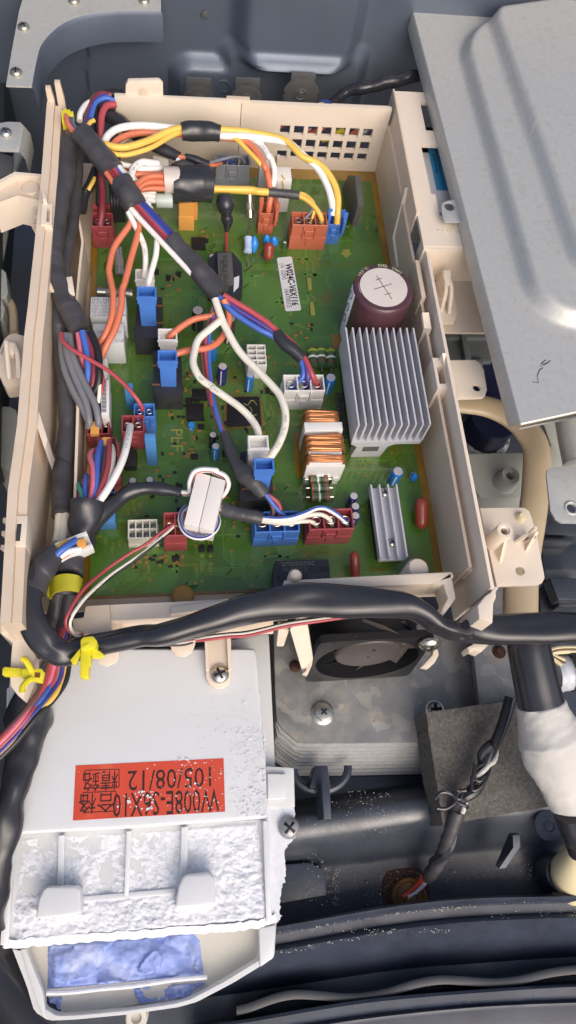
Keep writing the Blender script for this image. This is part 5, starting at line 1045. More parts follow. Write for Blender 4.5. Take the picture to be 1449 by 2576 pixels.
# big capacitor
c = P(*V5(216, 880), 5.0); r = (P(*V5(216 + 192, 880), 5.0) - c).length; m = MB()
m.lathe((c.x, c.y, 0), [(r * .97, 0), (r, .1), (r, 4.6), (r * .98, 4.85), (r * .92, 4.98), (r * .8, 5.0)], 56); big = obj('electrolytic_capacitor', m, 'cap_brown', PCB, ang=40); tag(big, 'large dark brown capacitor with pale round top')
m = MB(); m.lathe((c.x, c.y, 4.95), [(r * .78, 0), (r * .78, .07), (0, .075)], 56); bt = obj('can_top', m, 'cap_top_big', big)
for (a, b) in (((170, 805), (268, 955)), ((155, 893), (270, 858)), ((165, 835), (203, 822)), ((222, 928), (262, 918))):
    m = MB(); m.tube([P(*V5(*a), 5.03), P(*V5(*b), 5.03)], .02, 5); obj('vent_score', m, 'ink_black', bt)
m = MB(); nn = 10; a0 = math.radians(168)
V = [(c.x + (r + .006) * math.cos(a0 + .055 * k), c.y + (r + .006) * math.sin(a0 + .055 * k), z) for z in (.1, 4.75) for k in range(nn)] + [(c.x + r * .81 * math.cos(a0 + .055 * k), c.y + r * .81 * math.sin(a0 + .055 * k), 5.008) for k in range(nn)]
m.add(V, [(j * nn + k, j * nn + k + 1, (j + 1) * nn + k + 1, (j + 1) * nn + k) for j in range(2) for k in range(nn - 1)]); st_ = obj('sleeve_stripe', m, 'tape_white', big, ang=60)
for z in (4.3, 3.1, 2.0):
    a = a0 + .25; m = MB(); m.tube([Vector((c.x + (r + .014) * math.cos(a + .11 * math.cos(t)), c.y + (r + .014) * math.sin(a + .11 * math.cos(t)), z + .33 * math.sin(t))) for t in [2 * math.pi * i / 18 for i in range(19)]], .025, 5); obj('minus_mark', m, 'ink_black', st_)
for s, ang in (('105°C', 148), ('KMQ', 92), ('[mm]', 62)):
    for i, ch in enumerate(s):
        a = math.radians(ang - 6.5 * i); d = Vector((math.cos(a), math.sin(a), 0)); text('rim_print', ch, Vector((c.x, c.y, 5.012)) + d * r * .885 , (math.sin(a), -math.cos(a), 0), d, .3, 'silk_white', big, .002)
# ---- heat sink
hs = MB(); y0 = P(*W2(540, 930), 4.15).y; y1 = P(*W2(440, 125), 4.15).y; xl = P(*W2(282, 930), 4.15).x; xr = P(*W2(874, 930), 4.15).x
zt_, zbm = 4.15, 1.35
HSK = None
m = MB(); m.box(xl - .03, xr + .03, y0, y1, 1.65, 2.1); HSK = obj('heat_sink', m, 'alu', PCB, bev=.03); tag(HSK, 'tall finned aluminium heat sink beside the right wall')
for k in range(11):
    x = xl + (xr - xl) * k / 10; m = MB(); m.prism([(x - .075, y0, 2.1), (x + .075, y0, 2.1), (x + .05, y0, zt_), (x - .05, y0, zt_)], (0, y1 - y0, 0)); obj('fin', m, 'alu', HSK)
q = [PY(*W2(u, v), y0) for u, v in ((212, 1112), (265, 1140), (240, 1242), (550, 1230), (592, 1140), (650, 1115), (795, 1112))]
def gz(p): return (p.x, p.z)
m = MB(); cw = (xl + xr) / 2; 
m.prism([(xl + .1, y0, 1.65), (xl + .42, y0, 1.35), (xl + .25, y0, 0), (xl + 2.25, y0, 0), (xl + 2.45, y0, 1.35), (xl + 2.85, y0, 1.65)], (0, .6, 0)); obj('foot', m, 'alu', HSK, bev=.02)
m = MB(); a, b = PY(*W2(355, 1120), y0), PY(*W2(525, 1170), y0); m.box(xl + .85, xl + 1.9, y0 - .012, y0 + .1, .8, 1.4); obj('foot_slot', m, 'zinc_dark', HSK)
m = MB(); m.box(xl + .3, xl + 2.3, y0 + .6, y1, 0, 1.65); obj('power_module', m, 'chip', HSK)
for k in range(22):
    yy = P(*W2(128, 680), 0).y - k * .165; m = MB(); m.box(xl - .28, xl + .2, yy - .045, yy + .045, 0, .12); obj('module_pin', m, 'tin', HSK)
# ---- banded resistors
for (u, v0, v1) in ((933, 625, 765), (1004, 622, 760), (1084, 628, 770)):
    axial(P(*V7(u - 4, v0), .55), P(*V7(u + 5, v1), .45), .38, 'res_green', ((.1, .14, 'band_green'), (.46, .12, 'band_white'), (.76, .1, 'band_red')), 'resistor', .3)
for (v, u0, u1) in ((760, 900, 1058), (832, 910, 1068), (908, 912, 1075)):
    axial(P(*W1(u0, v), .9), P(*W1(u1, v - 2), .9), .34, 'res_green', ((.12, .07, 'band_red'), (.46, .08, 'band_white'), (.64, .05, 'ink_black'), (.86, .07, 'band_red')), 'resistor', .3)
# ---- white sockets
def open_header(view, quad_top, h, n, rows_, m_, label):
    p = [P(*view(*q), h) for q in quad_top]; x0 = (p[0].x + p[3].x) / 2; x1 = (p[1].x + p[2].x) / 2; ya = (p[2].y + p[3].y) / 2; yb_ = (p[0].y + p[1].y) / 2
    w = .09; cw = (x1 - x0 - w) / n; ch = (yb_ - ya - w) / rows_
    holes = [(x0 + w + cw * i, x0 + cw * (i + 1), ya + w + ch * j, ya + ch * (j + 1)) for i in range(n) for j in range(rows_)]
    m = MB(); gridplate(lambda u, v, ww: Vector((u, v, ww)), (x0, x1), (ya, yb_), holes, .35, h, m); b = obj('header_socket', m, m_, PCB, bev=.015, seg=1); tag(b, label)
    m = MB(); m.box(x0 - .03, x1 + .03, ya - .03, yb_ + .03, -.01, .36); obj('base', m, m_, b)
    for hh in holes: m = MB(); cx, cy = (hh[0] + hh[1]) / 2, (hh[2] + hh[3]) / 2; m.box(cx - .06, cx + .06, cy - .06, cy + .06, .36, h - .35); obj('pin', m, 'tin', b)
    return b, (x0, x1, ya, yb_)
open_header(V7, ((385, 573), (545, 573), (550, 748), (400, 748)), 1.5, 2, 4, 'c_white', 'small white eight-way header socket')
open_header(V8, ((645, 990), (890, 985), (890, 1142), (643, 1148)), 1.35, 4, 2, 'c_cream', 'cream eight-way header socket')
# ---- QFP chip
q = [P(*W1(*p), .18) for p in ((228, 80), (492, 75), (510, 310), (222, 318))]; m = MB(); m.prism(q, (0, 0, -.18)); qf = obj('processor_chip', m, 'chip', PCB, bev=.03); tag(qf, 'square black processor chip')
for side in range(4):
    a, b = q[side], q[(side + 1) % 4]; d = (b - a); nrm = Vector((d.y, -d.x, 0)).normalized(); cen_ = sum((x for x in q), Vector()) / 4
    if (a.lerp(b, .5) - cen_).dot(nrm) < 0: nrm = -nrm
    m = MB()
    for k in range(16):
        p = a.lerp(b, (k + .75) / 16.5); t = d.normalized() * .03; m.prism([Vector((x.x, x.y, 0)) for x in (p - t, p + t, p + t + nrm * .2, p - t + nrm * .2)], (0, 0, .07))
    obj('pin_row', m, 'smd_tan', qf)
m = MB(); m.tube(spl([P(*W1(*p), .19) for p in ((360, 130), (395, 145), (420, 110), (450, 115), (470, 145))], 5), .03, 6); m.tube(spl([P(*W1(*p), .19) for p in ((410, 160), (430, 190), (420, 230), (470, 225))], 5), .03, 6); obj('resin_streak', m, 'silk', qf)
# ---- choke
ck = MB(); y0 = P(*W1(1000, 700), 0).y; 
chb = [P(*W1(*p), 2.9) for p in ((855, 300), (1178, 285), (1180, 350), (1150, 385), (850, 400))]
def cw_x(u, v, z): return P(*W1(u, v), z)
x0 = cw_x(855, 300, 2.6).x; x1 = cw_x(1170, 300, 2.6).x; yA = cw_x(1000, 655, 2.0).y; yB = cw_x(1000, 215, 2.6).y
m = MB(); m.box(x0 + .15, x1 - .15, yA, yB - .2, .5, 2.5); CH = obj('choke_coil', m, 'c_white', PCB, bev=.08); tag(CH, 'copper-wound choke coil on a white bobbin')
fy0, fy1 = cw_x(1000, 380, 2.7).y, cw_x(1000, 295, 2.7).y
m = MB(); m.box(x0, x1, fy0 + .1, fy1, .2, 2.85); obj('bobbin_flange', m, 'c_white', CH, bev=.06)
m = MB(); m.box(x0, x1, yA - .15, yA, .2, 2.3); obj('bobbin_flange', m, 'c_white', CH, bev=.05)
m = MB(); xm = (x0 + x1) / 2; m.box(xm - .45, xm + .45, yA - .3, yA - .14, 0, 1.2); m.box(x0 + .1, x0 + .55, yA - .28, yA - .13, 0, .9); m.box(x1 - .55, x1 - .15, yA - .28, yA - .13, 0, .9); obj('bobbin_foot', m, 'c_white', CH, bev=.03)
def winding(ya, yb_, n, xa, xb, z0, z1, rw, name='copper_turn'):
    for k in range(n):
        y = ya + (yb_ - ya) * (k + .5) / n; rr_ = .35; pts = []
        for (cx, cz, a0) in ((xb - rr_, z1 - rr_, 0), (xa + rr_, z1 - rr_, 90), (xa + rr_, z0 + rr_, 180), (xb - rr_, z0 + rr_, 270)):
            for i in range(5): a = math.radians(a0 + 22.5 * i); pts.append((cx + rr_ * math.cos(a), y + .05 * math.sin(k * 1.7 + i), cz + rr_ * math.sin(a)))
        pts.append(pts[0]); m = MB(); m.tube(pts, rw, 8, cap=False); obj(name, m, 'copper', CH)
winding(cw_x(1000, 530, 2.7).y, fy0 - .1, 11, x0 + .02, x1 - .02, .5, 2.78, .085); winding(yA + .05, cw_x(1000, 565, 2.6).y, 9, x0 + .02, x1 - .02, .4, 2.62, .085); winding(fy1 + .05, yB, 9, x0 + .12, x1 - .2, .6, 2.9, .1)
m = MB(); m.prism([P(*W1(*p), .012) for p in ((775, 370), (1150, 640), (1150, 740), (800, 745))], (0, 0, -.012)); 
m = MB(); m.prism([Vector((p.x, p.y, .01)) for p in [P(*W1(*q), .01) for q in ((770, 380), (830, 360), (850, 640), (1150, 650), (1150, 742), (805, 748), (780, 600))]], (0, 0, -.009)); obj('glue_patch', m, 'resin', PCB)
# ---- small heat sink
h2 = 1.7; A_, B_, C_, D2 = [P(*W3(*p), h2) for p in ((945, 60), (1105, 60), (1172, 520), (1000, 535))]
ya, yb_ = (C_.y + D2.y) / 2, (A_.y + B_.y) / 2; xa, xb = (A_.x + D2.x) / 2, (B_.x + C_.x) / 2
m = MB(); m.box(xa, xb, ya, yb_, .9, 1.15); SH = obj('heat_sink', m, 'alu', PCB, bev=.02); tag(SH, 'small four-finned aluminium heat sink with two screws')
for k in range(4):
    x = xa + (xb - xa) * (k / 3); m = MB(); m.box(x - .05, x + .05, ya, yb_, 1.15, h2); obj('fin', m, 'alu', SH)
m = MB(); m.box(xa + .1, xb - .1, ya + .4, yb_ - .3, 0, .9); obj('regulator', m, 'chip', SH)
for p in ((1030, 118), (1076, 438)): screw(PCB, P(*W3(*p), 1.15), 'zinc', .4, s=.75)
for k in (1010, 1138): m = MB(); m.tube([P(*W3(k, 542), .02), P(*W3(k, 538), .9)], .09, 8); obj('pin', m, 'tin', SH)
pill(W3, (1266, 140), (1266, 350), .44, .4, 1.3, 'film_red'); pill(W3, (832, 490), (842, 700), .3, .4, 1.3, 'film_red')
# ---- relays
pt = [P(*W3(*p), 1.6) for p in ((322, 552), (668, 540), (690, 760), (305, 770))]
m = MB(); m.prism(pt, (0, 0, -1.6)); b = obj('relay', m, 'relay_black', PCB, bev=.08); tag(b, 'black flat relay with grey maker print by the front wall')
ex_ = (pt[1] - pt[0]).normalized(); text('printed_text', 'Panasonic', P(*W3(455, 567), 1.607), ex_, (0, 1, 0), .58, 'dark_grey', b, .003, bold=.008); text('printed_text', 'ALF1P12', P(*W3(450, 607), 1.607), ex_, (0, 1, 0), .4, 'dark_grey', b, .002); text('printed_text', '12V DC', P(*W3(610, 650), 1.607), ex_, (0, 1, 0), .4, 'dark_grey', b, .002)
m = MB(); q = [P(*W3(*p), 1.604) for p in ((612, 592), (668, 592), (670, 618), (614, 618))]; m.prism(q, (0, 0, .005)); obj('print_block', m, 'ink_black', b)
for p in ((345, 572), (348, 665)): m = MB(); m.lathe(P(*W3(*p), 1.6), [(.16, 0), (.16, .06), (.08, .06), (.06, .0)], 14); obj('moulded_ring', m, 'relay_black', b)
def relay_top(view, quad, h, m_, label, zlow=0):
    q = [P(*view(*p), h) for p in quad]; m = MB(); m.prism(q, (0, 0, -(h - zlow))); o = obj('relay', m, m_, PCB, bev=.06); tag(o, label); return o, q
o, q = relay_top(V6, ((338, 180), (632, 180), (630, 345), (330, 345)), 2.3, 'relay_white', 'white relay with grey print, the rear one of two')
for i, s in enumerate(('(H) HF15', '013-1HST', '10A 250VAC', '20A 125VAC/28', 'NF 250VAC', 'CHINA MB 1111A')): text('printed_text', s, P(*V6(345, 203 + 26 * i), 2.31), (1, 0, 0), (0, 1, 0), (.42 if i == 0 else .28), 'steel_dull', o, .002, 'LEFT')
o, q = relay_top(V6, ((352, 400), (612, 400), (612, 570), (360, 570)), 2.2, 'relay_white', 'white relay with grey print, the front one of two'); text('printed_text', '10A 250VAC', P(*V6(490, 470), 2.21), (-1, 0, 0), (0, -1, 0), .3, 'steel_dull', o, .002); text('printed_text', 'HF15 013', P(*V6(545, 540), 2.21), (-1, 0, 0), (0, -1, 0), .36, 'steel_dull', o, .002)
relay_top(V6, ((720, 180), (930, 180), (905, 520), (700, 520)), 1.9, 'relay_black', 'black relay under the rear blue tab plug'); relay_top(V6, ((852, 625), (1085, 625), (1100, 985), (860, 985)), 1.9, 'relay_black', 'black relay under the middle blue tab plug'); relay_top(W1, ((335, 530), (600, 530), (602, 935), (325, 930)), 1.8, 'relay_black', 'black relay under the front blue tab plug')
for vw_, u, v, h in ((V6, 905, 255, 1.9), (V6, 905, 398, 1.9), (V6, 880, 750, 1.9), (V6, 880, 908, 1.9), (W1, 385, 840, 1.8)):
    p = P(*vw_(u, v), h + .01); m = MB(); m.box(p.x - .25, p.x + .25, p.y - .05, p.y + .05, h - .01, h + .05); obj('terminal', m, 'copper', PCB)
# ---- blue film boxes, black chips
cbox('film_box', V6, 615, 685, 950, 1120, .5, 'c_lightblue', bev=.06); cbox('film_box', V8, 782, 875, 330, 545, .45, 'c_lightblue', bev=.06)
o, q = relay_top(V8, ((615, 410), (718, 410), (712, 548), (608, 548)), .7, 'chip', 'small black chip'); relay_top(V7, ((600, 340), (730, 330), (725, 420), (620, 425)), .04, 'board_green', 'faint grey patch', 0) if False else None
# ---- board print
def pcbtext(s, view, u, v, size, m_='silk', ex=(1, 0, 0), ey=(0, 1, 0), sx=1.0, bold=0.0): return text('board_print', s, P(*view(u, v), .004), ex, ey, size, m_, PCB, .002, 'CENTER', bold, sx)
pcbtext('PbF', V8, 1045, 330, 1.1, 'silk', (0, -1, 0), (1, 0, 0), 1.05)
pcbtext('DANGER', V4, 1252, 838, .8, 'silk_faint', sx=1.2)
m = MB(); q = [P(*V4(*p), .004) for p in ((1215, 720), (1265, 720), (1265, 745), (1285, 745), (1240, 785), (1197, 745), (1215, 745))]; m.prism(q, (0, 0, .004)); obj('board_print', m, 'silk', PCB)
rs = random.Random(21)
for (view, u0, u1, v0, v1, n, rot) in ((W4, 900, 970, 560, 655, 10, 1), (W4, 660, 780, 420, 540, 10, 1), (W4, 1020, 1080, 510, 600, 6, 1), (W4, 590, 660, 380, 420, 4, 0), (V8, 920, 960, 180, 290, 4, 1), (V8, 600, 760, 840, 960, 10, 1), (V7, 620, 900, 190, 330, 6, 0), (V7, 740, 960, 400, 460, 5, 0), (W1, 600, 800, 900, 1015, 8, 0), (V8, 560, 900, 580, 620, 4, 0), (W1, 560, 640, 110, 240, 6, 1), (V7, 700, 900, 690, 860, 8, 0), (V6, 1130, 1230, 950, 1050, 6, 0), (W1, 0, 210, 60, 380, 12, 0), (V4, 920, 1380, 240, 560, 8, 0)):
    for _ in range(n):
        s = rs.choice('CRDQZ') + str(rs.randint(10, 299)); pcbtext(s, view, rs.uniform(u0, u1), rs.uniform(v0, v1), .22, rs.choice(('silk_faint', 'silk_faint', 'silk')), *(((0, -1, 0), (1, 0, 0)) if rot else ((1, 0, 0), (0, 1, 0))))
text_ = None
for (u, v) in ((1300, 480), (1355, 480)):
    p = P(*W4(u, v), 0); m = MB(); m.box(p.x - .17, p.x + .17, p.y - .2, p.y + .2, 0, .2); obj('surface_mount_diode', m, 'chip', PCB, bev=.03); pcbtext('+', W4, u, v + 45, .6, 'silk'); pcbtext('D24', W4, u, v + 115, .34, 'silk', (0, -1, 0), (1, 0, 0))
    m = MB(); c = P(*W4(u, v - 42), .01); m.tube([c + Vector((.13 * math.cos(t), .13 * math.sin(t), 0)) for t in [math.radians(-40 + 26 * i) for i in range(11)]], .025, 5); obj('board_print', m, 'silk', PCB)
# little surface-mount parts, shared meshes
m = MB(); m.box(-.16, .16, -.08, .08, 0, .1); sm1 = mesh_only('surface_mount_chip', m, 'smd_tan', .015); m = MB(); m.box(-.22, .22, -.17, .17, 0, .12); sm2 = mesh_only('surface_mount_chip', m, 'chip', .02); m = MB(); m.box(-.12, .12, -.07, .07, 0, .08); sm3 = mesh_only('surface_mount_chip', m, 'chip', .012)
for (view, u0, u1, v0, v1, n) in ((V6, 1110, 1400, 780, 1120, 26), (W1, 0, 600, 10, 420, 30), (V8, 900, 1240, 20, 480, 26), (V8, 600, 1100, 560, 980, 16), (V7, 280, 700, 600, 1000, 18), (W4, 850, 1200, 500, 600, 22), (V7, 760, 950, 400, 800, 16), (W3, 0, 320, 60, 420, 14), (V3, 1020, 1300, 880, 1080, 12), (V4, 150, 300, 560, 720, 6)):
    for _ in range(n):
        p = P(*view(rs.uniform(u0, u1), rs.uniform(v0, v1)), 0); inst('surface_mount_chip', rs.choice((sm1, sm1, sm1, sm3, sm3, sm3, sm1, sm2)), PCB, p + Vector((0, 0, .002)), (0, 0, rs.choice((0, math.pi / 2))))
for (u, v) in ((905, 80), (928, 285)):
    p = P(*V7(u, v), 0); m = MB(); m.box(p.x - .16, p.x + .16, p.y - .55, p.y + .55, 0, .14); obj('jumper_link', m, 'silk', PCB, bev=.05)
for k, (u, v) in enumerate(((715, 965), (860, 1075), (480, 1105))): pass
m = MB(); m.prism([P(*V7(*p), .006) for p in ((1085, 490), (1160, 490), (1160, 600), (1120, 620), (1095, 600))], (0, 0, .006)); obj('amber_patch', m, 'resin', PCB)
q = P(*V4(170, 690), .0); m = MB(); m.box(q.x - .5, q.x + .5, q.y - .5, q.y + .5, 0, .3); obj('surface_mount_chip', m, 'chip', PCB, bev=.04)
p = P(*V8(1200, 110), 0); m = MB(); m.box(p.x - .55, p.x + .55, p.y - .6, p.y + .6, 0, .25); obj('surface_mount_chip', m, 'chip', PCB, bev=.03); p = P(*V6(1240, 1000), 0); m = MB(); m.box(p.x - .5, p.x + .5, p.y - .4, p.y + .4, 0, .25); obj('surface_mount_chip', m, 'chip', PCB, bev=.03)
# ---- printed tracks and solder pads under the coating: too many and too fine to pick apart
mat('track', '#587f33', .4, var=.15, vs=80, coat=.5); mat('pad', '#8a7a3c', .35, metal=.3, var=.2, vs=200, coat=.4)
tk, pd = MB(), MB(); rt = random.Random(5)
def strip(a, b, w, z):
    d = Vector((b[0] - a[0], b[1] - a[1], 0)); 
    if d.length < 1e-4: return
    n_ = Vector((-d.y, d.x, 0)).normalized() * w / 2; A3, B3 = Vector((a[0], a[1], z)), Vector((b[0], b[1], z)); tk.prism([A3 - n_, B3 - n_, B3 + n_, A3 + n_], (0, 0, .0035))
for _ in range(85):
    x, y = rt.uniform(-11.5, 8.2), rt.uniform(-4.4, 27.4); nl = rt.choice((1, 1, 2, 3, 5)); w = .05 if nl > 1 else rt.choice((.06, .1, .18)); seg = [(x, y)]; ax = rt.random() < .5
    for _k in range(rt.randint(2, 4)):
        L_ = rt.uniform(.5, 2.6) * rt.choice((-1, 1)); px, py = seg[-1]; q = (px + L_, py) if ax else (px, py + L_); c45 = rt.uniform(.15, .5)
        q = (min(max(q[0], -11.8), 8.6), min(max(q[1], -4.7), 27.9)); seg.append(q); q2 = (min(max(q[0] + rt.choice((-c45, c45)), -11.8), 8.6), min(max(q[1] + rt.choice((-c45, c45)), -4.7), 27.9)); seg.append(q2); ax = not ax
    for k in range(nl):
        o_ = .11 * k
        for a, b in zip(seg, seg[1:]): strip((a[0] + o_, a[1] + o_), (b[0] + o_, b[1] + o_), w, .0008 + .0003 * (_ % 5))
    for (px, py) in (seg[0], seg[-1]): pd.lathe((px, py, .001), [(.11, 0), (.11, .006), (.05, .007), (0, .0065)], 10)
for _ in range(160):
    px, py = rt.uniform(-11.6, 8.3), rt.uniform(-4.5, 27.6); pd.lathe((px, py, .001), [(.055, 0), (.055, .006), (0, .0065)], 8)
tag(obj('copper_tracks', tk, 'track', PCB), kind='stuff'); tag(obj('solder_pads', pd, 'pad', PCB), kind='stuff')
# ---- sticker
sz = .03; SK = [P(*p, sz) for p in ((696, 648.5), (734, 645), (758, 781), (718, 783.5))]
m = MB(); pts = []
for i in range(4):
    a, b, c = SK[i - 1], SK[i], SK[(i + 1) % 4]; d1 = (a - b).normalized() * .14; d2 = (c - b).normalized() * .14; pts += [b + d1, b + d1 * .3 + d2 * .3, b + d2]
m.prism(pts, (0, 0, .012)); sk = obj('sticker', m, 'sticker', PCB); tag(sk, 'white paper sticker with black part number')
ex = (SK[3] - SK[0]).normalized(); ey = (SK[1] - SK[0]).normalized()
cm_ = lambda s, t: SK[0].lerp(SK[1], t).lerp(SK[3].lerp(SK[2], t), s) + Vector((0, 0, .015))
text('printed_text', 'W024C-V6X116', cm_(.52, .66), ex, ey, .7, 'ink_black', sk, .002, bold=.02, sx=.78); text('printed_text', '(16  /220V)', cm_(.27, .27), ex, ey, .46, 'ink_black', sk, .002, sx=.7); text('printed_text', '16470015', cm_(.76, .27), ex, ey, .5, 'ink_black', sk, .002, sx=.86)
# =================================================================== wires, plugs, tape
for nm, c in (('w_white', '#e6e3de'), ('w_cream', '#e2dccb'), ('w_orange', '#d86f44'), ('w_yellow', '#e8b92a'), ('w_red', '#b03f48'), ('w_blue', '#3a66c0'), ('w_purple', '#4a3a8c'), ('w_brown', '#6a4640'), ('w_grey', '#6e7078'), ('w_black', '#222224'), ('w_pink', '#d8647c'), ('w_teal', '#3fa08c'), ('w_navy', '#2b3f96'), ('w_green', '#1f7a50'), ('w_cyan', '#5ab0c0'), ('w_maroon', '#8a2a38')):
    mat(nm, c, .36, var=.06, vs=60, bump=.04, bs=300)
mat('cap_clear', '#dcd0c8', .3, var=.04, sss=.2, alpha=.78); mat('cap_frost', '#c4cfc8', .3, var=.04, sss=.2, alpha=.85); mat('tape_old', '#c3c0b0', .5, var=.06, alpha=.9)
def frontz(view, ul, ur, vt, vb, zb):
    um = (ul + ur) / 2; y0 = P(*view(um, vb), zb).y; return PY(*view(ul, vt), y0).x, PY(*view(ur, vt), y0).x, y0, PY(*view(um, vt), y0).z
def wire(parent, view, pts, r, m_, name='wire', per=7, n=10, label=None):
    q = spl([P(*view(*p[:2]), p[2]) for p in pts], per); m = MB(); m.tube(q, r, n); o = obj(name, m, m_, parent, ang=80)
    if label: tag(o, label)
    return o
def wirem(parent, segs, r, m_, name='wire', per=7, n=10):     # points from several views: (view, u, v, z)
    q = spl([P(*s[0](s[1], s[2]), s[3]) for s in segs], per); m = MB(); m.tube(q, r, n); return obj(name, m, m_, parent, ang=80), q
def stripe(parent_wire, q, r, m_, a0=1.2, w=.5):               # coloured stripe lying on a wire
    m = MB(); A, B = [], []
    for i, p in enumerate(q):
        t = (q[min(i+1, len(q)-1)] - q[max(i-1, 0)]).normalized(); s1 = Vector((0, 0, 1)).cross(t); s1 = s1.normalized() if s1.length > 1e-6 else Vector((1, 0, 0)); s2 = t.cross(s1)
        for L_, a in ((A, a0 - w), (B, a0 + w)): L_.append(p + (s1 * math.cos(a) + s2 * math.sin(a)) * r * 1.03)
    mid = [(x + y) / 2 + ((x + y) / 2 - p).normalized() * r * .12 for x, y, p in zip(A, B, q)]
    m.loft([A, mid, B]); return obj('stripe', m, m_, parent_wire, ang=80)
def print_on(parent_wire, q, r, s, t0, size=.2):               # lettering along a wire
    k = int(t0 * (len(q) - 1))
    for i, ch in enumerate(s):
        j = min(k + i, len(q) - 2); t = (q[j+1] - q[j]).normalized(); up = (CAM - q[j]).normalized(); up = (up - t * up.dot(t)).normalized(); side = up.cross(t)
        if ch != ' ': text('wire_print', ch, q[j] + up * (r * 1.02), t, side, size, 'steel_dull', parent_wire, .001)
def tape(parent, segs, r, name='tape', m_='tape', wob=.06, n=20, per=8, flat=1.0, ridges=0, seed=1.0):
    if m_ == 'tape' and not ridges: ridges = 5
    if ridges: per = 12; n = 24
    q = spl([P(*s[0](s[1], s[2]), s[3]) for s in segs], per); L_ = len(q); m = MB()
    if ridges: r_m = sum(r) / len(r) if isinstance(r, (list, tuple)) else r; ridges = max(3.0, 1.7 * r_m / (sum((b - a).length for a, b in zip(q, q[1:])) / (L_ - 1)))
    rs = r if isinstance(r, (list, tuple)) else [r] * len(segs)
    rad = []
    for i in range(L_):
        s = i / per; k = min(int(s), len(segs) - 2); rad.append(rs[k] + (rs[k+1] - rs[k]) * (s - k))
    m.tube(q, rad, n)
    if ridges:                                                  # wrapped tape: helical overlap edges
        for i, v in enumerate(m.v):
            ring, kk = divmod(i, n); c = q[min(ring, L_ - 1)]; f_ = (ring / ridges + kk / n) % 1.0; m.v[i] = c + (v - c) * (.98 + .06 * f_)
    for i, v in enumerate(m.v):
        c = q[min(i // n, L_ - 1)]; d = (v - c)
        if d.length > 1e-6:
            d = d.normalized(); m.v[i] = v + d * noise.noise(Vector((v.x * .9 + seed, v.y * .9, v.z * .9))) * wob * 2.2
    return obj(name, m, m_, parent, ang=70)
def plug(parent, dims, n, depth, m_, label=None, **k):
    b = socket(parent, dims, n, depth, m_, name='plug', **k)
    if label: tag(b, label)
    return b
SW = {'w': .175, 'o': .185, 't': .085, 'm': .13}
# ---------------------------------------------------------------- A: main diagonal harness
A = empty('main_harness', 'thick taped harness running diagonally over the board, splitting into coloured wires', 'wire harness', P(550, 740, 3))
path = [(172, 300, 5.8), (205, 335, 5.8), (250, 388, 5.6), (285, 430, 5.4), (322, 485, 5.2), (362, 530, 5.0), (435, 608, 4.7), (495, 672, 4.4), (555, 742, 4.0)]
def along(i0, i1, du, dv, dz, r, m_):
    wire(A, DD, [(path[i][0] + du, path[i][1] + dv, path[i][2] + dz) for i in range(i0, i1 + 1)], r, m_)
tape(A, [(DD, *path[i]) for i in (1, 2, 3)], [.72, .78, .74], seed=2); tape(A, [(DD, 303, 458, 5.3), (DD, 322, 488, 5.3), (DD, 345, 522, 5.1)], [.62, .78, .7], seed=4, wob=.1); tape(A, [(DD, 432, 603, 4.8), (DD, 495, 672, 4.5), (DD, 556, 740, 4.1)], [.58, .66, .7], seed=6, ridges=5)
for du, dv, m_ in ((-14, 10, 'w_orange'), (-6, 3, 'w_maroon'), (2, -4, 'w_red'), (9, -9, 'w_blue'), (14, -14, 'w_white'), (18, -4, 'w_white')): along(2, 5, du, dv, .1, .17, m_)
for du, dv, m_ in ((-2, -14, 'w_orange'), (8, -10, 'w_purple'), (-2, 0, 'w_blue'), (10, 0, 'w_navy'), (-7, 6, 'w_maroon'), (-14, 16, 'w_white'), (2, 8, 'w_red')): along(4, 7, du, dv, .15, .18, m_)
for k, (m_, du) in enumerate((('w_orange', 0), ('w_orange', 8), ('w_purple', 22), ('w_grey', 28))): wire(A, V1, [(330 + du, 560 + du, 5.6), (335 + du, 610 + du * .5, 5.9), (370 + du, 665, 5.8)], .17, m_)
# to the white three-way plug
for m_, pts in (('w_red', ((195, 165, 4.0), (320, 240, 3.8), (440, 312, 3.6), (560, 395, 3.4), (655, 475, 3.2), (760, 560, 3.0), (860, 680, 2.7), (930, 830, 2.4), (985, 935, 1.4))), ('w_purple', ((180, 185, 3.8), (300, 280, 3.6), (420, 355, 3.4), (540, 430, 3.2), (630, 490, 3.0), (740, 580, 2.8), (850, 700, 2.6), (893, 840, 2.3), (878, 940, 1.4))), ('w_blue', ((160, 180, 3.9), (240, 280, 3.7), (360, 370, 3.5), (500, 455, 3.3), (610, 510, 3.1), (720, 600, 2.9), (830, 705, 2.6), (852, 840, 2.2), (745, 945, 1.4)))): wire(A, V7, pts, .19, m_)
tape(A, [(V7, 635, 490, 3.1), (V7, 700, 565, 3.05), (V7, 770, 620, 2.95), (V7, 850, 695, 2.75)], [.42, .43, .42, .38], name='shrink_sleeve', m_='vinyl', wob=.02)
b = plug(A, front(V7, 700, 1038, 960, 1108), 3, 1.25, 'c_white', 'white three-way plug')
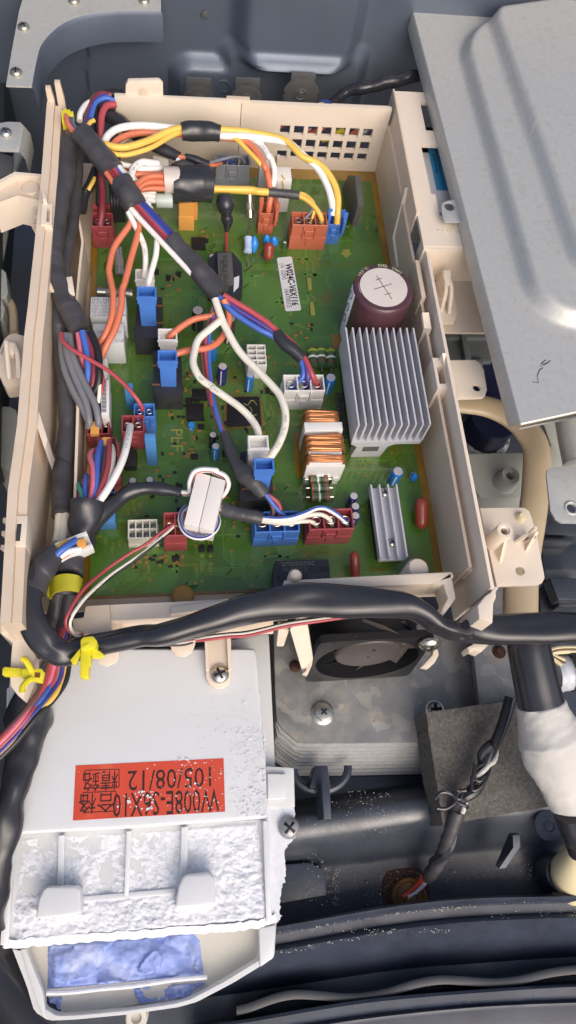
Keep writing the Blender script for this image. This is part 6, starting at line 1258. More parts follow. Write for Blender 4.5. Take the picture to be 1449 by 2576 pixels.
# white pair to the front tab plugs
o, q = wirem(A, [(V7, 125, 200, 4.2), (V7, 165, 320, 4.0), (V7, 210, 430, 3.8), (V7, 320, 625, 3.6), (V7, 470, 785, 3.5), (V7, 600, 920, 3.5), (W1, 665, 75, 3.5), (W1, 705, 200, 3.5), (W1, 700, 330, 3.4), (W1, 650, 470, 3.3), (W1, 570, 590, 3.1), (W1, 515, 650, 2.6)], .24, 'w_cream', per=8, n=12); print_on(o, q, .24, 'HVSF  TEIZJ  3TS', .68, .22)
o, q = wirem(A, [(V7, 175, 370, 3.9), (V7, 90, 440, 3.9), (V7, -10, 530, 3.9), (V6, 1195, 640, 3.9), (V6, 1188, 740, 3.9), (V6, 1245, 855, 3.8), (V6, 1340, 925, 3.7), (V7, 110, 940, 3.7), (V7, 240, 1030, 3.6), (W1, 330, 165, 3.6), (W1, 415, 250, 3.5), (W1, 475, 350, 3.4), (W1, 490, 470, 2.6)], .23, 'w_cream', per=8, n=12); print_on(o, q, .23, 'AWM 1-F- 105°C 2.0mm²', .42, .24)
def tabplug(view, ul, ur, vt, vb, zb, depth, m_, label):
    x0, x1, y0, h = frontz(view, ul, ur, vt, vb, zb); m = MB(); gridplate(lambda u, v, w: Vector((u, v, w)), (x0, x1), (y0, y0 + depth), [(x0 + .1, x1 - .1, y0 + .1, y0 + depth - .1)], h - .7, h, m); b = obj('tab_plug', m, m_, A, bev=.02, seg=1); tag(b, label)
    m = MB(); m.prism([(x0 + .08, y0 + .03, h - .68), (x1 - .08, y0 + .03, h - .68), (x1 - .1, y0 + .03, zb), (x0 + .1, y0 + .03, zb)], (0, depth - .08, 0)); obj('stem', m, m_, b, bev=.03)
    m = MB(); m.box(x0 - .04, x1 + .04, y0 - .05, y0 - .001, h - .16, h + .005); obj('collar', m, m_, b); return b
tabplug(W1, 402, 572, 508, 700, 1.6, .9, 'c_white', 'white tab plug at the front'); tabplug(W1, 452, 618, 688, 880, 1.8, .8, 'c_blue', 'blue tab plug at the front')
tabplug(V6, 895, 1055, 540, 640, 2.2, .9, 'c_white', 'white tab plug in the middle'); tabplug(V6, 893, 1055, 718, 930, 1.9, .85, 'c_blue', 'blue tab plug in the middle')
tabplug(V6, 706, 862, 40, 120, 2.2, .9, 'c_white', 'white tab plug at the back'); tabplug(V6, 720, 880, 185, 428, 1.9, .85, 'c_blue', 'blue tab plug at the back')
wirem(A, [(V7, 110, 315, 3.6), (V6, 1330, 340, 3.6), (V6, 1200, 365, 3.6), (V6, 1090, 425, 3.5), (V6, 1010, 495, 3.3), (V6, 978, 535, 2.8)], .21, 'w_orange'); wirem(A, [(V7, 190, 200, 4.0), (V7, 235, 290, 3.5), (V7, 230, 420, 3.2), (V7, 160, 545, 3.0), (V7, 60, 605, 3.1), (V6, 1180, 618, 3.3), (V6, 1040, 655, 3.3), (V6, 965, 705, 2.8)], .22, 'w_orange')
# two orange and two white wires on the left
wirem(A, [(V3, 975, 430, 5.0), (V3, 940, 540, 4.6), (V3, 830, 700, 4.2), (V3, 792, 850, 4.0), (V6, 495, 10, 3.9), (V6, 522, 160, 3.8), (V6, 512, 340, 3.6), (V6, 460, 490, 3.3), (V6, 400, 580, 2.8)], .21, 'w_orange'); wirem(A, [(V3, 1020, 460, 5.0), (V3, 1000, 600, 4.6), (V3, 950, 780, 4.3), (V3, 905, 960, 4.0), (V6, 600, 120, 3.9), (V6, 585, 280, 3.7), (V6, 540, 440, 3.5), (V6, 470, 580, 3.2), (V6, 415, 690, 2.6)], .21, 'w_orange')
o, q = wirem(A, [(V3, 930, 450, 5.0), (V3, 1000, 590, 4.6), (V3, 1045, 700, 4.2), (V3, 1055, 820, 3.9), (V3, 1045, 925, 3.2)], .19, 'w_white'); print_on(o, q, .19, 'LK  HHI  JV', .45, .2); wirem(A, [(V3, 1140, 640, 4.7), (V3, 1130, 760, 4.4), (V3, 1100, 870, 4.1), (V3, 1075, 970, 3.8), (V6, 805, 165, 3.2)], .19, 'w_white')
# ---------------------------------------------------------------- trio to the blue plug
B_ = empty('trio_harness', 'brown, red and blue wires entering a black sleeve and the blue three-way plug', 'wire harness', P(700, 1340, 1))
wirem(B_, [(V7, 105, 270, 3.9), (V6, 1300, 420, 3.4), (V6, 1258, 560, 3.0), (V6, 1262, 750, 2.8), (V6, 1300, 930, 2.7), (W1, 70, 60, 2.6), (W1, 105, 200, 2.6), (W1, 190, 385, 2.6)], .12, 'w_brown'); wirem(B_, [(V7, 150, 340, 3.8), (V6, 1310, 440, 3.4), (V6, 1286, 600, 3.0), (V6, 1305, 820, 2.8), (V6, 1340, 1050, 2.7), (W1, 130, 170, 2.6), (W1, 165, 290, 2.6), (W1, 205, 385, 2.6)], .13, 'w_red'); wirem(B_, [(V7, 120, 340, 3.7), (V6, 1318, 500, 3.2), (V6, 1316, 700, 2.9), (V6, 1335, 900, 2.8), (W1, 105, 60, 2.7), (W1, 128, 180, 2.7), (W1, 185, 380, 2.6)], .14, 'w_blue')
tape(B_, [(W1, 198, 385, 2.6), (W1, 245, 500, 2.7), (W1, 305, 640, 2.9), (W1, 380, 725, 3.1), (W1, 450, 790, 3.2), (W1, 535, 885, 2.9)], [.3, .36, .42, .55, .5, .34], name='black_sleeve')
wirem(B_, [(W1, 530, 880, 2.9), (W1, 580, 945, 2.6), (W1, 608, 1030, 2.3), (W1, 570, 1100, 2.0), (W1, 520, 1155, 1.4)], .13, 'w_brown'); wirem(B_, [(W1, 560, 890, 2.8), (W1, 630, 940, 2.5), (W1, 662, 1000, 2.3), (W1, 655, 1080, 2.0), (W1, 635, 1150, 1.4)], .15, 'w_red'); wirem(B_, [(W1, 545, 885, 2.9), (W1, 600, 960, 2.6), (W1, 660, 1030, 2.3), (W1, 720, 1085, 2.0), (W1, 765, 1145, 1.4)], .14, 'w_blue')
plug(B_, front(W3, 195, 482, 368, 452), 3, 1.35, 'c_blue', 'blue three-way plug at the front')
m = MB(); a_ = P(*W3(270, 258), 2.0); x0, x1, y0, h = front(W3, 265, 395, 262, 330); m.box(a_.x, P(*W3(398, 258), 2.0).x, a_.y - .3, a_.y, .5, 2.0); obj('locking_wing', m, 'c_blue', B_, bev=.04)
# ---------------------------------------------------------------- yellow / white top bundle
C_ = empty('top_harness', 'yellow, white and orange wires arching over the back of the board, taped together', 'wire harness', P(505, 330, 3))
def top(segs, r, m_): return wirem(C_, segs, r, m_, per=7, n=12)
top([(V1, 440, 690, 5.8), (V1, 520, 725, 5.7), (V1, 620, 742, 5.6), (V1, 740, 710, 5.5), (V1, 850, 660, 5.4), (V1, 930, 645, 5.3), (V1, 1105, 652, 5.2), (V1, 1250, 665, 5.0), (V2, -20, 705, 4.9), (U4, 600, 70, 4.6), (U4, 780, 150, 4.3), (U4, 900, 265, 4.0), (U4, 985, 410, 3.6), (U4, 1020, 560, 3.2), (U4, 1015, 720, 2.7), (U4, 1008, 850, 2.0)], .24, 'w_yellow')
o, q = top([(V1, 480, 730, 5.6), (V1, 560, 770, 5.5), (V1, 640, 778, 5.4), (V1, 760, 742, 5.3), (V1, 860, 685, 5.2), (V1, 930, 665, 5.1), (V1, 1100, 668, 5.1), (V1, 1180, 695, 4.9), (V1, 1245, 755, 4.6), (V1, 1310, 825, 4.3), (U4, 100, 150, 4.0), (U4, 190, 180, 3.7)], .17, 'w_yellow'); stripe(o, q, .17, 'w_green', -.5, .55)
o, q = top([(V1, 520, 730, 5.5), (V1, 545, 680, 5.6), (V1, 600, 645, 5.6), (V1, 700, 632, 5.5), (V1, 820, 640, 5.3), (V1, 930, 655, 5.1), (V1, 1105, 682, 5.0), (V1, 1250, 688, 4.9), (V2, -10, 716, 4.8), (U4, 560, 15, 4.6), (U4, 660, 100, 4.4), (U4, 770, 200, 4.1), (U4, 855, 330, 3.8), (U4, 920, 480, 3.4), (U4, 955, 640, 2.9), (U4, 965, 760, 2.4)], .25, 'w_white')
o, q = top([(V1, 555, 745, 5.1), (V1, 600, 700, 5.2), (V1, 680, 672, 5.1), (V1, 780, 668, 5.0), (V1, 920, 675, 4.9), (V1, 1110, 690, 4.8), (V1, 1230, 710, 4.7), (V1, 1295, 770, 4.5), (V1, 1335, 845, 4.2), (U4, 185, 210, 3.8), (U4, 222, 370, 3.3), (U4, 238, 520, 2.8), (U4, 225, 640, 2.3), (U4, 215, 715, 1.8)], .23, 'w_orange')
o, q = top([(V1, 590, 720, 4.9), (V1, 700, 660, 5.0), (V1, 850, 655, 4.9), (V1, 1105, 690, 4.7), (V1, 1230, 690, 4.7), (V1, 1310, 725, 4.6), (V1, 1355, 790, 4.4), (U4, 230, 70, 4.2), (U4, 280, 210, 3.9), (U4, 283, 330, 3.5), (U4, 262, 420, 3.1)], .21, 'w_white'); print_on(o, q, .21, '105°C  JET  HVSF', .52, .24)
tape(C_, [(V1, 912, 660, 5.1), (V1, 1000, 655, 5.1), (V1, 1108, 672, 5.0)], [.62, .64, .6], flat=.8, m_='vinyl', wob=.08)
plug(C_, front(V4, 615, 718, 462, 608), 1, 1.1, 'c_orange', 'orange two-way plug'); x0, x1, y0, h = front(V4, 715, 752, 400, 560); m = MB(); m.box(x0, x1, y0, y0 + .8, 0, h); obj('locking_wing', m, 'c_orange', C_, bev=.04)
plug(C_, front(V4, 1112, 1205, 542, 678), 1, 1.1, 'c_blue', 'blue plug at the right end of the top row'); x0, x1, y0, h = front(V4, 1205, 1248, 490, 630); m = MB(); m.box(x0, x1, y0, y0 + .8, 0, h); obj('locking_wing', m, 'c_blue', C_, bev=.04)
for k, (u, v) in enumerate(((620, 345), (735, 385), (1115, 428), (1225, 455))):
    p = P(*V4(u, v + 60), 2.2); m = MB(); m.box(p.x - .12, p.x + .2, p.y, p.y + .15, 1.2, 2.9); m.box(p.x - .12, p.x + .05, p.y - .4, p.y, 1.2, 2.6); obj('plug_ear', m, 'c_orange' if k < 2 else 'c_blue', C_, bev=.03)
# ---------------------------------------------------------------- spliced wires in the black wrap
E_ = empty('splice_bundle', 'fat black wrapped splice with clear caps on orange and white wires', 'wire splice', P(485, 470, 2.5))
m = MB(); c0, c1 = P(*U3(555, 665), 3.4), P(*U3(1000, 690), 3.2); tape(E_, [(U3, 560, 690, 3.4), (U3, 700, 690, 3.4), (U3, 860, 680, 3.3), (U3, 1005, 690, 3.2)], [1.25, 1.3, 1.32, 1.2], name='black_wrap', m_='vinyl', wob=.07, n=28)
tape(E_, [(U3, 545, 470, 3.9), (U3, 640, 520, 3.9), (U3, 780, 560, 3.8)], [.35, .7, .8], name='wrap_flap', m_='tape', wob=.12)
def cap_tube(p0, p1, r, m_, parent, name='splice_cap'):
    ax = (p1 - p0); L_ = ax.length; m = MB(); n = 28; ax = ax.normalized(); m.lathe(p0, [(r * .9, .04), (r, 0), (r, L_ * .9), (r * .92, L_), (0, L_)], n, ax); m.f = [f for f in m.f if len(f) != n or min(f) > 0]; return obj(name, m, m_, parent, ang=50)
cap_tube(P(*U3(452, 640), 3.9), P(*U3(640, 640), 3.9), .88, 'cap_clear', E_); cap_tube(P(*U3(365, 875), 3.0), P(*U3(552, 880), 3.0), .48, 'cap_frost', E_)
m = MB(); q = [P(*U3(*p), 4.3) for p in ((322, 345), (505, 395), (510, 520), (322, 505))]; m.prism(q, (0, 0, -.5)); obj('clear_tape', m, 'tape_old', E_, bev=.08)
for pts in (((-80, 500, 4.6), (60, 570, 4.5), (250, 570, 4.4), (480, 575, 4.2), (560, 580, 4.2)), ((120, 700, 4.7), (250, 610, 4.7), (380, 590, 4.6), (480, 610, 4.3), (560, 620, 4.2)), ((150, 740, 4.3), (230, 680, 4.4), (350, 660, 4.3), (480, 670, 4.1), (560, 670, 4.0)), ((170, 750, 4.0), (300, 735, 4.0), (400, 735, 3.9), (500, 735, 3.8), (560, 730, 3.8)), ((-50, 600, 4.0), (150, 690, 3.9), (300, 640, 3.8), (500, 640, 3.7))): wire(E_, U3, pts, .2, 'w_orange')
o, q = wirem(E_, [(U3, 90, 660, 4.6), (U3, 75, 580, 4.8), (U3, 110, 490, 4.9), (U3, 190, 435, 4.9), (U3, 270, 435, 4.7), (U3, 380, 450, 4.3)], .24, 'w_white'); print_on(o, q, .24, '< 1Jmm  HSC', .2, .22)
for pts in (((-60, 450, 4.8), (60, 480, 4.7), (180, 510, 4.6), (330, 510, 4.4), (420, 500, 4.2)), ((170, 790, 3.6), (260, 820, 3.4), (380, 830, 3.2), (450, 840, 3.1)), ((190, 850, 3.4), (280, 870, 3.2), (400, 880, 3.0)), ((0, 560, 4.6), (120, 640, 4.3), (200, 760, 3.7), (350, 790, 3.3))): wire(E_, U3, pts, .19, 'w_white')
wirem(E_, [(U3, 960, 735, 3.3), (U3, 1150, 745, 3.2), (U3, 1449, 752, 3.1), (U4, 100, 480, 3.1), (U4, 240, 490, 3.1)], .26, 'w_yellow'); wirem(E_, [(U3, 1000, 775, 3.0), (U3, 1200, 780, 2.9), (U4, 0, 500, 2.9), (U4, 240, 515, 2.9)], .1, 'w_yellow')
tape(E_, [(U4, 215, 490, 3.1), (U4, 390, 505, 3.05), (U4, 568, 525, 3.0)], [.3, .31, .3], name='shrink_sleeve', m_='tape', ridges=3, wob=.02)
wire(E_, U4, ((560, 525, 3.0), (660, 580, 2.9), (750, 660, 2.7), (815, 760, 2.4), (845, 860, 1.8)), .19, 'w_yellow'); wire(E_, U4, ((560, 500, 3.0), (640, 520, 2.9), (720, 590, 2.8), (750, 660, 2.6), (735, 750, 2.3), (700, 860, 1.8)), .13, 'w_yellow'); wire(E_, U4, ((620, 540, 2.8), (710, 620, 2.7), (715, 700, 2.5), (650, 780, 2.2), (560, 850, 1.8)), .1, 'w_grey')
plug(E_, front(V4, 852, 1110, 545, 718), 3, 1.25, 'c_orange', 'orange three-way plug')
# ---------------------------------------------------------------- black cable to the grey plug
G_ = empty('grey_plug_cable', 'black sleeved cable with thin wires ending in a grey plug at the back', 'cable', P(580, 430, 2))
tape(G_, [(V1, 505, 560, 4.6), (V1, 600, 610, 4.5), (V1, 700, 690, 4.4), (V1, 800, 745, 4.3), (V1, 900, 790, 4.2)], [.45, .5, .46, .42, .38], name='black_sleeve', m_='vinyl', wob=.03); tape(G_, [(U3, 690, 365, 4.1), (U3, 830, 410, 4.0), (U3, 975, 460, 3.9)], [.24, .32, .3], name='black_sleeve', m_='vinyl', wob=.03)
wire(G_, U3, ((590, 360, 4.2), (640, 370, 4.2), (700, 375, 4.1)), .16, 'w_orange'); wire(G_, U3, ((600, 400, 4.2), (650, 440, 4.1), (730, 500, 4.0)), .2, 'w_white'); wire(G_, U3, ((970, 440, 3.9), (1100, 405, 3.8), (1240, 368, 3.8), (1340, 372, 3.5), (1385, 430, 2.8)), .12, 'w_grey'); wire(G_, U3, ((970, 465, 3.9), (1040, 465, 3.6), (1110, 445, 3.0)), .13, 'w_orange'); wire(G_, U3, ((1000, 440, 3.8), (1100, 400, 3.5), (1210, 400, 3.2), (1240, 440, 2.8)), .12, 'w_navy')
plug(G_, front(V4, 297, 545, 112, 292), 3, 1.15, 'c_grey', 'grey three-way plug'); 
for k in range(4): x0, x1, y0, h = front(V4, 297, 545, 112, 292); m = MB(); xx = x0 + (x1 - x0) * k / 3; m.box(xx - .07, xx + .07, y0 + .05, y0 + .45, h - .02, h + .35); obj('plug_rib', m, 'c_grey', G_, bev=.03)
# ---------------------------------------------------------------- left black harness
L1 = empty('left_harness', 'long black taped harness lying in the left channel of the tray', 'wire harness', P(160, 1000, 0))
tape(L1, [(U2, 505, -60, 4.8), (U2, 495, 100, 4.7), (U2, 465, 280, 4.6), (U2, 432, 480, 4.5), (U2, 390, 660, 4.4), (U2, 385, 780, 4.3), (U2, 410, 900, 4.2), (U2, 465, 1080, 4.1), (U2, 530, 1200, 4.0), (U2, 590, 1310, 3.8)], [.58, .6, .6, .58, .62, .66, .66, .66, .7, .68], ridges=6, seed=9, n=24)
tape(L1, [(U2, 570, -40, 3.6), (U2, 555, 250, 3.2), (U2, 530, 500, 3.0), (U2, 480, 760, 3.0), (U2, 470, 900, 3.0), (U2, 470, 1200, 3.0)], [.5, .48, .45, .5, .5, .4], seed=12)
tape(L1, [(U2, 440, 1080, 3.2), (U2, 430, 1250, 3.0), (U2, 440, 1400, 2.6), (U2, 470, 1700, 2.0), (U2, 495, 1950, 1.6), (U2, 480, 2200, 1.4), (U2, 465, 2500, 1.3), (V8, 100, 560, 1.4), (V8, 95, 800, 1.6), (V8, 95, 955, 1.8)], [.5, .55, .5, .45, .5, .55, .58, .62, .62, .6], ridges=7, seed=15, n=24)
for du in (75, 125): wire(L1, V8, ((du + 5, 940, 1.8), (du, 1020, 1.8), (du - 4, 1090, 1.8), (du - 20, 1180, 1.9)), .27, 'w_cream')
wire(L1, V8, ((150, 1020, 1.5), (165, 1070, 1.5), (185, 1120, 1.6)), .14, 'w_yellow')
for k, pts in enumerate((((95, 505, 3.2), (100, 640, 3.0), (125, 790, 2.8), (190, 950, 2.5), (260, 1080, 2.2), (320, 1210, 1.9)), ((130, 490, 3.4), (140, 640, 3.3), (190, 800, 3.0), (250, 940, 2.7), (300, 1060, 2.4), (325, 1200, 2.0), (320, 1265, 1.6)), ((160, 490, 3.4), (180, 640, 3.3), (240, 800, 3.0), (320, 960, 2.7), (375, 1080, 2.4), (400, 1200, 2.0), (398, 1265, 1.6)), ((110, 520, 2.8), (110, 700, 2.6), (150, 880, 2.3), (230, 1040, 2.0), (300, 1150, 1.8)))): wire(L1, V6, pts, .23, 'w_grey')
for m_, r, pts in (('w_pink', .2, ((235, 480, 3.5), (250, 600, 3.2), (270, 700, 2.8), (290, 780, 2.2))), ('w_blue', .22, ((265, 465, 3.7), (300, 620, 3.4), (315, 760, 3.0), (310, 900, 2.5))), ('w_maroon', .2, ((305, 500, 3.5), (350, 640, 3.3), (368, 780, 3.0), (355, 900, 2.6), (325, 975, 2.2))), ('w_black', .23, ((335, 470, 3.7), (395, 620, 3.5), (408, 780, 3.2), (400, 900, 2.8), (355, 990, 2.3))), ('w_cream', .12, ((380, 540, 3.5), (412, 640, 3.4), (412, 800, 3.1), (410, 950, 2.7), (400, 1060, 2.3))), ('w_teal', .14, ((280, 560, 3.0), (320, 740, 2.8), (325, 880, 2.5))), ('w_red', .12, ((418, 790, 2.8), (438, 860, 2.6), (432, 950, 2.4), (412, 1020, 2.1))), ('w_orange', .12, ((370, 960, 2.2), (375, 1020, 2.0)))): wire(L1, V6, pts, r, m_)
wire(L1, V6, ((92, 480, 3.9), (105, 545, 4.0), (190, 620, 4.0), (310, 690, 3.9), (480, 790, 3.7), (610, 900, 3.4), (700, 1000, 3.1), (755, 1080, 2.6), (765, 1120, 2.1)), .13, 'w_red')
plug(L1, front(V8, 305, 490, 285, 385), 3, 1.5, 'c_red', 'red plug with an orange insert at the left')
m = MB(); q = [P(*V8(*p), 1.85) for p in ((335, 225), (350, 175), (395, 175), (408, 235), (405, 282), (332, 280))]; m.prism(q, (0, 0, -.4)); obj('orange_insert', m, 'c_amber', L1, bev=.05)
plug(L1, front(V8, 693, 868, 142, 268), 2, 1.0, 'c_blue', 'blue plug taking the thin red wire')
m = MB(); q = [P(*V6(*p), 2.3) for p in ((430, 690), (472, 690), (482, 790), (455, 870), (490, 865), (488, 1160), (425, 1160), (415, 800))]; m.prism(q, (0, 0, -2.0)); wc = obj('comb_plug', m, 'c_white', L1, bev=.04)
for k in range(8):
    p = P(*V6(448, 885 + 34 * k), 2.31); m = MB(); m.box(p.x - .14, p.x + .14, p.y - .12, p.y + .12, 2.0, 2.33); obj('cell', m, 'steel_dull', wc)
# ---- upper-left tangle
for m_, r, pts in (('w_white', .2, ((470, 505, 5.3), (430, 530, 5.4), (405, 570, 5.5), (400, 610, 5.4))), ('w_blue', .17, ((575, 505, 5.4), (530, 493, 5.5), (480, 520, 5.5), (455, 600, 5.4))), ('w_maroon', .2, ((560, 480, 5.4), (510, 475, 5.5), (465, 520, 5.4), (430, 600, 5.2))), ('w_red', .24, ((580, 525, 5.2), (535, 535, 5.3), (512, 580, 5.2), (508, 650, 4.9), (510, 760, 4.0))), ('w_brown', .18, ((520, 465, 5.3), (470, 490, 5.4), (440, 560, 5.3), (425, 640, 5.2))), ('w_black', .2, ((600, 480, 5.2), (520, 470, 5.3), (480, 540, 5.2), (490, 660, 4.8))), ('w_yellow', .15, ((475, 605, 5.6), (455, 615, 5.6), (435, 640, 5.5))), ('w_black', .3, ((620, 475, 5.0), (560, 470, 5.1), (500, 490, 5.0), (450, 560, 4.8), (430, 700, 4.6))), ('w_purple', .17, ((545, 480, 5.5), (495, 495, 5.5), (455, 560, 5.4), (435, 640, 5.3)))): wire(L1, V1, pts, r, m_)
wirem(L1, [(V1, 510, 740, 4.2), (V3, 735, 170, 3.6), (V3, 745, 300, 3.0), (V3, 740, 440, 2.5), (V3, 725, 550, 1.9)], .25, 'w_maroon')
wirem(L1, [(V3, 705, 120, 3.4), (V3, 712, 250, 3.0), (V3, 715, 400, 2.4)], .2, 'w_black'); wirem(L1, [(V3, 700, 140, 3.0), (V3, 660, 240, 2.6), (V3, 610, 330, 2.2), (V3, 590, 450, 1.8)], .35, 'vinyl'); wirem(L1, [(V3, 690, 200, 3.2), (V3, 660, 255, 3.0), (V3, 640, 290, 2.8)], .15, 'w_yellow')
for k in range(5): wire(L1, V3, ((800 + 22 * k, 250, 3.2), (810 + 20 * k, 380, 2.6), (820 + 20 * k, 520, 1.2)), .13, 'w_black')
plug(L1, front(V3, 662, 815, 555, 705), 2, 1.3, 'c_red', 'dark red plug at the upper left of the board')
for u in (668, 770): x0, x1, y0, h = front(V3, u, u + 40, 470, 640); m = MB(); m.box(x0, x1, y0 + .9, y0 + 1.1, 1.0, h); obj('plug_ear', m, 'c_red', L1, bev=.03)
# ---------------------------------------------------------------- multicolour plug wires into the black tube
R1 = empty('rainbow_harness', 'fan of thin coloured wires from a red plug into a black tube', 'wire harness', P(215, 1270, 1))
for m_, r, pts in (('w_teal', .15, ((280, 850, 2.6), (262, 770, 2.7), (238, 715, 2.4), (250, 690, 1.8), (290, 700, 1.2))), ('w_pink', .12, ((250, 850, 2.2), (258, 740, 2.2), (275, 670, 1.8), (320, 640, 1.2))), ('w_blue', .15, ((300, 850, 2.7), (290, 740, 2.8), (298, 650, 2.6), (320, 610, 2.0), (360, 610, 1.4))), ('w_orange', .13, ((320, 800, 2.2), (322, 650, 2.4), (330, 550, 2.0), (370, 520, 1.4))), ('w_pink', .17, ((330, 850, 2.8), (358, 700, 3.0), (355, 560, 2.9), (332, 470, 2.6), (350, 425, 2.3), (400, 415, 1.8))), ('w_cyan', .13, ((355, 700, 2.6), (368, 560, 2.6), (362, 470, 2.3), (385, 440, 1.9))), ('w_blue', .17, ((355, 850, 2.8), (385, 690, 3.0), (390, 540, 2.9), (400, 430, 2.6), (425, 345, 2.0))), ('w_navy', .15, ((370, 800, 2.7), (398, 640, 2.8), (410, 500, 2.6), (440, 400, 2.2))), ('w_red', .14, ((395, 720, 2.6), (425, 560, 2.6), (430, 470, 2.3), (445, 420, 1.9))), ('w_brown', .17, ((385, 760, 2.6), (440, 610, 2.8), (458, 490, 2.6), (455, 400, 2.1))), ('w_red', .17, ((375, 855, 3.0), (430, 720, 3.1), (480, 560, 3.0), (490, 430, 2.6), (492, 340, 2.0))), ('w_cream', .15, ((385, 855, 3.0), (460, 710, 3.0), (510, 560, 2.9), (525, 450, 2.6), (512, 380, 2.1)))): wire(R1, V8, pts, r, m_)
o, q = wirem(R1, [(V8, 395, 855, 3.1), (V8, 470, 750, 3.3), (V8, 550, 610, 3.4), (V8, 610, 470, 3.3), (V8, 645, 330, 3.0), (V8, 665, 215, 2.2)], .22, 'w_white'); print_on(o, q, .22, 'KH E A', .7, .2)
tape(R1, [(V8, 310, 850, 2.8), (V8, 300, 930, 2.7), (V8, 280, 1020, 2.5), (V8, 265, 1100, 2.3), (V8, 255, 1200, 2.2)], [.95, .9, .85, .8, .75], name='black_tube', m_='vinyl', wob=.12, n=24)
tape(R1, [(V8, 330, 1080, 2.3), (V8, 390, 985, 2.4), (V8, 470, 905, 2.5), (V8, 560, 830, 2.5), (V8, 650, 765, 2.5), (V8, 770, 735, 2.5), (V8, 920, 735, 2.5), (V8, 1085, 765, 2.5)], [.55, .5, .46, .42, .44, .36, .36, .34], name='black_tube', m_='vinyl', wob=.07)
m = MB(); q = [P(*V8(*p), 1.9) for p in ((388, 320), (410, 305), (548, 308), (555, 345), (572, 345), (585, 560), (585, 690), (520, 700), (400, 480))]; m.prism(q, (0, 0, -1.9)); rp = obj('long_plug', m, 'c_red', R1, bev=.05); tag(rp, 'long red plug with an amber insert')
m = MB(); q = [P(*V8(*p), 2.05) for p in ((425, 330), (435, 305), (500, 305), (500, 330), (478, 345), (470, 400), (445, 400), (440, 350))]; m.prism(q, (0, 0, -.4)); obj('amber_insert', m, 'c_amber', R1, bev=.04)
for k in range(6): p = P(*V8(530 + 5 * k, 345 + 50 * k), 1.91); m = MB(); m.box(p.x - .1, p.x + .1, p.y - .22, p.y + .22, 1.6, 1.93); obj('cell', m, 'ink', rp)
plug(R1, front(V8, 592, 780, 265, 400), 2, 1.2, 'c_red', 'red plug taking the single white wire')
m = MB(); q = [P(*V8(*p), 1.3) for p in ((470, 725), (535, 725), (540, 1000), (400, 1010), (400, 840))]; m.prism(q, (0, 0, -1.3)); bp2 = obj('header_block', m, 'c_lightblue', PCB, bev=.05)
for k in range(4): p = P(*V8(495, 745 + 45 * k), 1.31); m = MB(); m.box(p.x - .3, p.x + .25, p.y - .1, p.y + .1, 1.0, 1.33); obj('cell', m, 'ink_black', bp2)
wire(R1, V8, ((400, 830, 1.8), (440, 870, 1.7), (430, 900, 1.6), (380, 930, 1.6)), .2, 'w_orange')
# ---------------------------------------------------------------- ferrite and its wires
Fr = empty('ferrite_harness', 'white ferrite block with thin striped wires looped through it', 'ferrite harness', P(510, 1290, 1.5))
zf_ = 3.4; fq = [P(*V8(1215, 592), zf_), P(*W1(213, 768), zf_), P(*W1(115, 1185), zf_), P(*V8(1110, 1020), zf_)]
def lr(i, j, t): return fq[i].lerp(fq[j], t)
for a0, a1 in ((0, .492), (.508, 1)):
    m = MB(); m.prism([lr(0, 1, a0), lr(0, 1, a1), lr(3, 2, a1), lr(3, 2, a0)], (0, 0, -1.7)); obj('ferrite_half', m, 'ferrite_white', Fr, bev=.05)
loop1 = [(V8, 1090, 765, 2.6), (V8, 1150, 760, 2.7), (V8, 1155, 680, 3.2), (V8, 1190, 600, 3.6), (V8, 1260, 573, 3.7), (V8, 1380, 580, 3.6), (W1, 120, 690, 3.5), (W1, 205, 730, 3.4), (W1, 238, 800, 3.2), (W1, 215, 870, 2.8), (W1, 180, 910, 2.4)]
for k, (m_, dz, du) in enumerate((('w_white', 0, 0), ('w_red', -.2, 10), ('w_white', -.35, 18), ('w_cream', -.5, -6), ('w_red', -.6, 6))): wirem(Fr, [(v_, u + du * (.5 if v_ is V8 else -.6), w + du * .8, z + dz) for v_, u, w, z in loop1], .12, m_)
loop2 = [(V8, 1130, 880, 2.2), (V8, 1085, 930, 2.4), (V8, 1075, 1000, 2.6), (V8, 1110, 1090, 2.7), (V8, 1190, 1140, 2.8), (V8, 1290, 1140, 2.8), (V8, 1370, 1085, 2.7), (V8, 1400, 1010, 2.5), (V8, 1385, 940, 2.2)]
for k, (m_, s) in enumerate((('w_white', 1.0), ('w_white', .93), ('w_cream', .86), ('w_white', .8))):
    o, q = wirem(Fr, [(v_, 1240 + (u - 1240) * s, 1000 + (w - 1000) * s, z - .15 * k) for v_, u, w, z in loop2], .12, m_)
    stripe(o, q, .12, 'w_navy', 1.5, .45)
tape(Fr, [(W1, 190, 1010, 2.4), (W1, 300, 1035, 2.5), (W1, 400, 1058, 2.5), (W1, 512, 1085, 2.4)], [.42, .4, .38, .36], name='black_sleeve', wob=.04)
for du, m_ in ((0, 'w_white'), (8, 'w_red'), (16, 'w_white'), (22, 'w_cream')): wire(Fr, W1, ((120, 960 + du, 2.6), (165, 985 + du, 2.5), (215, 1005 + du, 2.4)), .11, m_)
o, q = wirem(Fr, [(W1, 505, 1078, 2.5), (W1, 620, 1090, 2.6), (W1, 750, 1080, 2.7), (W1, 860, 1045, 2.8), (W1, 960, 1003, 2.9), (W1, 1040, 1002, 2.9), (W1, 1130, 1050, 2.6), (W1, 1190, 1100, 2.2), (W1, 1225, 1140, 1.6)], .14, 'w_white'); stripe(o, q, .14, 'w_blue', 1.4, .5)
